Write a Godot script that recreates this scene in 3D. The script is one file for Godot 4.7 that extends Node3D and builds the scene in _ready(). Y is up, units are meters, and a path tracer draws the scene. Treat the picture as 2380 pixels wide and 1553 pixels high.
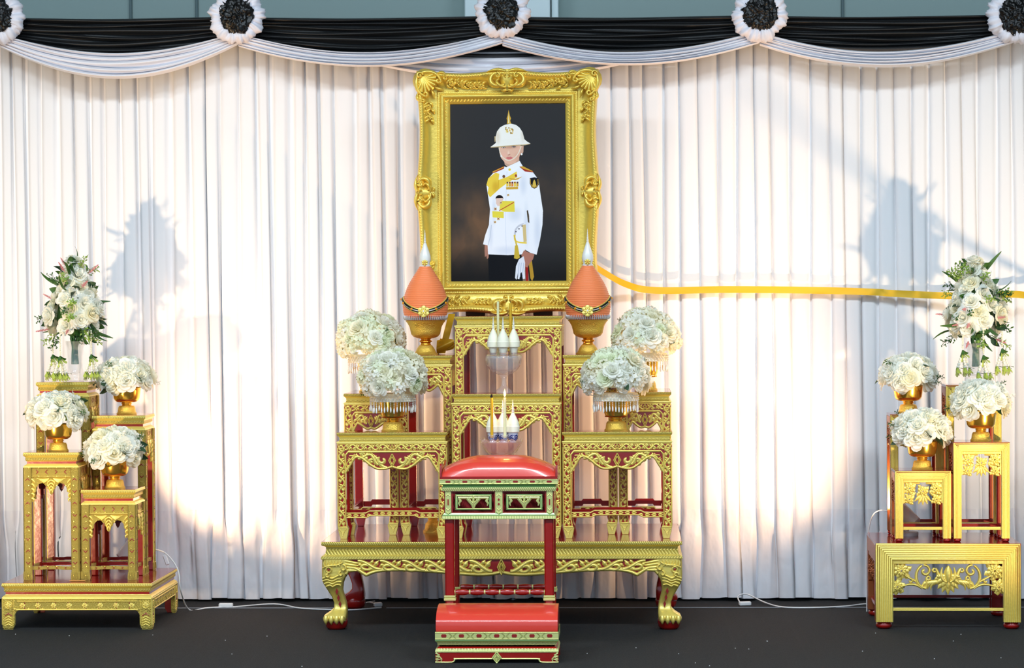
extends Node3D
# A ceremonial altar before a pleated white backdrop. Metres, y up; z = 0 is the front of the middle platform.


func _ready() -> void:
	# ---- camera
	var cam := Camera3D.new()
	cam.name = "camera"
	cam.keep_aspect = Camera3D.KEEP_HEIGHT
	cam.fov = rad_to_deg(2.0 * atan(776.5 / 6000.0))
	cam.near = 0.1
	cam.far = 60.0
	cam.basis = Basis(Vector3.UP, deg_to_rad(2.4855)) * Basis(Vector3.RIGHT, deg_to_rad(-0.7153)) * Basis(Vector3.BACK, deg_to_rad(-0.35))
	cam.position = Vector3(0.4837, 1.2834, 10.05)
	add_child(cam)
	# ---- sky: a pale overcast day, seen through the open front of the hall
	var env := Environment.new()
	env.background_mode = Environment.BG_COLOR
	env.background_color = Color(0.80, 0.905, 1.0)
	env.background_energy_multiplier = 0.95
	env.tonemap_mode = Environment.TONE_MAPPER_LINEAR
	env.tonemap_exposure = 1.17
	env.sdfgi_enabled = true
	env.ssao_enabled = true
	env.ssil_enabled = true
	var we := WorldEnvironment.new()
	we.name = "environment"
	we.environment = env
	add_child(we)
	# ---- large lights: rows of cool ceiling panels in the hall, two warm flood lamps on the floor in front
	for k in 3:
		ceiling_light(Vector3([-2.6, 0.0, 2.6][k], 4.3, 3.6), Vector2(1.6, 0.6), 12.5, ["left", "middle", "right"][k])
	flood_lamp(Vector3(-2.95, 0.15, 2.6), Vector3(-1.55, 1.40, -0.98), 9.5, "black floor flood lamp at the left front of the stage")
	flood_lamp(Vector3(2.85, 0.12, 1.95), Vector3(1.60, 1.40, -0.98), 7.0, "black floor flood lamp at the right front of the stage")
	make_materials()
	room()
	backdrop()
	middle_platform()
	altar_tables()
	portrait()
	offerings()
	kneeling_bench()
	left_group()
	right_group()
	ribbon_and_cables()


# ------------------------------------------------------------------ mesh building
class MB:
	var v := PackedVector3Array()
	var n := PackedVector3Array()
	var t := PackedVector2Array()
	var ix := PackedInt32Array()
	var xf := Transform3D.IDENTITY
	var fat := 1.0
	var tall := 1.0

	# a smooth patch of nu by nv points (row by row); faces turn to `toward`, else away from the patch's own centre
	func grid(p: PackedVector3Array, nu: int, nv: int, toward := Vector3.ZERO, closed := false, uv := PackedVector2Array()) -> void:
		var at := v.size()
		var nn := PackedVector3Array()
		nn.resize(p.size())
		var mid := Vector3.ZERO
		for q in p:
			mid += q
		mid /= p.size()
		for j in nv - 1:
			for i in nu - 1:
				var a := j * nu + i
				var c := (p[a + nu + 1] - p[a]).cross(p[a + 1] - p[a + nu])
				nn[a] += c
				nn[a + 1] += c
				nn[a + nu] += c
				nn[a + nu + 1] += c
		if closed:
			for j in nv:
				var s := nn[j * nu] + nn[j * nu + nu - 1]
				nn[j * nu] = s
				nn[j * nu + nu - 1] = s
		var side := 0.0
		for k in p.size():
			side += nn[k].dot(toward if toward != Vector3.ZERO else p[k] - mid)
		var turn := side < 0.0
		for k in p.size():
			v.append(xf * p[k])
			var m := nn[k].normalized()
			if turn:
				m = -m
			n.append((xf.basis * m).normalized())
			t.append(uv[k] if uv.size() else Vector2(float(k % nu) / (nu - 1), float(k / nu) / (nv - 1)))
		for j in nv - 1:
			for i in nu - 1:
				var a := at + j * nu + i
				if not turn:
					ix.append_array([a, a + nu + 1, a + nu, a, a + 1, a + nu + 1])
				else:
					ix.append_array([a, a + nu, a + nu + 1, a, a + nu + 1, a + 1])

	func tri(a: Vector3, b: Vector3, c: Vector3, out: Vector3) -> void:
		var m := (c - a).cross(b - a).normalized()
		var at := v.size()
		var flip := m.dot(out) < 0.0
		if flip:
			m = -m
		for q in [a, b, c]:
			v.append(xf * q)
			n.append((xf.basis * m).normalized())
			t.append(Vector2(q.x + q.z, -q.y))
		if flip:
			ix.append_array([at, at + 2, at + 1])
		else:
			ix.append_array([at, at + 1, at + 2])

	func quad(a: Vector3, b: Vector3, c: Vector3, d: Vector3, out: Vector3, uv := PackedVector2Array()) -> void:
		var m := (c - a).cross(b - d).normalized()
		var flip := m.dot(out) < 0.0
		if flip:
			m = -m
		var at := v.size()
		var e := [a, b, c, d]
		for k in 4:
			v.append(xf * (e[k] as Vector3))
			n.append((xf.basis * m).normalized())
			t.append(uv[k] if uv.size() else Vector2(e[k].x + e[k].z, -e[k].y))
		if flip:
			ix.append_array([at, at + 2, at + 1, at, at + 3, at + 2])
		else:
			ix.append_array([at, at + 1, at + 2, at, at + 2, at + 3])

	# a box with chamfered edges
	func box(lo: Vector3, hi: Vector3, b := 0.002) -> void:
		b = minf(b, 0.45 * minf(hi.x - lo.x, minf(hi.y - lo.y, hi.z - lo.z)))
		var c := (lo + hi) / 2.0
		var h := (hi - lo) / 2.0
		for ax in 3:
			var u := (ax + 1) % 3
			var w := (ax + 2) % 3
			for s: float in [-1.0, 1.0]:
				var f := []
				for k in [[-1.0, -1.0], [1.0, -1.0], [1.0, 1.0], [-1.0, 1.0]]:
					var q := c
					q[ax] += s * h[ax]
					q[u] += k[0] * (h[u] - b)
					q[w] += k[1] * (h[w] - b)
					f.append(q)
				var o := Vector3.ZERO
				o[ax] = s
				quad(f[0], f[1], f[2], f[3], o)
		if b < 0.0003:
			return
		for ax in 3:
			var u := (ax + 1) % 3
			var w := (ax + 2) % 3
			for su: float in [-1.0, 1.0]:
				for sw: float in [-1.0, 1.0]:
					var f := []
					for k in [[-1.0, 0.0], [1.0, 0.0], [1.0, 1.0], [-1.0, 1.0]]:
						var q := c
						q[ax] += k[0] * (h[ax] - b)
						q[u] += su * (h[u] - (b if k[1] > 0.5 else 0.0))
						q[w] += sw * (h[w] - (0.0 if k[1] > 0.5 else b))
						f.append(q)
					var o := Vector3.ZERO
					o[u] = su
					o[w] = sw
					quad(f[0], f[1], f[2], f[3], o)
		for sx: float in [-1.0, 1.0]:
			for sy: float in [-1.0, 1.0]:
				for sz: float in [-1.0, 1.0]:
					var s := Vector3(sx, sy, sz)
					var q := c + s * h
					tri(q - Vector3(0, sy, sz) * b, q - Vector3(sx, 0, sz) * b, q - Vector3(sx, sy, 0) * b, s)

	# turned shape round the y axis; a repeated profile point makes a sharp edge
	func lathe(prof: PackedVector2Array, segs := 24, at := Vector3.ZERO, lobes := 0, lobe := 0.0) -> void:
		var run := PackedVector2Array()
		for k in prof.size() + 1:
			if k == prof.size() or (k > 0 and prof[k].is_equal_approx(prof[k - 1])):
				if run.size() > 1:
					var p := PackedVector3Array()
					for q in run:
						for i in segs + 1:
							var a := TAU * i / segs
							var r := q.x * (1.0 + lobe * cos(a * lobes)) if lobes else q.x
							p.append(at + Vector3(r * sin(a), q.y, r * cos(a)))
					var d := run[run.size() - 1] - run[0]
					var first := v.size()
					grid(p, segs + 1, run.size(), Vector3.UP, true)
					# outward is to the right of the way the profile runs (profiles run upwards on the outside)
					var good := 0.0
					for m in range(1, run.size()):
						var e := run[m] - run[m - 1]
						var o := Vector2(e.y, -e.x)
						var k2 := first + m * (segs + 1)
						var rad := xf.basis.inverse() * n[k2]
						good += (o.x * rad.z + o.y * rad.y) * (run[m].x + run[m - 1].x)
					if good < 0.0:
						flip_from(first)
				run = PackedVector2Array()
			if k < prof.size():
				run.append(prof[k])

	func flip_from(first: int) -> void:
		for k in range(first, v.size()):
			n[k] = -n[k]
		var k := ix.size() - 3
		while k >= 0 and ix[k] >= first:
			var s := ix[k + 1]
			ix[k + 1] = ix[k + 2]
			ix[k + 2] = s
			k -= 3

	# round bar along points; r holds one radius or one per point
	func tube(pts: PackedVector3Array, r: PackedFloat32Array, sides := 8, caps := true) -> void:
		var p := PackedVector3Array()
		var up := Vector3.UP
		var m := pts.size()
		for k in m:
			var d := (pts[mini(k + 1, m - 1)] - pts[maxi(k - 1, 0)]).normalized()
			if absf(d.dot(up)) > 0.95:
				up = Vector3.RIGHT if absf(d.x) < 0.9 else Vector3.BACK
			var e := d.cross(up).normalized()
			up = e.cross(d).normalized()
			var rr := r[mini(k, r.size() - 1)]
			for i in sides + 1:
				var a := TAU * i / sides
				p.append(pts[k] + (e * cos(a) + up * sin(a)) * rr)
		var first := v.size()
		grid(p, sides + 1, m, Vector3.UP, true)
		var q := first + sides + 1
		if n[q].dot(v[q] - xf * pts[mini(1, m - 1)]) < 0.0:
			flip_from(first)
		if caps:
			for k in [0, m - 1]:
				var o: Vector3 = pts[k] - pts[1 if k == 0 else m - 2]
				for i in sides:
					tri(pts[k], p[k * (sides + 1) + i], p[k * (sides + 1) + i + 1], o)

	# flat outline (x, y) with depth along z from z0 back to z1, front edge chamfered by b
	func slab(poly: PackedVector2Array, z0: float, z1: float, b := 0.0, back := true) -> void:
		var m := poly.size()
		var inner := poly
		if b > 0.0:
			var off := Geometry2D.offset_polygon(poly, -b, Geometry2D.JOIN_MITER)
			if off.size() == 1 and off[0].size() == m:
				inner = _match(poly, off[0])
			else:
				b = 0.0
		var tr := Geometry2D.triangulate_polygon(inner)
		for k in range(0, tr.size(), 3):
			tri(_at(inner[tr[k]], z0), _at(inner[tr[k + 1]], z0), _at(inner[tr[k + 2]], z0), Vector3(0, 0, z0 - z1))
		if back:
			tr = Geometry2D.triangulate_polygon(poly)
			for k in range(0, tr.size(), 3):
				tri(_at(poly[tr[k]], z1), _at(poly[tr[k + 1]], z1), _at(poly[tr[k + 2]], z1), Vector3(0, 0, z1 - z0))
		var s := 1.0 if not Geometry2D.is_polygon_clockwise(poly) else -1.0
		var zb := z0 - b * signf(z0 - z1)
		for k in m:
			var a := poly[k]
			var c := poly[(k + 1) % m]
			var o := Vector3(c.y - a.y, a.x - c.x, 0) * s
			quad(_at(a, zb), _at(c, zb), _at(c, z1), _at(a, z1), o)
			if b > 0.0:
				quad(_at(inner[k], z0), _at(inner[(k + 1) % m], z0), _at(c, zb), _at(a, zb), o.normalized() + Vector3(0, 0, signf(z0 - z1)))

	func _at(q: Vector2, z: float) -> Vector3:
		return Vector3(q.x, q.y, z)

	func _match(poly: PackedVector2Array, off: PackedVector2Array) -> PackedVector2Array:
		var best := 0
		var m := off.size()
		if Geometry2D.is_polygon_clockwise(off) != Geometry2D.is_polygon_clockwise(poly):
			off.reverse()
		for k in m:
			if off[k].distance_squared_to(poly[0]) < off[best].distance_squared_to(poly[0]):
				best = k
		var out := PackedVector2Array()
		for k in m:
			out.append(off[(best + k) % m])
		return out

	# a carved stroke: a rounded ridge of height h along a flat line (x, y), standing on z = 0; w is its half width, tapering to the ends as asked
	func stroke(pts: PackedVector2Array, w: float, h: float, taper0 := 0.15, taper1 := 0.0, z := 0.0) -> void:
		var m := pts.size()
		if m < 2:
			return
		w *= fat
		h *= tall
		var p := PackedVector3Array()
		for k in m:
			var f := float(k) / (m - 1)
			var d := (pts[mini(k + 1, m - 1)] - pts[maxi(k - 1, 0)]).normalized()
			var miter := 1.0
			if k > 0 and k < m - 1:
				var d0 := (pts[k] - pts[k - 1]).normalized()
				miter = 1.0 / maxf(0.55, absf(d.dot(d0)))
			var o := Vector2(-d.y, d.x) * miter
			var s := minf(lerpf(taper0, 1.0, minf(1.0, f / 0.35)), lerpf(taper1, 1.0, minf(1.0, (1.0 - f) / 0.55)))
			for e in [[-1.0, 0.0], [-0.62, 0.72], [0.0, 1.0], [0.62, 0.72], [1.0, 0.0]]:
				var q: Vector2 = pts[k] + o * (w * s * e[0])
				p.append(Vector3(q.x, q.y, z + h * e[1] * (0.35 + 0.65 * s)))
		grid(p, 5, m, Vector3.BACK)

	# mouldings round a rectangle of half size hw, hd: prof holds (outward offset, height); u runs in metres
	func ring(prof: PackedVector2Array, hw: float, hd: float, lid := true, under := false) -> void:
		var whole := 0.0
		for k in prof.size() - 1:
			whole += prof[k].distance_to(prof[k + 1])
		var len0 := 0.0
		for k in prof.size() - 1:
			var a := prof[k]
			var b := prof[k + 1]
			var l := a.distance_to(b)
			for s in 4:
				var d0: Array = [[-1, 1], [1, 1], [1, -1], [-1, -1]][s]
				var d1: Array = [[1, 1], [1, -1], [-1, -1], [-1, 1]][s]
				var pa := Vector3(d0[0] * (hw + a.x), a.y, d0[1] * (hd + a.x))
				var pb := Vector3(d1[0] * (hw + a.x), a.y, d1[1] * (hd + a.x))
				var pc := Vector3(d1[0] * (hw + b.x), b.y, d1[1] * (hd + b.x))
				var pd := Vector3(d0[0] * (hw + b.x), b.y, d0[1] * (hd + b.x))
				var o := Vector3((d0[0] + d1[0]) * 0.5, 0, (d0[1] + d1[1]) * 0.5)
				var e := b - a
				var out := o * e.y + Vector3.UP * -e.x
				var al := (pb - pa).length() / 2.0 / whole
				var bl := (pc - pd).length() / 2.0 / whole
				var v0 := 1.0 - len0 / whole
				var v1 := 1.0 - (len0 + l) / whole
				quad(pa, pb, pc, pd, out if out.length() > 1e-6 else o, PackedVector2Array([Vector2(-al, v0), Vector2(al, v0), Vector2(bl, v1), Vector2(-bl, v1)]))
			len0 += l
		for s in [0, 1]:
			if (s == 0 and under) or (s == 1 and lid):
				var q := prof[prof.size() - 1 if s else 0]
				var x := hw + q.x
				var z := hd + q.x
				quad(Vector3(-x, q.y, z), Vector3(x, q.y, z), Vector3(x, q.y, -z), Vector3(-x, q.y, -z), Vector3.UP if s else Vector3.DOWN)

	func mesh() -> ArrayMesh:
		var a := []
		a.resize(Mesh.ARRAY_MAX)
		a[Mesh.ARRAY_VERTEX] = v
		a[Mesh.ARRAY_NORMAL] = n
		a[Mesh.ARRAY_TEX_UV] = t
		a[Mesh.ARRAY_INDEX] = ix
		var m := ArrayMesh.new()
		m.add_surface_from_arrays(Mesh.PRIMITIVE_TRIANGLES, a)
		return m


# ------------------------------------------------------------------ naming and placing
func thing(called: String, label: String, category: String, at := Vector3.ZERO, turn := 0.0, group := "") -> Node3D:
	var o := Node3D.new()
	o.name = called
	add_child(o, true)
	o.position = at
	o.rotation.y = turn
	tag(o, label, category, group)
	return o


func tag(o: Node, label: String, category: String, group := "") -> void:
	o.set_meta("label", label)
	o.set_meta("category", category)
	if group:
		o.set_meta("group", group)


func part(called: String, mb, m: Material, parent: Node = self, at := Transform3D.IDENTITY) -> MeshInstance3D:
	var o := MeshInstance3D.new()
	o.name = called
	o.mesh = mb.mesh() if mb is MB else mb
	o.material_override = m
	o.transform = at
	parent.add_child(o, true)
	return o


func struct(called: String, mb, m: Material, at := Transform3D.IDENTITY) -> MeshInstance3D:
	var o := part(called, mb, m, self, at)
	o.set_meta("kind", "structure")
	return o


func box_mb(lo: Vector3, hi: Vector3, b := 0.002) -> MB:
	var m := MB.new()
	m.box(lo, hi, b)
	return m


func p2(a: Array) -> PackedVector2Array:
	var out := PackedVector2Array()
	for k in range(0, a.size(), 2):
		out.append(Vector2(a[k], a[k + 1]))
	return out


func bez(a: Vector2, b: Vector2, c: Vector2, d: Vector2, m := 10) -> PackedVector2Array:
	var out := PackedVector2Array()
	for k in m + 1:
		out.append(a.bezier_interpolate(b, c, d, float(k) / m))
	return out


func spiral(c: Vector2, r0: float, r1: float, a0: float, a1: float, m := 14) -> PackedVector2Array:
	var out := PackedVector2Array()
	for k in m + 1:
		var f := float(k) / m
		out.append(c + Vector2.from_angle(lerpf(a0, a1, f)) * lerpf(r0, r1, f))
	return out


# a smooth line through points
func smooth(pts: PackedVector2Array, per := 5) -> PackedVector2Array:
	var out := PackedVector2Array()
	for k in pts.size() - 1:
		for i in per:
			out.append(pts[k].cubic_interpolate(pts[k + 1], pts[maxi(k - 1, 0)], pts[mini(k + 2, pts.size() - 1)], float(i) / per))
	out.append(pts[pts.size() - 1])
	return out


func smooth3(pts: PackedVector3Array, per := 6) -> PackedVector3Array:
	var out := PackedVector3Array()
	for k in pts.size() - 1:
		for i in per:
			out.append(pts[k].cubic_interpolate(pts[k + 1], pts[maxi(k - 1, 0)], pts[mini(k + 2, pts.size() - 1)], float(i) / per))
	out.append(pts[pts.size() - 1])
	return out


func mirror(pts: PackedVector2Array, x := 0.0) -> PackedVector2Array:
	var out := PackedVector2Array()
	for q in pts:
		out.append(Vector2(2.0 * x - q.x, q.y))
	return out


func moved(pts: PackedVector2Array, by: Vector2) -> PackedVector2Array:
	return Transform2D(0.0, by) * pts


func ident(p: Vector3) -> Transform3D:
	return Transform3D(Basis.IDENTITY, p)


# ------------------------------------------------------------------ lamps that are out of the picture
func ceiling_light(at: Vector3, size: Vector2, energy: float, which: String) -> void:
	var t := thing("ceiling_light", "%s one of the long white ceiling light panels above the stage front" % which, "light", at, 0.0, "ceiling light panels of the hall")
	var m := MB.new()
	m.box(Vector3(-size.x / 2 - 0.03, 0.0, -size.y / 2 - 0.03), Vector3(size.x / 2 + 0.03, 0.06, size.y / 2 + 0.03), 0.004)
	part("housing", m, plain("light_housing", Color(0.85, 0.86, 0.87), 0.5), t)
	var d := MB.new()
	d.box(Vector3(-size.x / 2, -0.006, -size.y / 2), Vector3(size.x / 2, -0.0005, size.y / 2), 0.001)
	part("diffuser", d, glow("panel_glow", Color(0.92, 0.97, 1.0), 2.0), t)
	var l := AreaLight3D.new()
	l.name = "panel_lamp"
	l.area_size = size
	l.light_color = Color(0.90, 0.96, 1.0)
	l.light_energy = energy
	l.area_range = 30.0
	l.shadow_enabled = true
	l.position = Vector3(0, -0.012, 0)
	l.rotation.x = -PI / 2
	t.add_child(l)


func flood_lamp(at: Vector3, to: Vector3, energy: float, label: String) -> void:
	var t := thing("flood_lamp", label, "lamp", Vector3(at.x, 0, at.z))
	var black := plain("lamp_black", Color(0.03, 0.03, 0.03), 0.5)
	var base := MB.new()
	base.lathe(p2([0.0, 0.0, 0.07, 0.0, 0.07, 0.0, 0.07, 0.015, 0.07, 0.015, 0.015, 0.02, 0.012, 0.06, 0.0, 0.06]))
	part("base", base, black, t)
	var h := Node3D.new()
	h.name = "lamp_head"
	t.add_child(h)
	h.transform = Transform3D(Basis.looking_at(to - at), Vector3(0, at.y, 0))
	var can := MB.new()
	can.lathe(p2([0.0, -0.11, 0.055, -0.1, 0.07, 0.0, 0.072, 0.03, 0.072, 0.03, 0.066, 0.03, 0.06, 0.0, 0.0, -0.005]), 24)
	part("can", can, black, h, Transform3D(Basis(Vector3.RIGHT, -PI / 2), Vector3(0, 0, 0)))
	var lens := MB.new()
	lens.lathe(p2([0.0, 0.004, 0.058, 0.004, 0.058, 0.006, 0.0, 0.008]))
	part("lens", lens, glow("flood_glow", Color(1.0, 0.86, 0.66), 4.0), h, Transform3D(Basis(Vector3.RIGHT, -PI / 2), Vector3.ZERO))
	var l := SpotLight3D.new()
	l.name = "flood_light"
	l.light_color = Color(1.0, 0.86, 0.68)
	l.light_energy = energy
	l.spot_range = 30.0
	l.spot_attenuation = 2.0
	l.spot_angle = 24.0
	l.spot_angle_attenuation = 1.0
	l.light_size = 0.05
	l.shadow_enabled = true
	l.position = Vector3(0, 0, -0.04)
	h.add_child(l)


# ------------------------------------------------------------------ materials
var mats := {}
var rng := RandomNumberGenerator.new()


func plain(key: String, c: Color, rough := 0.6, metal := 0.0) -> StandardMaterial3D:
	if not mats.has(key):
		var m := StandardMaterial3D.new()
		m.resource_name = key
		m.albedo_color = c
		m.roughness = rough
		m.metallic = metal
		mats[key] = m
	return mats[key]


func glow(key: String, c: Color, e: float) -> StandardMaterial3D:
	var m := plain(key, c, 0.5)
	m.emission_enabled = true
	m.emission = c
	m.emission_energy_multiplier = e
	return m


func glass(key: String, c: Color, a: float) -> StandardMaterial3D:
	var m := plain(key, Color(c.r, c.g, c.b, a), 0.05)
	m.transparency = BaseMaterial3D.TRANSPARENCY_ALPHA
	m.metallic_specular = 1.0
	return m


func bumped(m: StandardMaterial3D, t: Texture2D, cm: float, uv := Vector3.ONE, tri := false) -> StandardMaterial3D:
	m.heightmap_enabled = true
	m.heightmap_texture = t
	m.heightmap_scale = cm
	m.uv1_scale = uv
	m.uv1_triplanar = tri
	return m


func relief(size: int, f: Callable) -> ImageTexture:
	var im := Image.create(size, size, false, Image.FORMAT_L8)
	for y in size:
		for x in size:
			var h: float = f.call((x + 0.5) / size, (y + 0.5) / size)
			im.set_pixel(x, y, Color(h, h, h))
	return ImageTexture.create_from_image(im)


func noise_tex(freq: float, seed_: int, size := 512, octaves := 4) -> NoiseTexture2D:
	var f := FastNoiseLite.new()
	f.seed = seed_
	f.frequency = freq
	f.fractal_octaves = octaves
	var t := NoiseTexture2D.new()
	t.width = size
	t.height = size
	t.seamless = true
	t.noise = f
	return t


func gold_like(key: String, c: Color, rough := 0.36, metal := 0.44) -> StandardMaterial3D:
	var fresh := not mats.has(key)
	var m := plain(key, c, rough, metal)
	if fresh:
		m.metallic_specular = 0.6
	return m


var GOLD := Color(0.94, 0.84, 0.42)


func make_materials() -> void:
	rng.seed = 20
	var rough_tex := noise_tex(0.02, 3)
	var g := gold_like("gold_paint", GOLD)
	bumped(g, rough_tex, 0.05, Vector3(6, 6, 6), true)
	# two-strand rope; leaf chevrons pointing sideways; stamped blossoms
	var rope := relief(64, func(u, v):
		var s := fposmod(u * 2.0 + v * 0.9, 1.0)
		return clampf(sin(PI * s) * (0.35 + 0.65 * sin(PI * v)), 0.0, 1.0))
	var leaf := relief(96, func(u, v):
		var y: float = absf(v - 0.30) / 0.7
		var s := fposmod(u * 1.6 - y * 0.75, 0.8) / 0.8
		var vein := 0.22 if absf(s - 0.5) < 0.05 else 0.0
		return clampf(pow(sin(PI * s), 0.6) * (1.0 - 0.4 * y) - vein, 0.0, 1.0))
	var petal := relief(64, func(u, v):
		var a: float = absf(fposmod(u * 2.0, 1.0) - 0.5) * 2.0
		var tip: float = 1.0 - sqrt(maxf(0.0, 1.0 - a * a)) * 0.9
		return clampf((v - tip * 0.6) * 2.2, 0.0, 1.0) * (1.0 - 0.35 * a))
	var fn := FastNoiseLite.new()
	fn.seed = 8
	fn.noise_type = FastNoiseLite.TYPE_CELLULAR
	fn.frequency = 0.085
	var stamp := relief(192, func(u, v):
		var a := fposmod(u, 1.0) - 0.5
		var b := fposmod(v, 1.0) - 0.5
		var r := sqrt(a * a + b * b)
		var fl := cos(atan2(b, a) * 6.0) * 0.5 + 0.5
		var flower := clampf((0.20 + 0.12 * fl - r) * 6.0, 0.0, 1.0) * (0.55 + 0.45 * fl) if r > 0.06 else 1.0
		var scroll := clampf(absf(fn.get_noise_2d(absf(a) * 192.0, absf(b) * 192.0)) * 1.1, 0.0, 1.0)
		return clampf(maxf(flower, scroll * 0.75), 0.0, 1.0))
	for k in [["gold_rope", rope, 0.30], ["gold_leaf", leaf, 0.6], ["gold_petal", petal, 0.35]]:
		bumped(gold_like(k[0], GOLD), k[1], k[2])
	bumped(gold_like("gold_stamp", GOLD, 0.30), stamp, 0.9, Vector3(1.0 / 0.036, 1.0 / 0.036, 1))
	bumped(gold_like("gold_stamp_large", GOLD, 0.30), stamp, 1.2, Vector3(1.0 / 0.055, 1.0 / 0.055, 1))
	var pale := Color(0.88, 0.88, 0.56)
	gold_like("gold_pale", pale, 0.3)
	for k in [["pale_rope", rope, 0.25], ["pale_petal", petal, 0.25]]:
		bumped(gold_like(k[0], pale, 0.3), k[1], k[2])
	gold_like("green_gold", Color(0.58, 0.74, 0.46), 0.28, 0.5)
	# red lacquer
	for k in [["red_lacquer", Color(0.59, 0.078, 0.055), 0.24], ["red_ground", Color(0.56, 0.06, 0.05), 0.45], ["red_bright", Color(0.86, 0.24, 0.18), 0.3], ["red_top", Color(0.56, 0.10, 0.085), 0.16]]:
		var m := plain(k[0], k[1], k[2])
		m.clearcoat_enabled = true
		m.clearcoat = 0.6
		m.clearcoat_roughness = 0.08
		bumped(m, rough_tex, 0.03, Vector3(2.5, 2.5, 2.5), true)
	# vessels of polished and embossed gold
	gold_like("polished_gold", Color(1.0, 0.80, 0.34), 0.2, 0.9)
	bumped(gold_like("embossed_gold", Color(1.0, 0.83, 0.36), 0.3, 0.8), stamp, 0.2, Vector3(7, 2, 1))
	# cloth
	var weave := noise_tex(0.01, 11)
	bumped(plain("white_cloth", Color(0.93, 0.925, 0.93), 0.85), weave, 0.25, Vector3(1.2, 0.5, 1.2), true)
	var satin := plain("white_satin", Color(0.91, 0.905, 0.92), 0.42)
	bumped(satin, noise_tex(0.012, 4), 0.6, Vector3(1.2, 0.7, 1.2), true)
	for k in [["swag_white", Color(0.92, 0.91, 0.93), 0.6], ["swag_black", Color(0.018, 0.020, 0.026), 0.5]]:
		var m := plain(k[0], k[1], k[2])
		m.rim_enabled = true
		m.rim = 0.3
	plain("puff_black", Color(0.014, 0.013, 0.014), 0.36)
	plain("puff_white", Color(0.92, 0.91, 0.94), 0.6)
	bumped(plain("carpet", Color(0.075, 0.074, 0.075), 0.95), noise_tex(0.09, 6), 0.35, Vector3(4, 4, 4), true)
	bumped(plain("hall_wall", Color(0.58, 0.66, 0.65), 0.7), weave, 0.1, Vector3(1, 1, 1), true)
	plain("pillar_paint", Color(0.88, 0.94, 0.95), 0.6)
	plain("ceiling_paint", Color(0.82, 0.84, 0.85), 0.8)
	# flowers
	for k in [["petal_white", Color(0.985, 0.985, 0.96)], ["petal_cream", Color(0.98, 0.965, 0.88)], ["petal_lime", Color(0.955, 0.985, 0.88)], ["petal_pink", Color(0.93, 0.55, 0.62)], ["petal_yellowgreen", Color(0.74, 0.82, 0.26)]]:
		var m := plain(k[0], k[1], 0.6)
		m.backlight_enabled = true
		m.backlight = Color(0.92, 0.92, 0.86)
	for k in [["leaf_green", Color(0.20, 0.36, 0.13)], ["leaf_dark", Color(0.13, 0.25, 0.14)], ["leaf_light", Color(0.52, 0.64, 0.25)], ["stem_green", Color(0.16, 0.38, 0.20)], ["sprig_brown", Color(0.45, 0.30, 0.28)]]:
		var m := plain(k[0], k[1], 0.55)
		m.backlight_enabled = true
		m.backlight = Color(0.06, 0.12, 0.03)
	plain("pearl", Color(0.94, 0.93, 0.90), 0.25)
	plain("plastic_white", Color(0.90, 0.90, 0.90), 0.4)
	plain("satin_yellow", Color(0.87, 0.70, 0.13), 0.38, 0.15)
	glass("clear_glass", Color(0.93, 0.95, 0.97), 0.12)
	glass("rose_glass", Color(0.95, 0.74, 0.68), 0.20)


func mt(key: String) -> StandardMaterial3D:
	return mats[key]


# ------------------------------------------------------------------ the hall
func room() -> void:
	struct("floor", box_mb(Vector3(-6.2, -0.1, -1.75), Vector3(6.2, 0.0, 11.5), 0.0), mt("carpet"))
	# the stage carpet is laid in two strips; the seam between them shows as a pale line
	var seam := MB.new()
	for k in [[-2.4, -0.62], [-0.52, 2.4]]:
		seam.box(Vector3(k[0], 0.0, -0.745), Vector3(k[1], 0.0025, -0.737), 0.0008)
	var s := part("carpet_seam", seam, plain("seam_tape", Color(0.55, 0.57, 0.6), 0.7))
	s.set_meta("kind", "structure")
	struct("wall_back", box_mb(Vector3(-6.2, 0, -1.75), Vector3(6.2, 4.6, -1.55), 0.0), mt("hall_wall"))
	for k in [-3.2, -1.74, -1.44, 1.05, 1.46, 2.9]:
		struct("trim_1", box_mb(Vector3(k, 0, -1.55), Vector3(k + 0.012, 4.3, -1.535), 0.002), plain("wall_joint", Color(0.36, 0.44, 0.45), 0.7))
	struct("wall_left", box_mb(Vector3(-6.2, 0, -1.55), Vector3(-6.0, 4.6, 4.6), 0.0), mt("hall_wall"))
	struct("wall_right", box_mb(Vector3(6.0, 0, -1.55), Vector3(6.2, 4.6, 4.6), 0.0), mt("hall_wall"))
	struct("ceiling", box_mb(Vector3(-6.2, 4.6, -1.75), Vector3(6.2, 4.75, 4.8), 0.0), mt("ceiling_paint"))
	var p := MB.new()
	p.box(Vector3(-0.215, 0, -1.55), Vector3(0.165, 4.6, -1.40), 0.004)
	p.box(Vector3(0.170, 0, -1.55), Vector3(0.20, 4.6, -1.43), 0.003)
	struct("pillar_1", p, mt("pillar_paint"))


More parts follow.
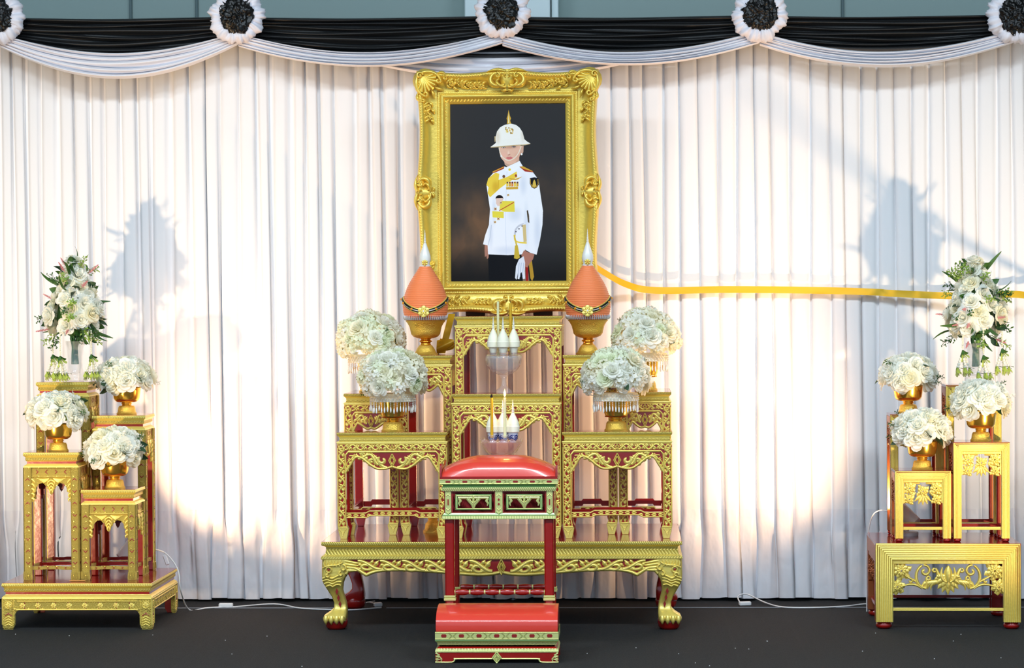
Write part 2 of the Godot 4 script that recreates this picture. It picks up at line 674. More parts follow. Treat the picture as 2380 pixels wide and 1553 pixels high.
# ------------------------------------------------------------------ pleated backdrop, swags, rosettes
func backdrop() -> void:
	var t := thing("backdrop_curtain", "wide white pleated cloth backdrop hanging behind the whole altar", "curtain")
	rng.seed = 41
	# where each pleat starts; knife pleats with a sunk strip at one edge
	var xs := PackedFloat32Array()
	var sunk := PackedFloat32Array()
	var x := -2.62
	while x < 2.62:
		xs.append(x)
		var wide := rng.randf_range(0.058, 0.086)
		sunk.append(rng.randf_range(0.18, 0.38) if x < 0.0 and rng.randf() < 0.75 else rng.randf_range(0.05, 0.16))
		x += wide
	xs.append(x)
	var rows := 15
	for level in 2:
		var p := PackedVector3Array()
		var top := 2.47 if level == 0 else 0.392
		var bot := 0.385 if level == 0 else 0.012
		var cols := 0
		for j in rows:
			var f := float(j) / (rows - 1)
			var y := lerpf(top, bot, f)
			var line := PackedVector3Array()
			for k in xs.size() - 1:
				var w := xs[k + 1] - xs[k]
				var ph := k * 1.7
				var dz := 0.003 * sin(ph * 3.1) + 0.007 * sin(ph + y * 1.4) * clampf((2.3 - y) / 1.5, 0.0, 1.0)
				var dx := 0.005 * sin(y * 1.9 + ph) + (2.5 - y) * 0.0045
				var deep := 0.018
				if level == 1:
					var low_ := smoothstep(0.39, 0.22, y)
					dz += (0.014 * sin(ph * 2.3) + 0.006 * sin(y * 9.0 + ph) - 0.004) * low_ + 0.0022
					dx += 0.010 * sin(ph * 1.3 + y * 5.0) * low_
				var s := sunk[k] * w
				for e in [[0.0, -1.0], [s * 0.5, -1.05], [s * 0.92, -0.95], [s + 0.002, -0.1], [s + (w - s) * 0.3, 0.06], [s + (w - s) * 0.7, 0.06], [w - 0.004, -0.05]]:
					line.append(Vector3(xs[k] + dx + e[0], y + (0.004 * sin(ph) if level == 1 and j == rows - 1 else 0.0), -0.985 + dz + deep * e[1]))
			cols = line.size()
			p.append_array(line)
		var m := MB.new()
		m.grid(p, cols, rows, Vector3.BACK)
		var o := part("upper_cloth" if level == 0 else "lower_cloth", m, mt("white_cloth") if level == 0 else mt("white_satin"), t)
		if level == 1:
			o.set_meta("label", "satin lower strip of the backdrop below its seam")
	var rod := MB.new()
	rod.tube(PackedVector3Array([Vector3(-2.62, 2.46, -1.015), Vector3(2.62, 2.46, -1.015)]), PackedFloat32Array([0.012]))
	for k in [-2.6, 0.0, 2.6]:
		rod.tube(PackedVector3Array([Vector3(k, 0.0, -1.04), Vector3(k, 2.465, -1.04)]), PackedFloat32Array([0.014]))
	part("frame", rod, plain("pipe_grey", Color(0.5, 0.5, 0.52), 0.4, 0.8), t)
	# swags between the rosettes
	var rx := [-2.165, -1.142, -0.022, 1.060, 2.120]
	var low := [2.245, 2.285, 2.280, 2.262]
	var places := ["at the far left end", "left of the central rosette", "right of the central rosette", "at the far right end"]
	for k in 4:
		var a: float = rx[k]
		var b: float = rx[k + 1]
		var ya := 2.512 - 0.009 * (k + 0)
		var bl := swag(a, b, ya, ya - 0.004, 0.006, 0.115, 2.328, -0.900, 7, k)
		part("black_swag", bl, mt("swag_black"))
		tag(get_child(get_child_count() - 1), "black cloth swag along the top of the backdrop, %s" % places[k], "drape", "black swags")
		var wh := swag(a, b, ya - 0.075, ya - 0.075, 0.085, 0.055, low[k] - 0.005, -0.838, 5, k + 20)
		part("white_swag", wh, mt("swag_white"))
		tag(get_child(get_child_count() - 1), "white gathered cloth swag hanging under the black one, %s" % places[k], "drape", "white swags")
	var bc := swag(-0.56, 0.52, 2.43, 2.43, 0.02, 0.05, 2.318, -0.940, 4, 9)
	tag(part("black_swag", bc, mt("swag_black")), "short black cloth swag hanging behind and below the central rosette", "drape", "black swags")
	var wc := swag(-0.66, 0.62, 2.36, 2.36, 0.01, 0.04, 2.228, -0.922, 4, 12)
	tag(part("white_swag", wc, mt("swag_white")), "shallow white cloth swag just above the gold portrait frame", "drape", "white swags")
	var rp := ["cut off by the left edge of the backdrop", "between the two left swags", "in the middle above the portrait", "between the two right swags", "at the right end of the backdrop"]
	for k in 5:
		var ry: float = [2.505, 2.495, 2.508, 2.483, 2.463][k]
		rosette(Vector3(rx[k], ry, -0.815), k, "white ruffled rosette with black crumpled centre, %s" % rp[k])


# cloth hung between two points: the top edge is nearly straight, the lower edge hangs to `low`; folds gather at the ends
func swag(a: float, b: float, ya: float, yb: float, sag_top: float, end_h: float, low: float, z: float, folds: int, seed_: int) -> MB:
	rng.seed = seed_ + 100
	var nu := 49
	var nv := folds * 8 + 1
	var p := PackedVector3Array()
	var ph := rng.randf() * TAU
	var skew := rng.randf_range(-0.05, 0.05)
	# each fold is a little wider or narrower than the next
	var cuts := PackedFloat32Array([0.0])
	for k in folds:
		cuts.append(cuts[k] + rng.randf_range(0.6, 1.4))
	for j in nv:
		var g := j / 8.0
		var k := mini(int(g), folds - 1)
		var v := lerpf(cuts[k], cuts[k + 1], g - k) / cuts[folds]
		var wave := absf(sin(PI * (g - k)))
		for i in nu:
			var u := float(i) / (nu - 1)
			var bow := 4.0 * (u + skew * u * (1.0 - u)) * (1.0 - u - skew * u * (1.0 - u))
			bow = lerpf(bow, sin(PI * u), 0.35)
			var yt := lerpf(ya, yb, u) - sag_top * bow
			var yl := lerpf(ya, yb, u) - end_h - (minf(ya, yb) - end_h - low) * bow
			var vv := v + 0.035 * sin(u * 7.0 + ph + k * 2.1) * sin(PI * v)
			var y := lerpf(yt, yl, vv)
			var d := 0.012 + 0.026 * bow
			var zz := z + d * (pow(wave, 0.7) - 0.5) + 0.03 * v * bow + 0.006 * sin(u * 11.0 + k)
			if j == nv - 1:
				zz -= 0.012
			p.append(Vector3(lerpf(a, b, u), y, zz))
	var m := MB.new()
	m.grid(p, nu, nv, Vector3.BACK)
	return m


func rosette(at: Vector3, seed_: int, label: String) -> void:
	var t := thing("rosette", label, "rosette", at, 0.0, "rosettes along the swags")
	var f := FastNoiseLite.new()
	f.seed = seed_ * 7 + 3
	f.frequency = 1.0
	f.fractal_octaves = 3
	rng.seed = seed_ + 5
	var out := 0.115
	var nu := 121
	var nv := 17
	var p := PackedVector3Array()
	for j in nv:
		var v := float(j) / (nv - 1)
		var th := lerpf(-0.55 * PI, 1.1 * PI, v)
		for i in nu:
			var a := TAU * (i % (nu - 1)) / (nu - 1)
			var d := Vector3(cos(a), sin(a), 0)
			var lump := f.get_noise_3d(d.x * 2.2, d.y * 2.2, v * 0.9)
			var rr := 0.034 * (1.0 + 0.35 * lump) + 0.0035 * sin(a * 15.0 + 3.0 * lump * 4.0 + v * 2.0) * sin(PI * v)
			rr += 0.010 * f.get_noise_3d(d.x * 6.0 + 9.0, d.y * 6.0, v * 3.0)
			var c := d * (out - 0.034 + 0.006 * lump)
			p.append(c + (d * cos(th) + Vector3.BACK * sin(th)) * rr * Vector3(1, 1, 1.1).x)
	var m := MB.new()
	m.grid(p, nu, nv, Vector3.BACK, true)
	part("ruffle", m, mt("puff_white"), t)
	var q := PackedVector3Array()
	nu = 81
	nv = 41
	for j in nv:
		var v := float(j) / (nv - 1)
		for i in nu:
			var a := TAU * (i % (nu - 1)) / (nu - 1)
			var th := v * PI * 0.62
			var d := Vector3(sin(th) * cos(a), sin(th) * sin(a), cos(th))
			var w := f.get_noise_3dv(d * 1.5 + Vector3(5, 5, 5))
			var ridge := 1.0 - absf(f.get_noise_3dv(d * 1.5 + Vector3(w, -w, w) * 1.3)) * 2.2
			var rr := 0.076 * (0.90 + 0.25 * w + 0.15 * ridge)
			q.append(Vector3(d.x * rr, d.y * rr * 1.08, d.z * rr * 0.75 + 0.012))
	var b := MB.new()
	b.grid(q, nu, nv, Vector3.BACK, true)
	part("crumpled_centre", b, mt("puff_black"), t)


# ------------------------------------------------------------------ carved ornament
# a flowing vine of S stems, curls and flame leaves filling the strip from a to b, half width q
func vine(m: MB, a: Vector2, b: Vector2, q: float, period: float, h: float, z := 0.0, start := 1.0) -> void:
	var l := a.distance_to(b)
	var k := maxi(1, roundi(l / period))
	var w := l / k
	var d := (b - a) / l
	var o := Vector2(-d.y, d.x)
	var s := start
	for i in k:
		var f := Transform2D(d * w, o * (q * s), a + d * (w * i))
		m.stroke(f * bez(Vector2(-0.05, -0.8), Vector2(0.4, -0.85), Vector2(0.6, 0.8), Vector2(1.05, 0.8), 8), q * 0.27, h, 0.8, 0.8, z)
		m.stroke(f * PackedVector2Array([Vector2(0.55, -0.10), Vector2(0.78, -0.12), Vector2(0.90, -0.42), Vector2(0.76, -0.72), Vector2(0.58, -0.62), Vector2(0.62, -0.42)]), q * 0.28, h * 0.9, 0.5, 0.3, z)
		m.stroke(f * bez(Vector2(0.42, 0.0), Vector2(0.22, 0.1), Vector2(0.30, 0.55), Vector2(0.06, 0.85), 6), q * 0.33, h * 0.9, 0.4, 0.0, z)
		m.stroke(f * bez(Vector2(0.60, 0.35), Vector2(0.45, 0.45), Vector2(0.48, 0.75), Vector2(0.34, 0.98), 5), q * 0.27, h * 0.8, 0.4, 0.0, z)
		m.stroke(f * bez(Vector2(0.38, -0.35), Vector2(0.30, -0.65), Vector2(0.36, -0.85), Vector2(0.24, -0.98), 5), q * 0.26, h * 0.8, 0.4, 0.0, z)
		s = -s


# nested lozenge with a small red heart left open
func lozenge(m: MB, c: Vector2, w: float, hgt: float, h: float, z := 0.0) -> void:
	for k: float in [1.0, 0.58]:
		var p := PackedVector2Array()
		for i in 13:
			var a := TAU * i / 12.0
			var r := 1.0 / (absf(cos(a)) + absf(sin(a)))
			p.append(c + Vector2(sin(a) * w * r * k, cos(a) * hgt * r * k))
		m.stroke(p, w * 0.15, h * (1.3 - 0.3 * k), 1.0, 1.0, z)


func bloom(m: MB, c: Vector2, r: float, petals: int, h: float, z := 0.0, turn := 0.0) -> void:
	for ring_ in 2:
		var rr := r * (1.0 if ring_ == 0 else 0.62)
		for k in petals:
			var a := turn + TAU * (k + 0.5 * ring_) / petals
			var d := Vector2.from_angle(a)
			m.stroke(PackedVector2Array([c + d * rr * 0.2, c + d * rr * 0.55, c + d * rr * 0.85, c + d * rr]), rr * 2.75 / petals, h * (0.7 + 0.3 * ring_), 0.5, 0.62, z + ring_ * h * 0.4)
	m.stroke(spiral(c, r * 0.24, r * 0.2, 0, TAU, 10), r * 0.10, h * 1.4, 1, 1, z)


# ------------------------------------------------------------------ the altar tables
func cornice(t: Node3D, hw: float, hd: float, T: float, k := 1.0) -> void:
	var e := MB.new()
	e.ring(p2([0, T - 0.0105 * k, 0, T - 0.001]), hw, hd, false)
	var top := part("tabletop", box_mb(Vector3(-hw + 0.001, T - 0.012 * k, -hd + 0.001), Vector3(hw - 0.001, T, hd - 0.001), 0.001), mt("red_top"), t)
	part("edge_band", e, mt("gold_rope"), top)
	var c := MB.new()
	c.ring(p2([-0.010 * k, T - 0.025 * k, -0.0088 * k, T - 0.019 * k, -0.005 * k, T - 0.0145 * k, 0, T - 0.0105 * k]), hw, hd, false)
	c.ring(p2([-0.004 * k, T - 0.0435 * k, 0.0, T - 0.0425 * k, 0.0008, T - 0.040 * k, 0.0, T - 0.0375 * k, -0.007 * k, T - 0.0355 * k]), hw, hd, false)
	var mo := part("moulding", c, mt("gold_paint"), t)
	var r := MB.new()
	r.ring(p2([-0.0085 * k, T - 0.0355 * k, -0.0095 * k, T - 0.025 * k]), hw, hd, false)
	part("moulding_band", r, mt("gold_rope"), mo)


func altar_table(x0: float, x1: float, zf: float, zb: float, base: float, top: float, label: String) -> Node3D:
	var hw := (x1 - x0) / 2.0
	var hd := (zf - zb) / 2.0
	var T := top - base
	var t := thing("altar_table", label, "altar table", Vector3((x0 + x1) / 2.0, base, (zf + zb) / 2.0), 0.0, "gilded altar tables on the middle platform")
	cornice(t, hw, hd, T)
	var yb := T - 0.0435
	var lw := 0.034
	var wide := hw > 0.15
	var f := hd - 0.003
	# apron: a red board with a waved lower edge, gilded scrolls on its face
	var xi := hw - lw
	var edge: PackedVector2Array
	if wide:
		edge = smooth(p2([xi, T - 0.163, xi - 0.022, T - 0.128, xi - 0.034, T - 0.108, xi - 0.048, T - 0.100, xi - 0.070, T - 0.108, xi - 0.098, T - 0.131, 0.058, T - 0.147, 0.026, T - 0.147, 0.0, T - 0.139]), 4)
	else:
		edge = smooth(p2([xi, T - 0.163, xi - 0.016, T - 0.130, xi - 0.024, T - 0.122, 0.034, T - 0.134, 0.016, T - 0.145, 0.0, T - 0.141]), 4)
	var poly := PackedVector2Array([Vector2(-hw + 0.002, yb), Vector2(hw - 0.002, yb), Vector2(hw - 0.002, T - 0.10), Vector2(xi, T - 0.10)])
	poly.append_array(edge)
	for k in range(edge.size() - 2, -1, -1):
		poly.append(Vector2(-edge[k].x, edge[k].y))
	poly.append_array([Vector2(-xi, T - 0.10), Vector2(-hw + 0.002, T - 0.10)])
	var m := MB.new()
	m.slab(poly, f, f - 0.012)
	var ap := part("apron", m, mt("red_ground"), t)
	var c := MB.new()
	c.fat = 1.28
	var band := 0.0125
	var yc := yb - 0.0155
	vine(c, Vector2(0.006, yc), Vector2(hw - 0.034, yc), band, 0.030, 0.0045, f)
	vine(c, Vector2(-0.006, yc), Vector2(-hw + 0.034, yc), -band, 0.030, 0.0045, f)
	lozenge(c, Vector2(0, yc), 0.008, 0.011, 0.004, f)
	for s: float in [-1.0, 1.0]:
		c.stroke(spiral(Vector2(s * (hw - 0.0185), yc - 0.001), 0.011, 0.003, -s * 0.4 * PI + (0.0 if s > 0 else PI), s * 1.5 * PI + (0.0 if s > 0 else PI), 14), 0.0030, 0.0045, 0.8, 0.8, f)
		c.stroke(bez(Vector2(s * (hw - 0.004), yb - 0.002), Vector2(s * (hw - 0.008), yc - 0.012), Vector2(s * (hw - 0.028), yc - 0.012), Vector2(s * (hw - 0.034), yc + 0.008)), 0.0028, 0.004, 0.5, 0.5, f)
	# inner border that turns down beside the legs
	var ib := yb - 0.033
	c.stroke(PackedVector2Array([Vector2(-xi, T - 0.165), Vector2(-xi, ib - 0.014), Vector2(-xi + 0.012, ib), Vector2(xi - 0.012, ib), Vector2(xi, ib - 0.014), Vector2(xi, T - 0.165)]), 0.0030, 0.0045, 1, 1, f)
	c.stroke(PackedVector2Array([Vector2(-hw + 0.002, yb - 0.002), Vector2(hw - 0.002, yb - 0.002)]), 0.0022, 0.003, 1, 1, f)
	# lower rope border and the flames above it
	for s: float in [-1.0, 1.0]:
		var e := edge if s > 0 else mirror(edge)
		var up := PackedVector2Array()
		for q in e:
			up.append(q + Vector2(0, 0.0035))
		c.stroke(up, 0.0042, 0.006, 0.9, 0.9, f)
		var peak: Vector2 = e[8]
		if wide:
			c.stroke(spiral(peak + Vector2(s * 0.001, 0.002), 0.008, 0.003, PI / 2, PI / 2 - s * 1.4 * PI, 10), 0.0026, 0.006, 0.8, 0.6, f)
		if wide:
			vine(c, Vector2(s * 0.052, T - 0.1135), Vector2(s * (xi - 0.056), T - 0.0905), 0.0185 * s, 0.038, 0.0045, f)
			vine(c, Vector2(s * (xi - 0.052), T - 0.0885), Vector2(s * (xi - 0.020), T - 0.100), 0.0095 * s, 0.028, 0.0045, f)
			vine(c, Vector2(s * (xi - 0.020), T - 0.098), Vector2(s * (xi - 0.005), T - 0.150), 0.0085 * s, 0.026, 0.0045, f)
			for k in 5:
				var q: Vector2 = up[int(up.size() * (0.45 + 0.10 * k))]
				c.stroke(bez(q, q + Vector2(s * 0.012, 0.001), q + Vector2(s * 0.016, 0.010), q + Vector2(s * 0.012, 0.016), 6), 0.0042, 0.004, 0.7, 0.1, f)
		else:
			vine(c, Vector2(s * 0.014, T - 0.108), Vector2(s * (xi - 0.012), T - 0.095), 0.0175 * s, 0.030, 0.0045, f)
			vine(c, Vector2(s * (xi - 0.010), T - 0.105), Vector2(s * (xi - 0.003), T - 0.150), 0.0060 * s, 0.022, 0.0045, f)
		if wide:
			c.stroke(spiral(Vector2(s * 0.038, (ib + T - 0.147) / 2.0 + 0.001), 0.0175, 0.004, PI * (0.5 - s * 0.5) + s * 0.9, PI * (0.5 - s * 0.5) - s * 4.4, 18), 0.0052, 0.005, 0.5, 0.9, f)
			c.stroke(bez(Vector2(s * 0.020, T - 0.140), Vector2(s * 0.06, T - 0.136), Vector2(s * 0.05, T - 0.10), Vector2(s * 0.085, ib - 0.004), 10), 0.0062, 0.0045, 0.6, 0.1, f)
	lozenge(c, Vector2(0, T - 0.112), 0.0135 if wide else 0.012, 0.027, 0.006, f)
	part("carving", c, mt("gold_paint"), ap)
	# plain boards at the sides and the back
	var sb := MB.new()
	for s: float in [-1.0, 1.0]:
		sb.box(Vector3(s * (hw - 0.007) - 0.005, T - 0.125, -hd + 0.02), Vector3(s * (hw - 0.007) + 0.005, yb, hd - 0.016), 0.001)
	part("side_apron", sb, mt("gold_stamp"), t)
	part("back_apron", box_mb(Vector3(-hw + 0.01, T - 0.10, -hd + 0.006), Vector3(hw - 0.01, yb, -hd + 0.016), 0.001), mt("red_lacquer"), t)
	# legs: gilded carved face in front, red behind; the feet flare inwards
	for s: float in [-1.0, 1.0]:
		for b: float in [1.0, -1.0]:
			var out: PackedVector2Array
			out = p2([0.0, T - 0.10, 0.0, 0.048, 0.003, 0.03, 0.011, 0.0, 0.036, 0.0, 0.0435, 0.040, 0.037, 0.052, 0.034, 0.075, 0.034, T - 0.10])
			var lp := PackedVector2Array()
			for q in out:
				lp.append(Vector2(s * (hw - 0.002 - q.x), q.y))
			var g := MB.new()
			var z0: float = (hd - 0.003) if b > 0 else (-hd + 0.034)
			g.slab(lp, z0, z0 - 0.031, 0.0015)
			var leg := part("leg", g, mt("red_lacquer"), t)
			if b > 0:
				var cv := MB.new()
				cv.fat = 1.25
				var xo: float = s * (hw - 0.004)
				var xn: float = s * (hw - 0.034)
				cv.stroke(PackedVector2Array([Vector2(xo, T - 0.06), Vector2(xo, 0.048)]), 0.0022, 0.004, 1, 1, z0)
				cv.stroke(PackedVector2Array([Vector2(xn, T - 0.11), Vector2(xn, 0.075), Vector2(xn - s * 0.004, 0.05)]), 0.0022, 0.004, 1, 1, z0)
				vine(cv, Vector2((xo + xn) / 2.0, T - 0.062), Vector2((xo + xn) / 2.0, 0.052), 0.0128, 0.036, 0.0042, z0, s)
				part("carving", cv, mt("gold_paint"), leg)
				var ft := PackedVector2Array()
				for k in range(1, 7):
					ft.append(Vector2(lp[k].x, lp[k].y + 0.0))
				var fm := MB.new()
				fm.slab(ft, z0 + 0.0035, z0 - 0.028, 0.001)
				for k in 3:
					var w := 0.015 - 0.004 * k
					fm.stroke(PackedVector2Array([Vector2(s * (hw - 0.0225) - w, 0.040 - 0.002 * k), Vector2(s * (hw - 0.0225), 0.022 - 0.0065 * k + 0.002), Vector2(s * (hw - 0.0225) + w, 0.040 - 0.002 * k)]), 0.0016, 0.0022, 1, 1, z0 + 0.0035)
				fm.stroke(PackedVector2Array([Vector2(s * (hw - 0.004), 0.046), Vector2(s * (hw - 0.042), 0.046)]), 0.0018, 0.002, 1, 1, z0 + 0.0035)
				part("foot", fm, mt("gold_paint"), leg)
				part("side_face", box_mb(Vector3(s * (hw - 0.002) - 0.0012, 0.05, z0 - 0.029), Vector3(s * (hw - 0.002) + 0.0012, T - 0.05, z0 - 0.001), 0.0005), mt("gold_stamp"), leg)
	# stretchers with a stepped middle
	var sy := 0.086
	var st := PackedVector2Array()
	for q in [[-xi, 0.0], [-xi * 0.55, 0.0], [-xi * 0.48, 0.008], [xi * 0.48, 0.008], [xi * 0.55, 0.0], [xi, 0.0], [xi, 0.022], [xi * 0.58, 0.022], [xi * 0.5, 0.030], [-xi * 0.5, 0.030], [-xi * 0.58, 0.022], [-xi, 0.022]]:
		st.append(Vector2(q[0], sy + q[1] - 0.004))
	for b: float in [1.0, -1.0]:
		var g := MB.new()
		var z0: float = (hd - 0.008) if b > 0 else (-hd + 0.024)
		g.slab(st, z0, z0 - 0.016, 0.001)
		var r := part("stretcher", g, mt("red_lacquer"), t)
		if b > 0:
			var cv := MB.new()
			for e in [[0, 5], [6, 11]]:
				var l := PackedVector2Array()
				for k in range(e[0], e[1] + 1):
					l.append(st[k] + Vector2(0, 0.0025 if e[0] == 0 else -0.0025))
				cv.stroke(l, 0.0026, 0.003, 1, 1, z0)
			var n := 7 if wide else 3
			for k in n:
				var x := lerpf(-xi, xi, (k + 0.5) / n)
				var y := sy + (0.015 if absf(x) < xi * 0.5 else 0.007)
				for u: float in [-1.0, 1.0]:
					cv.stroke(bez(Vector2(x + u * 0.004, y), Vector2(x + u * 0.008, y + 0.006), Vector2(x + u * 0.016, y + 0.004), Vector2(x + u * 0.024, y), 5), 0.0032, 0.003, 0.3, 0.3, z0)
					cv.stroke(bez(Vector2(x + u * 0.004, y), Vector2(x + u * 0.008, y - 0.006), Vector2(x + u * 0.016, y - 0.004), Vector2(x + u * 0.024, y), 5), 0.0032, 0.003, 0.3, 0.3, z0)
			part("carving", cv, mt("gold_paint"), r)
	for s: float in [-1.0, 1.0]:
		part("stretcher", box_mb(Vector3(s * (hw - 0.018) - 0.008, sy - 0.003, -hd + 0.03), Vector3(s * (hw - 0.018) + 0.008, sy + 0.018, hd - 0.03), 0.001), mt("red_lacquer"), t)
	return t


func altar_tables() -> void:
	var b := 0.348
	altar_table(-0.655, -0.216, -0.12, -0.285, b, 0.770, "low wide gilded altar table at the front left corner of the platform")
	altar_table(0.237, 0.671, -0.12, -0.285, b, 0.769, "low wide gilded altar table at the front right corner of the platform")
	altar_table(-0.199, 0.234, -0.12, -0.285, b, 0.921, "mid-height wide gilded altar table behind the red kneeling bench, carrying the clear glass bowl")
	altar_table(-0.196, 0.234, -0.29, -0.73, b, 1.226, "tallest wide gilded altar table, right under the portrait frame")
	altar_table(-0.645, -0.425, -0.292, -0.73, b, 0.918, "narrow gilded altar table in the back row, outermost on the left")
	altar_table(-0.421, -0.207, -0.292, -0.73, b, 1.070, "tall narrow gilded altar table under the left orange cone")
	altar_table(0.238, 0.455, -0.292, -0.73, b, 1.069, "tall narrow gilded altar table under the right orange cone")
	altar_table(0.459, 0.671, -0.292, -0.73, b, 0.919, "narrow gilded altar table in the back row, outermost on the right")


# ------------------------------------------------------------------ the middle platform on lion legs
func middle_platform() -> void:
	var t := thing("altar_platform", "long low gilded platform with a red top, on lion legs with claw feet", "altar platform", Vector3(0, 0, -0.40))
	var hw := 0.705
	var hd := 0.40
	var T := 0.348
	var top := part("tabletop", box_mb(Vector3(-hw + 0.001, T - 0.014, -hd + 0.001), Vector3(hw - 0.001, T, hd - 0.001), 0.001), mt("red_top"), t)
	var e := MB.new()
	e.ring(p2([-0.002, T - 0.015, 0.0, T - 0.013, 0.0, T - 0.001]), hw, hd, false)
	part("edge_band", e, mt("gold_rope"), top)
	var c := MB.new()
	c.ring(p2([-0.017, T - 0.027, -0.016, T - 0.022, -0.010, T - 0.017, -0.002, T - 0.015]), hw, hd, false)
	c.ring(p2([-0.012, T - 0.070, 0.001, T - 0.069, 0.002, T - 0.066]), hw, hd, false)
	var mo := part("moulding", c, mt("gold_paint"), t)
	var lf := MB.new()
	lf.ring(p2([-0.012, T - 0.052, -0.016, T - 0.040, -0.017, T - 0.027]), hw, hd, false)
	part("leaf_band", lf, mt("gold_leaf"), mo)
	var rp := MB.new()
	rp.ring(p2([0.002, T - 0.066, 0.0, T - 0.058, -0.012, T - 0.052]), hw, hd, false)
	part("rope_band", rp, mt("gold_rope"), mo)
	# carved aprons on the four sides
	var yt := T - 0.069
	for side in 4:
		var half := hw if side % 2 == 0 else hd
		var off := hd if side % 2 == 0 else hw
		var turn: float = [0.0, PI / 2, PI, -PI / 2][side]
		var xe := half - 0.11
		var cusp := half - 0.175
		var edge := PackedVector2Array([Vector2(half - 0.03, 0.20), Vector2(half - 0.095, 0.218)])
		edge.append_array(bez(Vector2(xe, 0.238), Vector2(xe - 0.02, 0.248), Vector2(cusp + 0.03, 0.232), Vector2(cusp, 0.2135), 6))
		edge.append_array(bez(Vector2(cusp - 0.004, 0.2145), Vector2(cusp - 0.04, 0.238), Vector2(cusp - 0.12, 0.240), Vector2(cusp * 0.42, 0.224), 8))
		edge.append_array(bez(Vector2(cusp * 0.36, 0.221), Vector2(0.10, 0.213), Vector2(0.05, 0.210), Vector2(0.0, 0.224), 7))
		var poly := PackedVector2Array([Vector2(-half + 0.01, yt), Vector2(half - 0.01, yt)])
		poly.append_array(edge)
		for k in range(edge.size() - 2, -1, -1):
			poly.append(Vector2(-edge[k].x, edge[k].y))
		var at := Transform3D(Basis(Vector3.UP, turn), Basis(Vector3.UP, turn) * Vector3(0, 0, off))
		var m := MB.new()
		m.slab(poly, -0.008, -0.026)
		var ap := part("apron", m, mt("red_ground"), t, at)
		var g := MB.new()
		g.fat = 1.3
		for s: float in [-1.0, 1.0]:
			var l := PackedVector2Array()
			for q in edge:
				l.append(Vector2(q.x * s, q.y + 0.004))
			l.remove_at(0)
			g.stroke(l, 0.0055, 0.008, 1, 1, -0.008)
			if side == 2:
				continue
			# rolling scrolls from the middle out to the cusp
			var n := 6 if half > 0.5 else 3
			var x0 := 0.035
			var x1 := cusp + 0.03
			for k in n:
				var w := (x1 - x0) / n
				var x := x0 + w * (k + 0.5)
				var lo := 0.222 + 0.014 * float(k) / n
				var y := (yt + lo) / 2.0
				var q := (yt - lo) / 2.0
				var f := Transform2D(Vector2(s * w / 2.0, 0), Vector2(0, q), Vector2(s * x, y))
				g.stroke(f * bez(Vector2(-1.0, -0.7), Vector2(-0.3, -0.9), Vector2(0.3, 0.85), Vector2(1.05, 0.75), 10), q * 0.27, 0.010, 0.8, 0.8, -0.008)
				g.stroke(f * spiral(Vector2(0.30, -0.22), 0.66, 0.12, -2.4, 2.9, 16), q * 0.26, 0.010, 0.6, 0.8, -0.008)
				g.stroke(f * bez(Vector2(-0.35, -0.1), Vector2(-0.7, 0.1), Vector2(-0.55, 0.6), Vector2(-0.95, 0.85), 7), q * 0.32, 0.009, 0.4, 0.1, -0.008)
				g.stroke(f * bez(Vector2(0.0, 0.35), Vector2(-0.3, 0.4), Vector2(-0.2, 0.8), Vector2(-0.42, 0.95), 6), q * 0.26, 0.008, 0.4, 0.1, -0.008)
				g.stroke(f * bez(Vector2(0.1, -0.55), Vector2(-0.15, -0.5), Vector2(-0.35, -0.75), Vector2(-0.6, -0.98), 6), q * 0.27, 0.008, 0.4, 0.1, -0.008)
				g.stroke(f * bez(Vector2(0.75, -0.45), Vector2(0.95, -0.6), Vector2(0.8, -0.85), Vector2(1.0, -0.98), 6), q * 0.26, 0.008, 0.4, 0.1, -0.008)
				g.stroke(f * bez(Vector2(0.72, 0.15), Vector2(0.9, 0.2), Vector2(0.95, -0.1), Vector2(1.15, -0.2), 6), q * 0.24, 0.008, 0.4, 0.1, -0.008)
			# the mane of the lion mask runs into the apron
			for k in 4:
				g.stroke(bez(Vector2(s * (half - 0.075), yt - 0.006 - 0.012 * k), Vector2(s * (half - 0.11), yt - 0.004 - 0.014 * k), Vector2(s * (half - 0.13), yt - 0.022 - 0.006 * k), Vector2(s * (half - 0.165), yt - 0.012 - 0.012 * k), 8), 0.0058, 0.009, 0.8, 0.1, -0.008)
		if side != 2:
			lozenge(g, Vector2(0, 0.2475), 0.015, 0.031, 0.010, -0.008)
			lozenge(g, Vector2(0, 0.2475), 0.006, 0.014, 0.012, -0.008)
		part("carving", g, mt("gold_paint"), ap)
	# legs: a swelling, then a narrow ankle and a paw on a red ball
	for sx: float in [-1.0, 1.0]:
		for sz: float in [-1.0, 1.0]:
			var levels := [[0.283, 0.0, 0.112], [0.24, -0.001, 0.108], [0.215, -0.001, 0.098], [0.200, 0.0, 0.088], [0.182, 0.005, 0.082], [0.155, 0.020, 0.079], [0.130, 0.034, 0.085], [0.105, 0.043, 0.091], [0.085, 0.043, 0.094], [0.070, 0.028, 0.095], [0.058, 0.008, 0.095], [0.046, 0.002, 0.094], [0.036, 0.004, 0.092]]
			var p := PackedVector3Array()
			for lv in levels:
				for k in 25:
					var a := TAU * k / 24.0
					var cx := signf(cos(a)) * pow(absf(cos(a)), 0.35)
					var cz := signf(sin(a)) * pow(absf(sin(a)), 0.35)
					var mid: float = (lv[1] + lv[2]) / 2.0
					var r: float = (lv[2] - lv[1]) / 2.0
					p.append(Vector3(sx * (hw - mid - cx * r), lv[0], sz * (hd - mid - cz * r)))
			var m := MB.new()
			m.grid(p, 25, levels.size(), Vector3.ZERO, true)
			var leg := part("leg", m, mt("gold_paint") if sz > 0 else mt("red_lacquer"), t)
			var ball := MB.new()
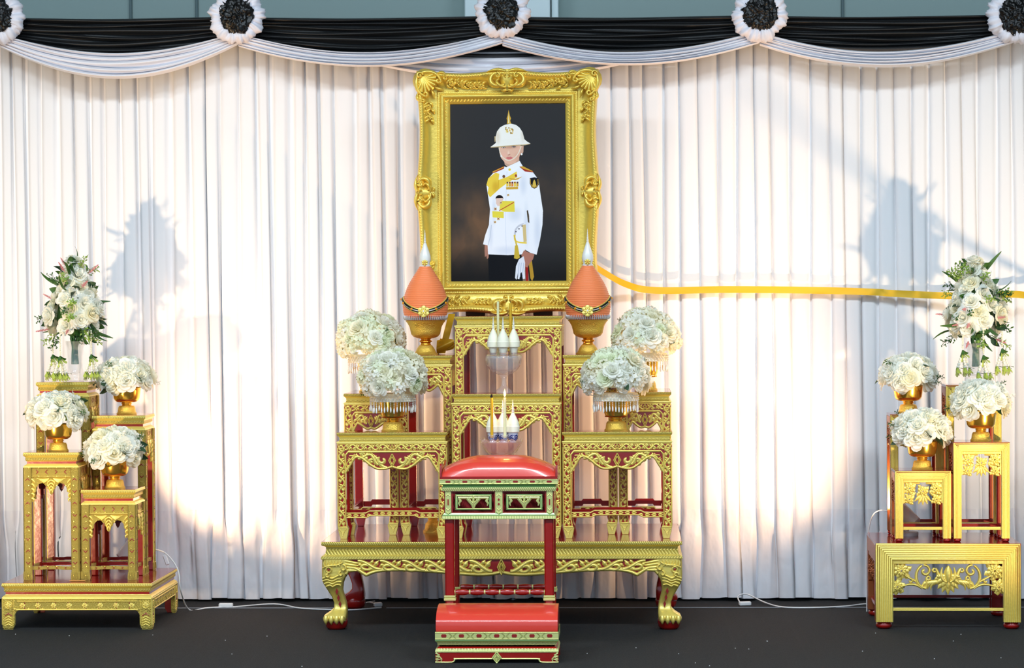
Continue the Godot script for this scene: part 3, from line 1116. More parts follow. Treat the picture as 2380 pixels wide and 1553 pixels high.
			ball.lathe(p2([0.0, 0.0, 0.032, 0.0, 0.041, 0.010, 0.045, 0.026, 0.043, 0.042, 0.034, 0.054, 0.0, 0.06]), 24, Vector3(sx * (hw - 0.052), 0.0, sz * (hd - 0.052)))
			part("ball_foot", ball, mt("red_lacquer"), leg)
			if sz > 0:
				var g := MB.new()
				var z := hd + 0.0005
				var X := func(o: float) -> float: return sx * (hw - o)
				# lion mask: brow flames, eye, nostril, wavy muzzle
				for k in 6:
					g.stroke(PackedVector2Array([Vector2(X.call(0.012 + 0.012 * k), 0.252), Vector2(X.call(0.010 + 0.012 * k), 0.264), Vector2(X.call(0.014 + 0.013 * k), 0.278)]), 0.0042, 0.008, 1, 0.1, z)
				g.stroke(bez(Vector2(X.call(0.006), 0.246), Vector2(X.call(0.03), 0.262), Vector2(X.call(0.06), 0.248), Vector2(X.call(0.085), 0.268)), 0.005, 0.010, 0.6, 0.5, z)
				g.stroke(spiral(Vector2(X.call(0.029), 0.2385), 0.011, 0.011, 0, TAU, 12), 0.0035, 0.009, 1, 1, z)
				g.stroke(spiral(Vector2(X.call(0.024), 0.218), 0.010, 0.004, 0, sx * 5.0, 10), 0.0050, 0.011, 1, 1, z)
				g.stroke(spiral(Vector2(X.call(0.085), 0.245), 0.014, 0.004, 1.6, 1.6 + sx * 5.0, 12), 0.0045, 0.010, 0.6, 1, z)
				g.stroke(spiral(Vector2(X.call(0.078), 0.222), 0.011, 0.003, 1.6, 1.6 - sx * 5.0, 12), 0.0042, 0.010, 0.6, 1, z)
				for k in 4:
					var y := 0.207 - 0.011 * k
					var o := 0.006 * maxf(0.0, k - 1.0)
					g.stroke(smooth(p2([X.call(0.004 + o), y - 0.002, X.call(0.022 + o), y + 0.004, X.call(0.042), y - 0.002, X.call(0.06), y + 0.006, X.call(0.080 - o * 0.4), y + 0.003 + 0.004 * (3 - k)]), 4), 0.0042, 0.007, 0.7, 0.6, z - 0.003 * k)
				part("lion_mask", g, mt("gold_paint"), leg)
				var eye := MB.new()
				eye.lathe(p2([0, -0.006, 0.006, 0, 0, 0.007]), 10, Vector3(X.call(0.029), 0.2385, z + 0.002))
				part("eye", eye, mt("red_lacquer"), leg)
				var inl := MB.new()
				for k in 3:
					inl.slab(PackedVector2Array([Vector2(X.call(0.058 + 0.005 * k), 0.165 - 0.026 * k), Vector2(X.call(0.064 + 0.005 * k), 0.152 - 0.026 * k), Vector2(X.call(0.058 + 0.006 * k), 0.138 - 0.026 * k), Vector2(X.call(0.053 + 0.005 * k), 0.152 - 0.026 * k)]), hd - 0.017 - 0.009 * k + 0.004, hd - 0.03 - 0.01 * k)
				part("inlay", inl, mt("red_ground"), leg)
				# claws curling over the ball, scales down the shin
				var cl := MB.new()
				for k in 4:
					var o := 0.012 + 0.021 * k
					var x: float = X.call(o + 0.004)
					cl.tube(PackedVector3Array([Vector3(x, 0.052, hd - 0.006), Vector3(x, 0.042, hd + 0.001), Vector3(x, 0.032, hd - 0.001), Vector3(x, 0.023, hd - 0.008)]), PackedFloat32Array([0.010, 0.010, 0.0062, 0.0015]), 8)
				part("claws", cl, mt("gold_paint"), leg)


# ------------------------------------------------------------------ the portrait in its carved frame
func fill(im: Image, pts: Array, c: Color, k := 2.0) -> void:
	var q := PackedVector2Array()
	for i in range(0, pts.size(), 2):
		q.append(Vector2(pts[i] - 268.0, pts[i + 1] - 258.0) * k)
	var y0 := 1e9
	var y1 := -1e9
	for p in q:
		y0 = minf(y0, p.y)
		y1 = maxf(y1, p.y)
	for y in range(maxi(0, int(y0)), mini(im.get_height(), int(y1) + 1)):
		var xs := []
		for i in q.size():
			var a := q[i]
			var b := q[(i + 1) % q.size()]
			if (a.y <= y + 0.5) != (b.y <= y + 0.5):
				xs.append(a.x + (y + 0.5 - a.y) * (b.x - a.x) / (b.y - a.y))
		xs.sort()
		for i in range(0, xs.size() - 1, 2):
			im.fill_rect(Rect2i(roundi(xs[i]), y, maxi(1, roundi(xs[i + 1]) - roundi(xs[i])), 1), c)


func oval(im: Image, x: float, y: float, rx: float, ry: float, c: Color) -> void:
	var p := []
	for i in 20:
		p.append_array([x + rx * cos(TAU * i / 20.0), y + ry * sin(TAU * i / 20.0)])
	fill(im, p, c)


func soft(im: Image, x: float, y: float, rx: float, ry: float, c: Color, a: float, only: Color = Color(0, 0, 0, 0)) -> void:
	var cx := (x - 268.0) * 2.0
	var cy := (y - 258.0) * 2.0
	for py in range(maxi(0, int(cy - ry * 2)), mini(im.get_height(), int(cy + ry * 2))):
		for px in range(maxi(0, int(cx - rx * 2)), mini(im.get_width(), int(cx + rx * 2))):
			var d := Vector2((px - cx) / (rx * 2.0), (py - cy) / (ry * 2.0)).length_squared()
			if d < 1.0:
				var was := im.get_pixel(px, py)
				if only.a > 0.0 and absf(was.r - only.r) + absf(was.g - only.g) + absf(was.b - only.b) > 0.25:
					continue
				im.set_pixel(px, py, was.lerp(c, a * (1.0 - d) * (1.0 - d)))


func rib(pts: PackedVector2Array, w: float) -> Array:
	var l := []
	var r := []
	for k in pts.size():
		var d := (pts[mini(k + 1, pts.size() - 1)] - pts[maxi(0, k - 1)]).normalized()
		var o := Vector2(-d.y, d.x) * w
		l.append_array([pts[k].x + o.x, pts[k].y + o.y])
		r.push_front(pts[k].y - o.y)
		r.push_front(pts[k].x - o.x)
	return l + r


func picture() -> ImageTexture:
	var f := FastNoiseLite.new()
	f.seed = 5
	f.frequency = 0.008
	f.fractal_octaves = 4
	var im := Image.create(168, 258, false, Image.FORMAT_RGB8)
	for y in 258:
		for x in 168:
			var n := f.get_noise_2d(x * 2.0, y * 1.4) * 0.5 + 0.5
			var warm := clampf(1.1 - Vector2((x - 40) / 75.0, (y - 185) / 80.0).length(), 0.0, 1.0) + 0.5 * clampf(1.0 - Vector2((x - 140) / 50.0, (y - 130) / 60.0).length(), 0.0, 1.0)
			var base := Color(0.19, 0.185, 0.19).lerp(Color(0.50, 0.36, 0.25), clampf(warm * n * 1.3, 0.0, 0.8))
			im.set_pixel(x, y, base.darkened(clampf((y - 205) / 90.0, 0.0, 0.5)))
	im.resize(1340, 2060, Image.INTERPOLATE_CUBIC)
	var white := Color(0.965, 0.965, 0.985)
	var shade := Color(0.83, 0.86, 0.93)
	var gold := Color(0.85, 0.66, 0.22)
	var yellow := Color(0.96, 0.82, 0.28)
	var skin := Color(0.93, 0.74, 0.64)
	fill(im, [484, 1120, 488, 1288, 690, 1288, 694, 1120], Color(0.06, 0.06, 0.075))
	# hands, sword and glove
	fill(im, [466, 1066, 488, 1070, 490, 1105, 487, 1150, 478, 1158, 474, 1138, 466, 1146, 464, 1110], Color(0.72, 0.50, 0.42))
	fill(im, [683, 1060, 700, 1060, 722, 1288, 684, 1288], Color(0.50, 0.42, 0.36))
	fill(im, [700, 1190, 716, 1190, 716, 1288, 702, 1288], Color(0.62, 0.12, 0.12))
	fill(im, [716, 1160, 735, 1150, 749, 1262, 738, 1288, 728, 1270], gold.darkened(0.15))
	# jacket
	fill(im, [583, 622, 520, 655, 490, 690, 478, 735, 486, 790, 497, 870, 490, 960, 468, 1020, 455, 1072, 482, 1078, 484, 1130, 600, 1136, 694, 1131, 698, 1104, 730, 1124, 765, 1134, 785, 1050, 800, 960, 803, 880, 790, 790, 778, 700, 745, 655, 690, 625, 670, 590, 640, 620, 600, 632], white)
	for s in [[500, 1010, 20, 120], [706, 960, 22, 170], [590, 1110, 110, 40], [770, 1000, 30, 150], [640, 900, 60, 60], [520, 880, 18, 110], [690, 730, 30, 80]]:
		soft(im, s[0], s[1], s[2], s[3], Color(0.80, 0.83, 0.90), 0.5, white)
	fill(im, [709, 880, 716, 876, 722, 905, 724, 950, 716, 945], Color(0.30, 0.24, 0.17))
	fill(im, rib(PackedVector2Array([Vector2(597, 640), Vector2(592, 760), Vector2(585, 900), Vector2(590, 1132)]), 1.0), shade)
	fill(im, rib(PackedVector2Array([Vector2(505, 960), Vector2(497, 1030), Vector2(484, 1078)]), 1.5), shade.darkened(0.1))
	# neck, face
	fill(im, [575, 560, 668, 560, 668, 600, 640, 622, 604, 628, 584, 612], skin.darkened(0.12))
	fill(im, [552, 500, 676, 496, 676, 545, 664, 582, 640, 604, 612, 612, 586, 602, 562, 572, 553, 540], skin)
	fill(im, [676, 505, 694, 503, 692, 540, 680, 560, 672, 550], skin.darkened(0.1))
	soft(im, 612, 505, 70, 22, Color(0.72, 0.52, 0.42), 0.7, skin)
	soft(im, 660, 570, 30, 40, Color(0.85, 0.62, 0.52), 0.5, skin)
	soft(im, 580, 555, 26, 22, Color(0.97, 0.72, 0.64), 0.6, skin)
	soft(im, 606, 545, 10, 22, Color(0.99, 0.86, 0.78), 0.8, skin)
	for e in [[578, 512], [637, 509]]:
		oval(im, e[0], e[1], 12, 4.5, Color(0.25, 0.15, 0.13))
		oval(im, e[0] - 5, e[1] + 1, 3.5, 2.5, Color(0.92, 0.88, 0.86))
		oval(im, e[0] + 6, e[1] + 1, 3, 2.3, Color(0.92, 0.88, 0.86))
	fill(im, [598, 556, 606, 560, 618, 555, 612, 550], Color(0.80, 0.56, 0.48))
	fill(im, [590, 574, 602, 566, 610, 568, 618, 565, 632, 573, 620, 581, 604, 582], Color(0.84, 0.46, 0.45))
	fill(im, rib(smooth(p2([551, 512, 558, 545, 575, 572, 606, 588, 640, 574, 664, 545, 680, 505]), 4), 2.4), Color(0.95, 0.90, 0.82))
	oval(im, 682, 552, 5, 6, Color(1, 1, 1))
	oval(im, 563, 562, 4, 5, Color(1, 1, 1))
	# helmet with a gilded spike
	fill(im, [534, 488, 531, 455, 540, 420, 558, 396, 585, 381, 620, 375, 650, 382, 672, 400, 688, 425, 696, 455, 700, 478], Color(0.99, 0.97, 0.94))
	fill(im, [502, 509, 528, 490, 545, 470, 612, 462, 695, 462, 712, 478, 733, 491, 700, 496, 640, 498, 570, 504], Color(0.985, 0.965, 0.93))
	fill(im, [502, 509, 570, 504, 640, 498, 700, 496, 733, 491, 733, 494, 700, 501, 640, 503, 570, 510, 504, 513], Color(0.80, 0.70, 0.52))
	soft(im, 545, 450, 22, 60, Color(0.86, 0.78, 0.66), 0.5, white)
	soft(im, 690, 440, 20, 60, Color(0.86, 0.80, 0.72), 0.5, white)
	fill(im, [525, 448, 532, 446, 532, 478, 526, 480], Color(0.75, 0.66, 0.50))
	fill(im, [597, 376, 600, 358, 596, 345, 602, 328, 608, 294, 615, 328, 622, 345, 617, 358, 623, 376], gold)
	fill(im, [604, 372, 605, 350, 608, 310, 611, 350, 612, 372], Color(0.99, 0.92, 0.70))
	for k in 26:
		rng.seed = 900 + k
		oval(im, 612 + rng.randf_range(-26, 26), 414 + rng.randf_range(-18, 20), 4, 3, [gold, Color(0.96, 0.86, 0.55), gold.darkened(0.3)][k % 3])
	# collar, shoulder boards, sash
	fill(im, [590, 628, 612, 618, 668, 592, 680, 620, 640, 650, 606, 655, 588, 645], Color(0.985, 0.985, 1.0))
	oval(im, 612, 641, 7, 7, yellow)
	fill(im, [508, 654, 552, 632, 583, 620, 578, 636, 520, 660], Color(0.66, 0.20, 0.14))
	fill(im, [512, 652, 580, 622, 578, 628, 516, 657], gold)
	fill(im, [668, 624, 690, 622, 746, 650, 748, 658, 700, 652], Color(0.66, 0.20, 0.14))
	fill(im, [672, 624, 690, 622, 744, 650, 744, 654, 690, 636], gold)
	fill(im, [530, 658, 552, 664, 548, 700, 600, 682, 652, 652, 656, 684, 600, 716, 556, 748, 498, 800, 484, 776, 490, 742, 477, 728, 488, 690], yellow)
	soft(im, 530, 740, 30, 50, Color(0.80, 0.58, 0.12), 0.5, yellow)
	fill(im, rib(PackedVector2Array([Vector2(548, 702), Vector2(545, 750)]), 1.5), Color(0.86, 0.66, 0.15))
	# decorations
	fill(im, [606, 690, 645, 694, 684, 682, 660, 698, 645, 702, 622, 700], gold)
	oval(im, 648, 676, 6, 8, Color(0.62, 0.25, 0.2))
	oval(im, 578, 680, 8, 9, Color(0.45, 0.30, 0.2))
	for k in 5:
		fill(im, [592 + 14.6 * k, 712, 604 + 14.6 * k, 711, 604 + 14.6 * k, 738, 592 + 14.6 * k, 739], [yellow, gold, Color(0.9, 0.55, 0.25), yellow, gold][k])
		oval(im, 598 + 14.6 * k, 716, 4, 5, [Color(0.3, 0.2, 0.3), Color(0.55, 0.2, 0.1)][k % 2])
	fill(im, [590, 742, 660, 740, 660, 754, 592, 756], gold)
	fill(im, [728, 692, 754, 686, 778, 692, 780, 728, 768, 746, 754, 752, 738, 744, 728, 722], Color(0.09, 0.09, 0.11))
	fill(im, rib(PackedVector2Array([Vector2(731, 696), Vector2(732, 722), Vector2(742, 741), Vector2(754, 747), Vector2(767, 741), Vector2(776, 724), Vector2(775, 696)]), 1.6), gold)
	fill(im, [742, 738, 747, 712, 754, 698, 761, 712, 766, 738, 754, 744], Color(0.88, 0.74, 0.32))
	# ribbons and stars on the chest
	oval(im, 552, 806, 22, 18, Color(0.12, 0.09, 0.09))
	fill(im, [532, 806, 572, 804, 570, 832, 556, 852, 540, 850, 532, 836], Color(0.93, 0.80, 0.74))
	fill(im, [556, 830, 572, 822, 638, 824, 640, 886, 580, 884, 552, 872], yellow.lerp(Color(0.9, 0.9, 0.3), 0.4))
	fill(im, rib(PackedVector2Array([Vector2(550, 878), Vector2(636, 830)]), 2.2), Color(0.75, 0.25, 0.18))
	fill(im, [510, 880, 576, 884, 576, 922, 512, 916], yellow.lerp(Color(0.9, 0.92, 0.3), 0.4))
	for q in [[528, 868, 10], [545, 925, 9], [525, 944, 7], [602, 788, 6], [560, 832, 7]]:
		for k in 8:
			var a := TAU * k / 8.0
			oval(im, q[0] + cos(a) * q[2] * 0.7, q[1] + sin(a) * q[2] * 0.7, 3, 3, gold if k % 2 else Color(0.9, 0.88, 0.85))
		oval(im, q[0], q[1], q[2] * 0.4, q[2] * 0.4, Color(0.5, 0.2, 0.18))
	# sword guard, tassel, cuff, hand and glove
	fill(im, rib(smooth(p2([640, 1020, 644, 990, 665, 966, 692, 956]), 4), 5.0), Color(0.80, 0.80, 0.84))
	for k in 6:
		oval(im, 646 + 9.0 * k, 1000 - 8.0 * k, 4, 4, [Color(0.35, 0.33, 0.38), Color(0.95, 0.95, 0.95)][k % 2])
	fill(im, [684, 962, 703, 958, 708, 1058, 690, 1062], Color(0.86, 0.76, 0.52))
	fill(im, rib(smooth(p2([640, 1018, 640, 1048, 664, 1062, 708, 1066]), 4), 4.0), yellow)
	fill(im, rib(PackedVector2Array([Vector2(636, 1020), Vector2(644, 1056), Vector2(652, 1090)]), 4.0), yellow.darkened(0.1))
	fill(im, [640, 1080, 656, 1078, 668, 1150, 652, 1160, 634, 1154], yellow.darkened(0.15))
	fill(im, [692, 1108, 712, 1118, 752, 1132, 744, 1160, 724, 1184, 712, 1208, 698, 1204, 690, 1160, 676, 1140], Color(0.70, 0.47, 0.40))
	fill(im, [690, 1142, 698, 1180, 696, 1230, 698, 1272, 684, 1274, 678, 1235, 672, 1240, 664, 1276, 654, 1272, 656, 1240, 648, 1278, 639, 1268, 645, 1200, 662, 1160], Color(0.90, 0.91, 0.95))
	for x in [656, 668, 682]:
		fill(im, rib(PackedVector2Array([Vector2(x + 8, 1180), Vector2(x, 1262)]), 1.4), Color(0.66, 0.70, 0.80))
	im.resize(670, 1030, Image.INTERPOLATE_LANCZOS)
	return ImageTexture.create_from_image(im)


func portrait() -> void:
	var cx := 0.0085
	var cy := 1.7355
	var t := thing("portrait_frame", "large carved gold frame holding a full-colour portrait of a person in white uniform", "picture frame", Vector3(cx, 1.2305, -0.625))
	cy -= 1.2305
	var fg := gold_like("frame_gold", Color(0.95, 0.82, 0.36), 0.32, 0.5)
	bumped(fg, noise_tex(0.02, 3), 0.06, Vector3(6, 6, 6), true)
	var ih := Vector2(0.238, 0.366)
	var prof := [[0.0, 0.006], [0.003, 0.013], [0.008, 0.014], [0.012, 0.019], [0.018, 0.019], [0.021, 0.023], [0.025, 0.032], [0.031, 0.036], [0.037, 0.034], [0.040, 0.024], [0.043, 0.023], [0.047, 0.028], [0.051, 0.023], [0.055, 0.022], [0.070, 0.023], [0.088, 0.031], [0.102, 0.044], [0.112, 0.058], [0.117, 0.061], [0.121, 0.064], [0.127, 0.064], [0.133, 0.056], [0.137, 0.040], [0.139, 0.0]]
	var ns := 49
	for side in 4:
		var a: Vector2 = [Vector2(-1, 1), Vector2(1, 1), Vector2(1, -1), Vector2(-1, -1)][side]
		var b: Vector2 = [Vector2(1, 1), Vector2(1, -1), Vector2(-1, -1), Vector2(-1, 1)][side]
		var o := (a + b) / 2.0
		var p := PackedVector3Array()
		for q in prof:
			for k in ns:
				var s := float(k) / (ns - 1)
				var c: Vector2 = a.lerp(b, s) * ih
				# mitred: the outer line is longer than the inner one
				var grow: float = q[0]
				c += a.lerp(b, s) * grow
				var e := absf(s * 2.0 - 1.0)
				var w := -0.012 * (1.0 - cos(TAU * e)) / 2.0 * smoothstep(0.06, 0.139, grow)
				if s > 0.0 and s < 1.0:
					c += o * w
				p.append(Vector3(c.x, c.y + cy, q[1]))
		var m := MB.new()
		m.grid(p, ns, prof.size(), Vector3.BACK)
		part("moulding", m, fg, t)
	# beaded and roped edges
	var bd := MB.new()
	for e in [[0.0155, 0.0030, 0.0185, 0.014], [0.047, 0.0026, 0.0245, 0.009], [0.124, 0.0040, 0.0615, 0.011]]:
		for side in 4:
			var o: Vector2 = [Vector2(0, 1), Vector2(1, 0), Vector2(0, -1), Vector2(-1, 0)][side]
			var al := Vector2(-o.y, o.x)
			var half: float = absf(al.dot(ih)) + e[0]
			var n := int(2.0 * half / e[3])
			for k in n:
				var s := ((k + 0.5) / n * 2.0 - 1.0)
				var ee := absf(s)
				var w := -0.012 * (1.0 - cos(TAU * ee)) / 2.0 * smoothstep(0.06, 0.139, e[0])
				var c: Vector2 = o * (absf(o.dot(ih)) + e[0] + w) + al * s * half + Vector2(0, cy)
				bd.stroke(PackedVector2Array([c + (al * 0.42 - o * 0.5) * e[3] * 0.8, c, c + (al * -0.42 + o * 0.5) * e[3] * 0.8]), e[1], e[1] * 1.2, 0.6, 0.6, e[2])
	part("beading", bd, fg, t).set_meta("kind", "stuff")
	# carved corners: a shell between two scrolls with a spray of leaves and blossoms running out along both sides
	for sx: float in [-1.0, 1.0]:
		for sy: float in [-1.0, 1.0]:
			var m := MB.new()
			m.fat = 1.3
			m.tall = 1.6
			var c := Vector2(sx * 0.345, cy + sy * 0.468)
			var base := 0.052
			m.xf = ident(Vector3.ZERO)
			var dome := PackedVector3Array()
			for j in 5:
				for i in 17:
					var a := TAU * i / 16.0
					var r := 0.052 * j / 4.0
					dome.append(Vector3(c.x - sx * 0.006 + r * cos(a), c.y - sy * 0.006 + r * sin(a), 0.066 - 0.040 * pow(j / 4.0, 2.0)))
			m.grid(dome, 17, 5, Vector3.BACK, true)
			for k in 9:
				var a := atan2(-sy, -sx) + (k - 4) * 0.30
				var d := Vector2.from_angle(a)
				m.stroke(PackedVector2Array([c + Vector2(sx, sy) * 0.012, c + d * 0.020, c + d * 0.042, c + d * 0.055]), 0.0065, 0.010, 0.4, 0.8, base + 0.002)
			m.stroke(spiral(c + Vector2(sx, sy) * 0.014, 0.014, 0.003, 0, TAU * 1.2, 16), 0.0045, 0.012, 0.7, 1, 0.064)
			for w in 2:
				var f := Transform2D(Vector2(-sx, 0), Vector2(0, sy), Vector2(sx * 0.3775, cy + sy * 0.501))
				if w:
					f = Transform2D(Vector2(0, -sy), Vector2(sx, 0), Vector2(sx * 0.3775, cy + sy * 0.501))
				# f: x runs along the side away from the corner, y points outwards
				m.stroke(f * bez(Vector2(0.015, -0.012), Vector2(0.05, 0.004), Vector2(0.09, -0.002), Vector2(0.105, -0.040)), 0.0075, 0.014, 0.6, 0.6, 0.056)
				m.stroke(f * spiral(Vector2(0.094, -0.040), 0.012, 0.003, 0, -5.2, 14), 0.0050, 0.012, 1, 0.8, 0.050)
				m.stroke(f * bez(Vector2(0.09, -0.012), Vector2(0.11, 0.0), Vector2(0.125, -0.012), Vector2(0.128, -0.030)), 0.0060, 0.012, 0.5, 0.4, 0.056)
				m.stroke(f * spiral(Vector2(0.121, -0.030), 0.008, 0.002, 0, -5.0, 12), 0.0040, 0.010, 1, 0.8, 0.052)
				for k in 6:
					var x := 0.128 + 0.014 * k
					var y := -0.052 + 0.008 * sin(k * 2.4)
					for u: float in [-1.0, 1.0]:
						m.stroke(f * bez(Vector2(x, y), Vector2(x + 0.004, y + u * 0.012), Vector2(x + 0.014, y + u * 0.018), Vector2(x + 0.022, y + u * 0.016), 5), 0.0055, 0.009, 0.5, 0.1, 0.036 + 0.006 * u)
				for k in 3:
					bloom(m, f * Vector2(0.148 + 0.022 * k, -0.052 + 0.009 * (k % 2)), 0.0115, 5, 0.008, 0.042, k)
				m.stroke(f * bez(Vector2(0.075, -0.060), Vector2(0.09, -0.078), Vector2(0.105, -0.070), Vector2(0.115, -0.080)), 0.0055, 0.010, 0.6, 0.2, 0.036)
			part("carved_corner", m, fg, t)
	# cartouches in the middle of the four sides
	for side in 4:
		var turn: float = [0.0, -PI / 2, PI, PI / 2][side]
		var off: float = 0.501 if side % 2 == 0 else 0.3775
		var k: float = 1.0 if side == 0 else 0.86
		var f := Transform2D(turn, Vector2(0, cy)) * Transform2D(0.0, Vector2(k, k), 0.0, Vector2(0, off))
		var m := MB.new()
		m.fat = 1.25
		m.tall = 1.5
		m.stroke(f * PackedVector2Array([Vector2(0, 0.004), Vector2(0, -0.02), Vector2(0, -0.05), Vector2(0, -0.085)]), 0.030, 0.016, 0.5, 0.3, 0.042)
		for u: float in [-1.0, 1.0]:
			var g := f * Transform2D(Vector2(u, 0), Vector2(0, 1), Vector2.ZERO)
			m.stroke(g * bez(Vector2(0.012, -0.060), Vector2(0.075, -0.080), Vector2(0.085, -0.025), Vector2(0.045, -0.010), 12), 0.0095, 0.018, 0.5, 0.6, 0.048)
			m.stroke(g * spiral(Vector2(0.040, -0.022), 0.013, 0.003, PI / 2, PI / 2 + 5.2, 14), 0.0055, 0.016, 1, 0.8, 0.050)
			m.stroke(g * bez(Vector2(0.004, -0.070), Vector2(0.04, -0.070), Vector2(0.055, -0.040), Vector2(0.032, -0.036), 10), 0.0065, 0.020, 0.6, 0.5, 0.050)
			m.stroke(g * bez(Vector2(0.005, -0.006), Vector2(0.03, 0.006), Vector2(0.06, 0.004), Vector2(0.085, -0.008), 8), 0.0070, 0.014, 0.8, 0.1, 0.054)
			m.stroke(g * bez(Vector2(0.055, -0.015), Vector2(0.085, -0.010), Vector2(0.105, -0.022), Vector2(0.12, -0.012), 8), 0.0050, 0.012, 0.6, 0.1, 0.050)
			m.stroke(g * bez(Vector2(0.004, -0.078), Vector2(0.014, -0.086), Vector2(0.022, -0.084), Vector2(0.026, -0.076), 6), 0.0055, 0.014, 0.8, 0.2, 0.040)
			m.stroke(g * bez(Vector2(0.002, -0.018), Vector2(0.012, -0.014), Vector2(0.016, -0.028), Vector2(0.004, -0.030), 8), 0.0040, 0.020, 0.8, 0.5, 0.050)
			# trailing sprays of blossoms on the long flat between cartouche and corner
			if side != 1 and side != 3:
				for q in 4:
					var x := 0.105 + 0.018 * q
					bloom(m, g * Vector2(x, -0.062 + 0.007 * (q % 2)), 0.011, 5, 0.008, 0.040, q)
					for e: float in [-1.0, 1.0]:
						m.stroke(g * bez(Vector2(x, -0.060), Vector2(x - 0.006, -0.060 + e * 0.010), Vector2(x - 0.014, -0.060 + e * 0.016), Vector2(x - 0.022, -0.060 + e * 0.012), 5), 0.0050, 0.009, 0.5, 0.1, 0.038 + 0.006 * e)
		part("cartouche", m, fg, t)
	var pm := StandardMaterial3D.new()
	pm.resource_name = "portrait_print"
	pm.albedo_texture = picture()
	pm.roughness = 0.35
	pm.metallic_specular = 0.25
	var pic := MB.new()
	pic.quad(Vector3(-ih.x - 0.002, cy + ih.y + 0.002, 0.005), Vector3(ih.x + 0.002, cy + ih.y + 0.002, 0.005), Vector3(ih.x + 0.002, cy - ih.y - 0.002, 0.005), Vector3(-ih.x - 0.002, cy - ih.y - 0.002, 0.005), Vector3.BACK, PackedVector2Array([Vector2(0, 0), Vector2(1, 0), Vector2(1, 1), Vector2(0, 1)]))
	var pp := part("portrait_print", pic, pm, t)
	pp.set_meta("label", "printed portrait of a person in white dress uniform, yellow sash and spiked white helmet")
	var back := MB.new()
	back.box(Vector3(-0.365, cy - 0.492, -0.03), Vector3(0.365, cy + 0.486, 0.002), 0.004)
	# two battens under the frame rest on the table behind the carved lower edge
	for s: float in [-1.0, 1.0]:
		back.box(Vector3(s * 0.14 - 0.04, -0.0045, -0.028), Vector3(s * 0.14 + 0.04, cy - 0.48, -0.004), 0.002)
	part("backing_board", back, plain("board_brown", Color(0.30, 0.20, 0.12), 0.7), t)


# ------------------------------------------------------------------ flowers
var meshes := {}


func petal(m: MB, phi: float, r: float, h: float, half: float, open: float, curl: float, f: FastNoiseLite, y0 := 0.0) -> void:
	var p := PackedVector3Array()
	for j in 5:
		var v := j / 4.0
		for i in 5:
			var u := i / 2.0 - 1.0
			var wob := f.get_noise_2d(phi * 20.0 + u * 3.0, r * 30.0 + v * 3.0)
			var w := half * (0.55 + 0.45 * sin(PI * minf(1.0, v * 0.75 + 0.15)))
			var edge := v - 0.16 * u * u * v
			var rad := r * (0.30 + 0.70 * sin(edge * PI / 2)) + open * edge * edge + 0.05 * wob * v
			var y := y0 + h * edge - curl * pow(maxf(0.0, edge - 0.45), 2.0) * 3.0 + 0.05 * wob * v
			var a := phi + u * w
			p.append(Vector3(rad * sin(a), y, rad * cos(a)))
	m.grid(p, 5, 5, Vector3(sin(phi), 0.2, cos(phi)))


func rose_mesh(k: int) -> ArrayMesh:
	var key := "rose%d" % k
	if not meshes.has(key):
		var f := FastNoiseLite.new()
		f.seed = 60 + k
		f.frequency = 0.5
		rng.seed = 300 + k
		var m := MB.new()
		var bud := PackedVector3Array()
		for j in 5:
			for i in 9:
				var a := TAU * i / 8.0 + j * 0.5
				bud.append(Vector3(0.20 * sin(a), 0.12 + 0.88 * j / 4.0, 0.20 * cos(a)) * Vector3(1.0 - 0.75 * pow(j / 4.0, 3.0), 1, 1.0 - 0.75 * pow(j / 4.0, 3.0)))
		m.grid(bud, 9, 5, Vector3.ZERO)
		var full := 1.0 + 0.15 * (k % 2)
		for q in [[3, 0.26, 1.0, 1.15, 0.02, 0.0], [4, 0.42, 0.97, 0.95, 0.10, 0.03], [5, 0.58, 0.88, 0.80, 0.24, 0.10], [5, 0.72, 0.74, 0.78, 0.42 * full, 0.22], [6, 0.80, 0.58, 0.66, 0.55 * full, 0.34]]:
			var off := rng.randf() * TAU
			for i in q[0]:
				petal(m, off + TAU * i / q[0] + rng.randf_range(-0.12, 0.12), q[1], q[2] * rng.randf_range(0.93, 1.05), q[3], q[4] * rng.randf_range(0.8, 1.2), q[5], f)
		meshes[key] = m.mesh()
	return meshes[key]


# a head of many four-petalled florets
func cluster_mesh(k: int) -> ArrayMesh:
	var key := "cluster%d" % k
	if not meshes.has(key):
		rng.seed = 500 + k
		var m := MB.new()
		for i in 15:
			var th := acos(1.0 - (i + 0.5) / 15.0 * 0.95)
			var ph := i * 2.39996 + k
			var d := Vector3(sin(th) * cos(ph), cos(th), sin(th) * sin(ph))
			var bs := Basis.looking_at(d, Vector3.RIGHT if absf(d.x) < 0.9 else Vector3.UP).rotated(d, rng.randf() * TAU)
			for q in 4:
				var a := TAU * q / 4.0
				var p := PackedVector3Array()
				for j in 3:
					for c in 3:
						var u := c - 1.0
						var v := j / 2.0
						var w := 0.17 * sin(PI * (0.18 + 0.66 * v))
						var x := 0.02 + 0.30 * v
						var lift := 0.05 + 0.10 * v * v - 0.05 * u * u + rng.randf_range(-0.02, 0.02)
						var l := Vector2(x, u * w).rotated(a)
						p.append(d * 0.78 + bs * Vector3(l.x, l.y, -lift))
				m.grid(p, 3, 3, d)
		meshes[key] = m.mesh()
	return meshes[key]


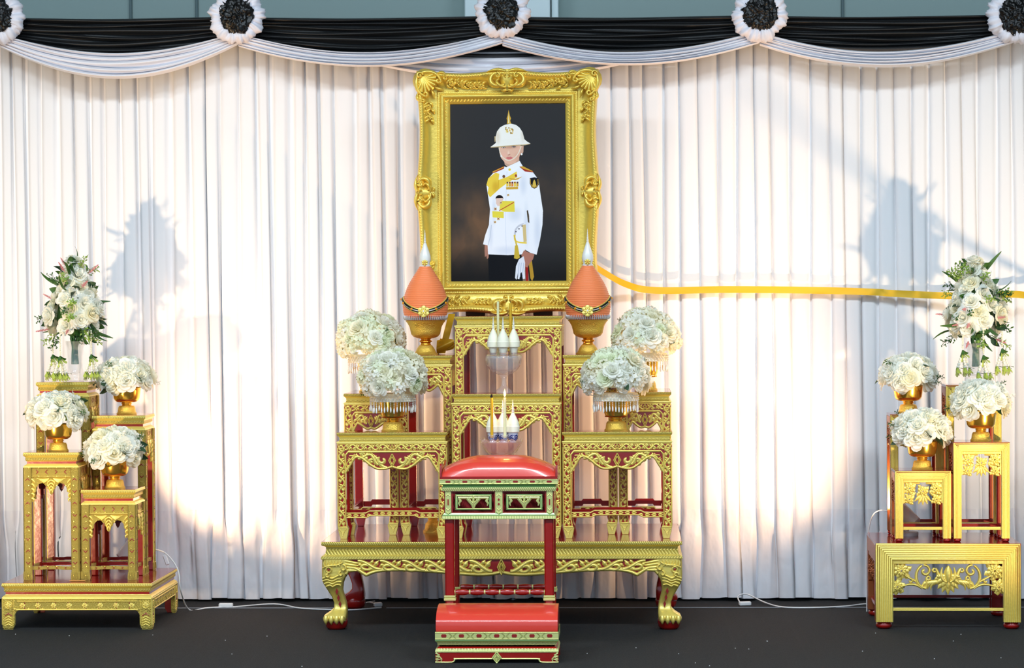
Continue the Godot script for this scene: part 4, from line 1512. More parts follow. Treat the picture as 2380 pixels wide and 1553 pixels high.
# a pointed leaf along +y, folded at its midrib, facing +z
func leaf_mesh(ratio := 0.5) -> ArrayMesh:
	var key := "leaf%.2f" % ratio
	if not meshes.has(key):
		var m := MB.new()
		var p := PackedVector3Array()
		for j in 7:
			var v := j / 6.0
			var w := ratio * 0.5 * pow(sin(PI * pow(v, 0.8)), 0.8) + 0.012
			for i in 5:
				var u := i / 2.0 - 1.0
				p.append(Vector3(u * w, v, 0.16 * sin(v * 2.6) + 0.10 * absf(u) * w * 2.0))
		m.grid(p, 5, 7, Vector3.BACK)
		meshes[key] = m.mesh()
	return meshes[key]


# a sprig of filler: thin branching stems with small leaves; or with white dots
func sprig_mesh(k: int) -> ArrayMesh:
	var key := "sprig%d" % k
	if not meshes.has(key):
		rng.seed = 700 + k
		var m := MB.new()
		m.tube(PackedVector3Array([Vector3.ZERO, Vector3(0.02, 0.5, 0.03), Vector3(0, 1, 0.0)]), PackedFloat32Array([0.022, 0.016, 0.008]), 5, false)
		for i in 12:
			var y := 0.2 + 0.8 * i / 12.0
			var a := i * 2.4
			var d := Vector3(cos(a), 0.9, sin(a)).normalized()
			var e := Vector3(0, y, 0) + d * 0.26 * (1.2 - y * 0.5)
			m.tube(PackedVector3Array([Vector3(0, y, 0), e]), PackedFloat32Array([0.012, 0.008]), 4, false)
			for q in 3:
				var c := e - d * 0.07 * q
				var o := Vector3(rng.randf_range(-1, 1), rng.randf_range(-0.2, 1), rng.randf_range(-1, 1)).normalized()
				var s := d.cross(o).normalized() * 0.045
				m.grid(PackedVector3Array([c - s * 0.2, c + s * 0.2, c + o * 0.06 - s, c + o * 0.06 + s, c + o * 0.13 - s * 0.1, c + o * 0.13 + s * 0.1]), 2, 3, d.cross(s))
		meshes[key] = m.mesh()
	return meshes[key]


# a feathery spike of small pink bracts
func spike_mesh() -> ArrayMesh:
	if not meshes.has("spike"):
		rng.seed = 777
		var m := MB.new()
		for i in 26:
			var y := 0.15 + 0.85 * i / 26.0
			var a := i * 2.4
			var r := 0.27 * (1.1 - y)
			var d := Vector3(cos(a), 0, sin(a))
			m.grid(PackedVector3Array([Vector3(0, y - 0.03, 0) - d.cross(Vector3.UP) * 0.07, Vector3(0, y - 0.03, 0) + d.cross(Vector3.UP) * 0.07, d * r + Vector3(0, y + 0.08, 0), d * r * 0.9 + Vector3(0, y + 0.09, 0)]), 2, 2, d)
		m.tube(PackedVector3Array([Vector3.ZERO, Vector3(0, 1, 0)]), PackedFloat32Array([0.03, 0.012]), 5, false)
		meshes["spike"] = m.mesh()
	return meshes["spike"]


func stand_on(d: Vector3, at: Vector3, size: float, spin := 0.0) -> Transform3D:
	var y := d.normalized()
	var x := y.cross(Vector3.BACK if absf(y.z) < 0.9 else Vector3.RIGHT).normalized()
	return Transform3D(Basis(x, y, x.cross(y)) * Basis(Vector3.UP, spin) * size, at)


# a dome of flowers over a bowl; centre c is local to t
func dome(t: Node3D, c: Vector3, rx: float, ry: float, low: float, n: int, size: float, rich: bool, seed_: int) -> void:
	var core := MB.new()
	var prof := PackedVector2Array()
	for k in 9:
		var a := lerpf(-low, PI / 2, k / 8.0)
		prof.append(Vector2(cos(a) * rx * 0.74, sin(a) * ry * 0.74))
	core.lathe(prof, 16, c)
	part("foam_core", core, mt("petal_lime") if rich else mt("leaf_light"), t)
	var r := RandomNumberGenerator.new()
	r.seed = seed_
	var top := 1.0
	var bot := sin(-low)
	for k in n:
		var s := lerpf(top, bot, (k + 0.5) / n)
		var a := k * 2.39996 + r.randf_range(-0.15, 0.15)
		var rr := sqrt(maxf(0.0, 1.0 - s * s))
		var d := Vector3(rr * sin(a), s, rr * cos(a))
		var sz := size * r.randf_range(0.85, 1.15)
		var kind := r.randf()
		var at := c + Vector3(d.x * rx, d.y * ry, d.z * rx) * r.randf_range(0.96, 1.04) - d * sz * 0.85
		var up := (d + Vector3(0, 0.15, 0) + Vector3(r.randf_range(-0.2, 0.2), r.randf_range(-0.2, 0.2), r.randf_range(-0.2, 0.2))).normalized()
		if rich and kind < 0.5:
			var m: String = ["petal_lime", "petal_cream", "petal_white", "petal_lime"][r.randi() % 4]
			part("hydrangea_head", cluster_mesh(r.randi() % 3), mt(m), t, stand_on(up, at, sz * 1.15, r.randf() * TAU))
		else:
			var m: String = ["petal_white", "petal_white", "petal_cream", "petal_lime"][r.randi() % 4] if rich else ["petal_white", "petal_white", "petal_white", "petal_cream"][r.randi() % 4]
			var big := sz * (r.randf_range(0.75, 1.15) if rich else 1.0)
			part("rose", rose_mesh(r.randi() % 4), mt(m), t, stand_on(up, at, big, r.randf() * TAU))
	for k in (9 if rich else 13):
		var a := r.randf() * TAU
		var s := r.randf_range(bot * 1.1, 0.75)
		var rr := sqrt(maxf(0.0, 1.0 - s * s))
		var d := Vector3(rr * sin(a), s, rr * cos(a))
		var at := c + Vector3(d.x * rx, d.y * ry, d.z * rx) * 0.72
		if k % 3 == 0:
			part("leaf", leaf_mesh(), mt("leaf_dark"), t, stand_on((d + Vector3(0, -0.5, 0)), at, size * 1.6, r.randf() * TAU))
		else:
			part("filler_sprig", sprig_mesh(k % 2), mt("leaf_green") if k % 3 == 1 else mt("petal_white"), t, stand_on(d + Vector3(r.randf_range(-0.3, 0.3), r.randf_range(-0.4, 0.2), 0), at, size * 1.5, r.randf() * TAU))


func flowers(at: Vector3, rx: float, ry: float, low: float, n: int, size: float, rich: bool, seed_: int, label: String, group: String) -> Node3D:
	var t := thing("flower_arrangement", label, "flowers", at, 0.0, group)
	dome(t, Vector3.ZERO, rx, ry, low, n, size, rich, seed_)
	return t


# ------------------------------------------------------------------ gold pedestal bowls
func gold_bowl(at: Vector3, k: float, rim: float, label: String, group: String) -> Node3D:
	var t := thing("pedestal_bowl", label, "bowl", at, 0.0, group)
	var f := MB.new()
	f.lathe(p2([0.0, 0.0, 0.041, 0.0, 0.041, 0.0, 0.0415, 0.004, 0.0395, 0.008, 0.0375, 0.0085, 0.0375, 0.0085, 0.0345, 0.028, 0.031, 0.0345, 0.022, 0.036]), 32)
	f.xf = Transform3D(Basis.IDENTITY.scaled(Vector3(k, k, k)), Vector3.ZERO)
	var g := MB.new()
	g.xf = f.xf
	g.lathe(p2([0.0, 0.0, 0.041, 0.0, 0.041, 0.0, 0.0415, 0.004, 0.0395, 0.008, 0.0375, 0.0085, 0.0375, 0.0085, 0.0345, 0.028, 0.031, 0.0345, 0.022, 0.036]), 32)
	part("foot", g, mt("embossed_gold"), t)
	var s := MB.new()
	s.xf = f.xf
	s.lathe(p2([0.022, 0.036, 0.019, 0.039, 0.019, 0.041, 0.0225, 0.0425, 0.0225, 0.0445, 0.0225, 0.0445, 0.0195, 0.046, 0.022, 0.049]), 28)
	part("stem", s, mt("polished_gold"), t)
	var b := MB.new()
	b.xf = f.xf
	var w := rim / k
	b.lathe(p2([0.022, 0.049, 0.040, 0.0505, w * 0.83, 0.057, w * 0.91, 0.066, w * 0.96, 0.085, w, 0.108, w, 0.108, w * 1.02, 0.1085, w * 1.02, 0.111, w * 0.98, 0.111, w * 0.98, 0.111, w * 0.93, 0.085, w * 0.8, 0.062, 0.0, 0.056]), 36)
	part("bowl", b, mt("polished_gold"), t)
	return t


# lace cuff with a fringe of beads, under a flower dome
func bead_skirt(t: Node3D, r: float, top: float, mid: float, low: float, seed_: int) -> void:
	var m := MB.new()
	m.lathe(p2([r * 0.97, mid, r, mid + 0.004, r * 0.985, (top + mid) / 2, r * 0.95, top]), 40, Vector3.ZERO, 20, 0.012)
	var sk := part("lace_skirt", m, mt("petal_cream"), t)
	var d := MB.new()
	var bd := MB.new()
	rng.seed = seed_
	for k in 44:
		var a := TAU * k / 44.0
		var o := Vector3(sin(a), 0, cos(a)) * r * rng.randf_range(0.97, 1.03)
		var l := low + rng.randf_range(-0.004, 0.008)
		bd.lathe(p2([0, 0.013, 0.0016, 0.010, 0.0032, 0.004, 0.0036, -0.003, 0.0022, -0.010, 0, -0.012]), 6, o + Vector3(0, l + 0.010, 0))
		for y in 4:
			bd.lathe(p2([0, 0.0024, 0.002, 0, 0, -0.0024]), 5, o + Vector3(0, lerpf(l + 0.026, mid + 0.010, y / 3.0), 0))
		d.tube(PackedVector3Array([o + Vector3(0, mid + 0.012, 0), o + Vector3(0, l + 0.012, 0)]), PackedFloat32Array([0.0006]), 4, false)
	part("fringe_threads", d, mt("pearl"), sk).set_meta("kind", "stuff")
	var f := part("bead_fringe", bd, mt("pearl"), sk)
	f.set_meta("kind", "stuff")
	for y in 3:
		var pb := MB.new()
		for k in 40:
			var a := TAU * (k + 0.5 * y) / 40.0
			pb.lathe(p2([0, 0.0032, 0.003, 0, 0, -0.0032]), 6, Vector3(sin(a), 0, cos(a)) * (r + 0.001) + Vector3(0, mid + 0.004 + 0.009 * y, 0))
		part("pearl_row", pb, mt("pearl"), sk).set_meta("kind", "stuff")


# ------------------------------------------------------------------ offerings on the middle platform
# a cone of wound cord with a spire: unit height 1, half width wmax
func spire(m: MB, at: Vector3, y0: float, y1: float, r: float) -> void:
	var prof := PackedVector2Array()
	var n := 9
	for k in n:
		var f := float(k) / n
		var y := lerpf(y0, y1, f)
		var s := r * pow(1.0 - f, 0.9)
		var h := (y1 - y0) / n
		prof.append_array([Vector2(s * 0.45, y), Vector2(s, y + h * 0.3), Vector2(s * 0.9, y + h * 0.7), Vector2(s * 0.4, y + h * 0.95)])
	prof.append(Vector2(0.0, y1))
	m.lathe(prof, 10, at)


func small_cone(t_label: String, at: Vector3, cup: String, group: String) -> void:
	var t := thing("offering_cone", t_label, "offering cone", at, 0.0, group)
	var c := MB.new()
	if cup == "glass":
		c.lathe(p2([0.0, 0.0, 0.014, 0.0, 0.0145, 0.003, 0.012, 0.006, 0.0165, 0.02, 0.0195, 0.047, 0.0195, 0.047, 0.0175, 0.047, 0.015, 0.02, 0.010, 0.008, 0.0, 0.007]), 16, Vector3.ZERO, 8, 0.03)
		part("glass_cup", c, mt("clear_glass"), t)
	else:
		c.lathe(p2([0.0, 0.0, 0.012, 0.0, 0.012, 0.0, 0.0125, 0.005, 0.018, 0.012, 0.0195, 0.024, 0.0195, 0.038, 0.0195, 0.038, 0.0175, 0.038, 0.017, 0.02, 0.0, 0.01]), 20)
		part("porcelain_cup", c, porcelain(), t)
	var y0 := 0.040 if cup == "glass" else 0.036
	var p := PackedVector2Array([Vector2(0.010, y0 - 0.022), Vector2(0.0165, y0 - 0.004), Vector2(0.0165, y0)])
	var n := 22
	for k in n:
		var f := float(k) / n
		var r := 0.0225 * (sin(PI * (0.30 + 0.70 * f)) * (1.0 - 0.25 * f) if f > 0.28 else 0.93 + 0.07 * f / 0.28) + 0.003
		p.append_array([Vector2(r - 0.0006, y0 + 0.075 * f), Vector2(r + 0.0004, y0 + 0.075 * (f + 0.5 / n))])
	p.append(Vector2(0.003, y0 + 0.076))
	var b := MB.new()
	b.lathe(p, 20)
	var cone := part("cone", b, plain("cone_cream", Color(0.98, 0.96, 0.86), 0.6), t)
	var s := MB.new()
	spire(s, Vector3.ZERO, y0 + 0.074, y0 + 0.122, 0.0064)
	part("spire", s, mt("pearl"), cone)


func porcelain() -> StandardMaterial3D:
	if not mats.has("porcelain"):
		var f := FastNoiseLite.new()
		f.seed = 2
		f.frequency = 0.045
		var im := Image.create(128, 64, false, Image.FORMAT_RGB8)
		for y in 64:
			for x in 128:
				var v := absf(f.get_noise_2d(x, y)) * 3.0
				var c := Color(0.93, 0.94, 0.95).lerp(Color(0.07, 0.12, 0.42), clampf((v - 0.18) * 7.0, 0.0, 1.0) if y > 12 and y < 52 else (1.0 if y % 9 < 2 else 0.0))
				im.set_pixel(x, y, c)
		var m := plain("porcelain", Color.WHITE, 0.15)
		m.albedo_texture = ImageTexture.create_from_image(im)
		m.uv1_scale = Vector3(2, 1, 1)
	return mats["porcelain"]


func candle(label: String, at: Vector3, h: float, c: String, lit: bool, burnt: bool, holder: bool, group: String) -> void:
	var t := thing("candle", label, "candle", at, 0.0, group)
	var w := MB.new()
	w.lathe(p2([0.0, 0.0, 0.0058, 0.0, 0.0058, 0.0, 0.0050, h - 0.001, 0.0044, h, 0.0, h - 0.0015]), 12)
	var cm := plain(c, Color(0.93, 0.90, 0.70) if c == "wax_white" else Color(0.83, 0.66, 0.10), 0.45)
	cm.subsurf_scatter_enabled = true
	cm.subsurf_scatter_strength = 0.3
	part("wax", w, cm, t)
	var k := MB.new()
	if burnt:
		k.lathe(p2([0.004, h - 0.001, 0.0052, h + 0.004, 0.004, h + 0.009, 0.0015, h + 0.013, 0.0, h + 0.014]), 8)
	else:
		k.tube(PackedVector3Array([Vector3(0, h - 0.002, 0), Vector3(0.0004, h + 0.004, 0), Vector3(0.001, h + 0.008, 0)]), PackedFloat32Array([0.0008]), 5)
	part("wick", k, plain("soot", Color(0.02, 0.02, 0.02), 0.9), t)
	if lit:
		var f := MB.new()
		f.lathe(p2([0.0, h + 0.002, 0.0035, h + 0.006, 0.0050, h + 0.012, 0.0042, h + 0.019, 0.0020, h + 0.027, 0.0, h + 0.033]), 14)
		part("flame", f, glow("candle_flame", Color(1.0, 0.80, 0.50), 3.0), t)
		var l := OmniLight3D.new()
		l.name = "flame_light"
		l.light_color = Color(1.0, 0.66, 0.34)
		l.light_energy = 0.012
		l.light_size = 0.003
		l.omni_range = 12.0
		l.omni_attenuation = 2.0
		l.shadow_enabled = true
		l.position = Vector3(0, h + 0.014, 0)
		t.add_child(l)
	if holder:
		var g := MB.new()
		g.lathe(p2([0.0, 0.0, 0.013, 0.0, 0.013, 0.0, 0.012, 0.004, 0.009, 0.008, 0.0085, 0.018, 0.013, 0.022, 0.015, 0.027, 0.0135, 0.0285, 0.008, 0.024, 0.0065, 0.018, 0.0, 0.017]), 16, Vector3(0, -0.017, 0))
		part("candle_holder", g, mt("clear_glass"), t)


func orange_cone(x: float, y: float, z: float, side: String) -> void:
	gold_bowl_tall(Vector3(x, y, z), "embossed gold pedestal bowl under the %s orange cone" % side)
	var t := thing("offering_cone", "tall orange wound-cord cone with white spire and dark jewelled band, %s of the portrait" % side, "offering cone", Vector3(x, y + 0.1405, z), 0.0, "orange offering cones")
	var orange := plain("orange_cord", Color(0.98, 0.54, 0.32), 0.42)
	orange.rim_enabled = true
	orange.rim = 0.4
	var shape := p2([0.078, 0.0, 0.086, 0.016, 0.0905, 0.035, 0.0925, 0.055, 0.091, 0.075, 0.086, 0.100, 0.0775, 0.125, 0.065, 0.152, 0.050, 0.176, 0.036, 0.198, 0.022, 0.219])
	var radius := func(yy: float) -> float:
		for k in range(1, shape.size()):
			if yy <= shape[k].y:
				return lerpf(shape[k - 1].x, shape[k].x, (yy - shape[k - 1].y) / (shape[k].y - shape[k - 1].y))
		return 0.02
	var prof := PackedVector2Array()
	var n := 30
	for k in n:
		for e in [[0.0, -0.0016], [0.3, 0.0006], [0.6, 0.0008], [0.9, -0.0010]]:
			var yy: float = 0.219 * (k + e[0]) / n
			prof.append(Vector2(radius.call(yy) + e[1], yy))
	prof.append(Vector2(0.0, 0.2195))
	var b := MB.new()
	b.lathe(prof, 48)
	var body := part("cord_body", b, orange, t)
	# jewelled band hanging in a V at the front (and the back)
	var line := func(lift: float, out: float) -> PackedVector3Array:
		var pts := PackedVector3Array()
		for k in 49:
			var a := TAU * k / 48.0
			var q := absf(cos(a))
			var yy := 0.088 - 0.052 * pow(q, 1.5) + lift
			var r: float = radius.call(yy) + out
			pts.append(Vector3(r * sin(a), yy, r * cos(a)))
		return pts
	for e in [["dark_band", 0.0, 0.0015, 0.0075, "band_black"], ["gold_border", 0.0085, 0.002, 0.0026, "gold_paint"], ["gold_border", -0.0085, 0.002, 0.0026, "gold_paint"], ["silver_cord", 0.0, 0.006, 0.0032, "silver_cord"]]:
		var m := MB.new()
		m.tube(line.call(e[1], e[2]), PackedFloat32Array([e[3]]), 8, false)
		part(e[0], m, plain("band_black", Color(0.03, 0.035, 0.02), 0.35) if e[4] == "band_black" else plain("silver_cord", Color(0.72, 0.70, 0.66), 0.4, 0.4) if e[4] == "silver_cord" else mt("gold_paint"), body)
	var jm := plain("amber", Color(0.90, 0.58, 0.10), 0.12)
	for k in [4, 8, 11, 37, 40, 44]:
		var pts: PackedVector3Array = line.call(0.0, 0.008)
		var g := MB.new()
		g.lathe(p2([0, 0.0055, 0.004, 0.004, 0.0055, 0, 0.004, -0.004, 0, -0.0055]), 10, pts[k])
		part("amber_stone", g, jm, body)
	for e in [[Vector3(0, 0.036, 0.0985), 0.023, 6], [Vector3(0, 0.2335, 0.022), 0.0125, 6]]:
		var g := MB.new()
		bloom(g, Vector2.ZERO, e[1], e[2], 0.006, 0.0, PI / 2)
		g.slab(p2([0, e[1] * 0.7, e[1] * 0.6, e[1] * 0.35, e[1] * 0.6, -e[1] * 0.35, 0, -e[1] * 0.7, -e[1] * 0.6, -e[1] * 0.35, -e[1] * 0.6, e[1] * 0.35]), 0.001, -0.006)
		var br := part("brooch", g, mt("gold_paint"), body, Transform3D(Basis(Vector3.RIGHT, -0.15), e[0]))
		var pe := MB.new()
		pe.lathe(p2([0, 0.005, 0.0045, 0, 0, -0.005]), 10, Vector3(0, 0, 0.006))
		part("pearl", pe, mt("pearl") if e[1] > 0.02 else jm, br)
	var tr := MB.new()
	for k in 60:
		var a := TAU * k / 60.0
		var d := Vector3(sin(a), 0, cos(a))
		tr.tube(PackedVector3Array([d * 0.082 + Vector3(0, 0.003, 0), d * 0.0885 + Vector3(0, 0.010, 0), d * 0.0895 + Vector3(0, 0.020, 0)]), PackedFloat32Array([0.0038, 0.0034, 0.0006]), 5)
	part("silver_trim", tr, plain("silver_trim", Color(0.80, 0.80, 0.82), 0.35, 0.5), body)
	var fi := MB.new()
	fi.lathe(p2([0.020, 0.217, 0.0225, 0.222, 0.0175, 0.228, 0.0205, 0.236, 0.0235, 0.246, 0.022, 0.262, 0.0165, 0.280, 0.0105, 0.297, 0.0062, 0.311, 0.0, 0.313]), 24)
	var fin := part("finial", fi, mt("pearl"), t)
	var sp := MB.new()
	spire(sp, Vector3.ZERO, 0.309, 0.368, 0.0062)
	part("spire", sp, mt("pearl"), fin)


func gold_bowl_tall(at: Vector3, label: String) -> void:
	var t := thing("pedestal_bowl", label, "bowl", at, 0.0, "embossed pedestal bowls under the orange cones")
	var f := MB.new()
	f.lathe(p2([0.0, 0.0, 0.050, 0.0, 0.050, 0.0, 0.050, 0.005, 0.044, 0.008, 0.044, 0.008, 0.042, 0.012, 0.034, 0.028, 0.028, 0.036, 0.026, 0.039]), 32)
	part("foot", f, mt("embossed_gold"), t)
	var s := MB.new()
	s.lathe(p2([0.024, 0.039, 0.020, 0.044, 0.020, 0.050, 0.026, 0.053, 0.026, 0.053, 0.026, 0.057, 0.019, 0.060, 0.021, 0.065, 0.034, 0.068]), 28)
	part("stem", s, plain("gold_orange", Color(0.98, 0.70, 0.24), 0.22, 0.9), t)
	var b := MB.new()
	b.lathe(p2([0.034, 0.068, 0.050, 0.074, 0.059, 0.084, 0.062, 0.098, 0.066, 0.114, 0.074, 0.129, 0.081, 0.137, 0.081, 0.137, 0.081, 0.140, 0.079, 0.1405, 0.0, 0.1403]), 36)
	part("bowl", b, mt("embossed_gold"), t)


func compote(at: Vector3, r: float, bowl_h: float, stem_h: float, key: String, label: String, ruffle := false) -> Node3D:
	var t := thing("glass_compote", label, "glass bowl", at)
	var f := MB.new()
	f.lathe(p2([0.0, 0.0, 0.032, 0.0, 0.032, 0.0, 0.033, 0.004, 0.028, 0.012, 0.016, 0.022, 0.0105, 0.032, 0.009, stem_h * 0.7, 0.012, stem_h * 0.85, 0.017, stem_h]), 24, Vector3.ZERO, 8, 0.03)
	part("stem", f, mt("clear_glass"), t)
	# faceted bowl: lozenge cuts pressed into the wall
	var p := PackedVector3Array()
	var nu := 65
	var nv := 25
	for j in nv:
		var v := float(j) / (nv - 1)
		for i in nu:
			var a := TAU * (i % (nu - 1)) / (nu - 1)
			var rr: float
			var y: float
			if v < 0.5:
				var w := v * 2.0
				rr = 0.017 + (r - 0.017) * pow(sin(w * PI / 2), 0.75) if not ruffle else 0.017 + (r - 0.017) * pow(w, 0.62)
				y = stem_h + bowl_h * (pow(w, 1.6) * 0.55 + 0.45 * w)
				var cut := absf(sin(a * 8.0 + w * 4.5)) * absf(sin(a * 8.0 - w * 4.5))
				rr += 0.0035 * cut * sin(PI * w)
				if ruffle:
					y += 0.004 * sin(a * 14.0) * pow(w, 6.0)
			else:
				var w := (1.0 - v) * 2.0
				rr = (0.017 + (r - 0.017) * (pow(sin(w * PI / 2), 0.75) if not ruffle else pow(w, 0.62))) * 0.95 * minf(1.0, w * 3.0)
				y = stem_h + 0.003 + (bowl_h - 0.003) * (pow(w, 1.6) * 0.55 + 0.45 * w) + (0.004 * sin(a * 14.0) * pow(w, 6.0) if ruffle else 0.0)
			p.append(Vector3(rr * sin(a), y, rr * cos(a)))
	var b := MB.new()
	b.grid(p, nu, nv, Vector3.ZERO, true)
	part("bowl", b, mt(key), t)
	var pl := MB.new()
	pl.lathe(p2([0.0, 0.0, r * 0.80, 0.0, r * 0.82, 0.001, r * 0.80, 0.002, 0.0, 0.002]), 32, Vector3(0, stem_h + bowl_h * 0.985 - 0.002 - r * 0.12, 0))
	part("plate", pl, mt("clear_glass"), t)
	return t


func offerings() -> void:
	orange_cone(-0.322, 1.070, -0.415, "left")
	orange_cone(0.338, 1.069, -0.415, "right")
	# four flower domes on bowls with beaded skirts
	for q in [[-0.435, 0.770, -0.165, "on the front left altar table", 11], [0.450, 0.769, -0.165, "on the front right altar table", 12], [-0.551, 0.918, -0.44, "on the back left altar table", 13], [0.572, 0.919, -0.44, "on the back right altar table", 14]]:
		var b := gold_bowl(Vector3(q[0], q[1], q[2]), 1.12, 0.052, "gold pedestal bowl under beaded flowers, %s" % q[3], "gold bowls with beaded skirts")
		var t := flowers(Vector3(q[0], q[1] + 0.208, q[2]), 0.139, 0.128, 0.36, 66, 0.030, true, q[4], "dome of white and lime flowers with hanging bead fringe, %s" % q[3], "flower domes on the altar tables")
		bead_skirt(t, 0.089, -0.055, -0.088, -0.128, q[4])
		b.set_meta("group", "gold bowls with beaded skirts")
	# upper glass bowl with three white cones and two candles
	var y := 0.921
	compote(Vector3(0.005, y, -0.20), 0.074, 0.080, 0.072, "clear_glass", "clear cut-glass footed bowl on the mid-height table, holding three white cones")
	var g1 := "white cones in the upper glass bowl"
	small_cone("small white wound cone in a glass cup, left one in the upper bowl", Vector3(-0.036, y + 0.1420, -0.205), "glass", g1)
	small_cone("small white wound cone in a glass cup, middle one in the upper bowl", Vector3(0.004, y + 0.1420, -0.180), "glass", g1)
	small_cone("small white wound cone in a glass cup, right one in the upper bowl", Vector3(0.045, y + 0.1420, -0.205), "glass", g1)
	candle("unlit cream candle standing between the cones of the upper glass bowl", Vector3(-0.018, y + 0.1420, -0.232), 0.222, "wax_white", false, false, false, "candles in the upper bowl")
	candle("unlit golden yellow candle standing between the cones of the upper glass bowl", Vector3(0.032, y + 0.1420, -0.232), 0.215, "wax_yellow", false, false, false, "candles in the upper bowl")
	# lower bowl, on the shelf behind the kneeling bench's cushion
	var by := 0.652
	var c2 := Vector3(0.022, by, 0.405)
	compote(c2, 0.084, 0.068, 0.050, "rose_glass", "pinkish footed glass bowl with a scalloped rim, behind the red cushion", true)
	var g2 := "white cones in blue cups in the lower bowl"
	small_cone("small cream cone in a blue and white cup, left one in the lower bowl", c2 + Vector3(-0.032, 0.1070, -0.012), "blue", g2)
	small_cone("small cream cone in a blue and white cup, middle one in the lower bowl", c2 + Vector3(0.006, 0.1070, -0.016), "blue", g2)
	small_cone("small cream cone in a blue and white cup, right one in the lower bowl", c2 + Vector3(0.044, 0.1070, -0.014), "blue", g2)
	candle("snuffed yellow candle with a black wick in a small glass holder", c2 + Vector3(-0.033, 0.1240, 0.030), 0.150, "wax_yellow", false, true, true, "candles in the lower bowl")
	candle("lit cream candle with a bright flame in a small holder", c2 + Vector3(0.016, 0.1240, 0.032), 0.150, "wax_white", true, false, true, "candles in the lower bowl")
	# a gold pedestal tray that stands on the platform, seen through the legs of the front left table
	var gt := thing("pedestal_tray", "gold pedestal tray standing on the platform under the front left altar table", "tray", Vector3(-0.298, 0.348, -0.425))
	var m := MB.new()
	m.lathe(p2([0.0, 0.0, 0.040, 0.0, 0.040, 0.0, 0.040, 0.007, 0.034, 0.012, 0.030, 0.034, 0.023, 0.042, 0.018, 0.050, 0.022, 0.055, 0.016, 0.060, 0.018, 0.066]), 28)
	part("foot", m, mt("embossed_gold"), gt)
	var d := MB.new()
	d.lathe(p2([0.018, 0.066, 0.040, 0.072, 0.052, 0.084, 0.054, 0.092, 0.052, 0.092, 0.049, 0.084, 0.0, 0.076]), 32)
	part("dish", d, mt("polished_gold"), gt)


# ------------------------------------------------------------------ the red kneeling bench in front
func slotted_band(parent: Node, y0: float, y1: float, hw: float, hd: float, n: int) -> void:
	# gilded lattice of crosses between dark red slots, on the front and the two ends
	var m := MB.new()
	m.ring(p2([0, y0, 0, y1]), hw, hd, false)
	var band := part("slotted_band", m, mt("gold_pale"), parent)
	var slot := MB.new()
	var g := MB.new()
	var yc := (y0 + y1) / 2.0
	var q := (y1 - y0) / 2.0
	for k in n:
		var x := lerpf(-hw, hw, (k + 0.5) / n)
		slot.slab(p2([x - 0.010, yc, x - 0.007, yc + q * 0.42, x + 0.007, yc + q * 0.42, x + 0.010, yc, x + 0.007, yc - q * 0.42, x - 0.007, yc - q * 0.42]), hd + 0.0008, hd - 0.001)
		for e in 2:
			var xc := x + hw / n * (1.0 if e else -1.0)
			if absf(xc) > hw - 0.002:
				continue
			for u: float in [-1.0, 1.0]:
				for w: float in [-1.0, 1.0]:
					g.stroke(PackedVector2Array([Vector2(xc + u * 0.014, yc + w * q * 0.75), Vector2(xc + u * 0.003, yc), Vector2(xc + u * 0.012, yc - w * q * 0.75)]), 0.0014, 0.0022, 1, 1, hd)
	for w: float in [-1.0, 1.0]:
		g.stroke(PackedVector2Array([Vector2(-hw, yc + w * q * 0.86), Vector2(hw, yc + w * q * 0.86)]), 0.0014, 0.002, 1, 1, hd)
	part("slot", slot, mt("red_ground"), band)
	part("carving", g, mt("gold_pale"), band)


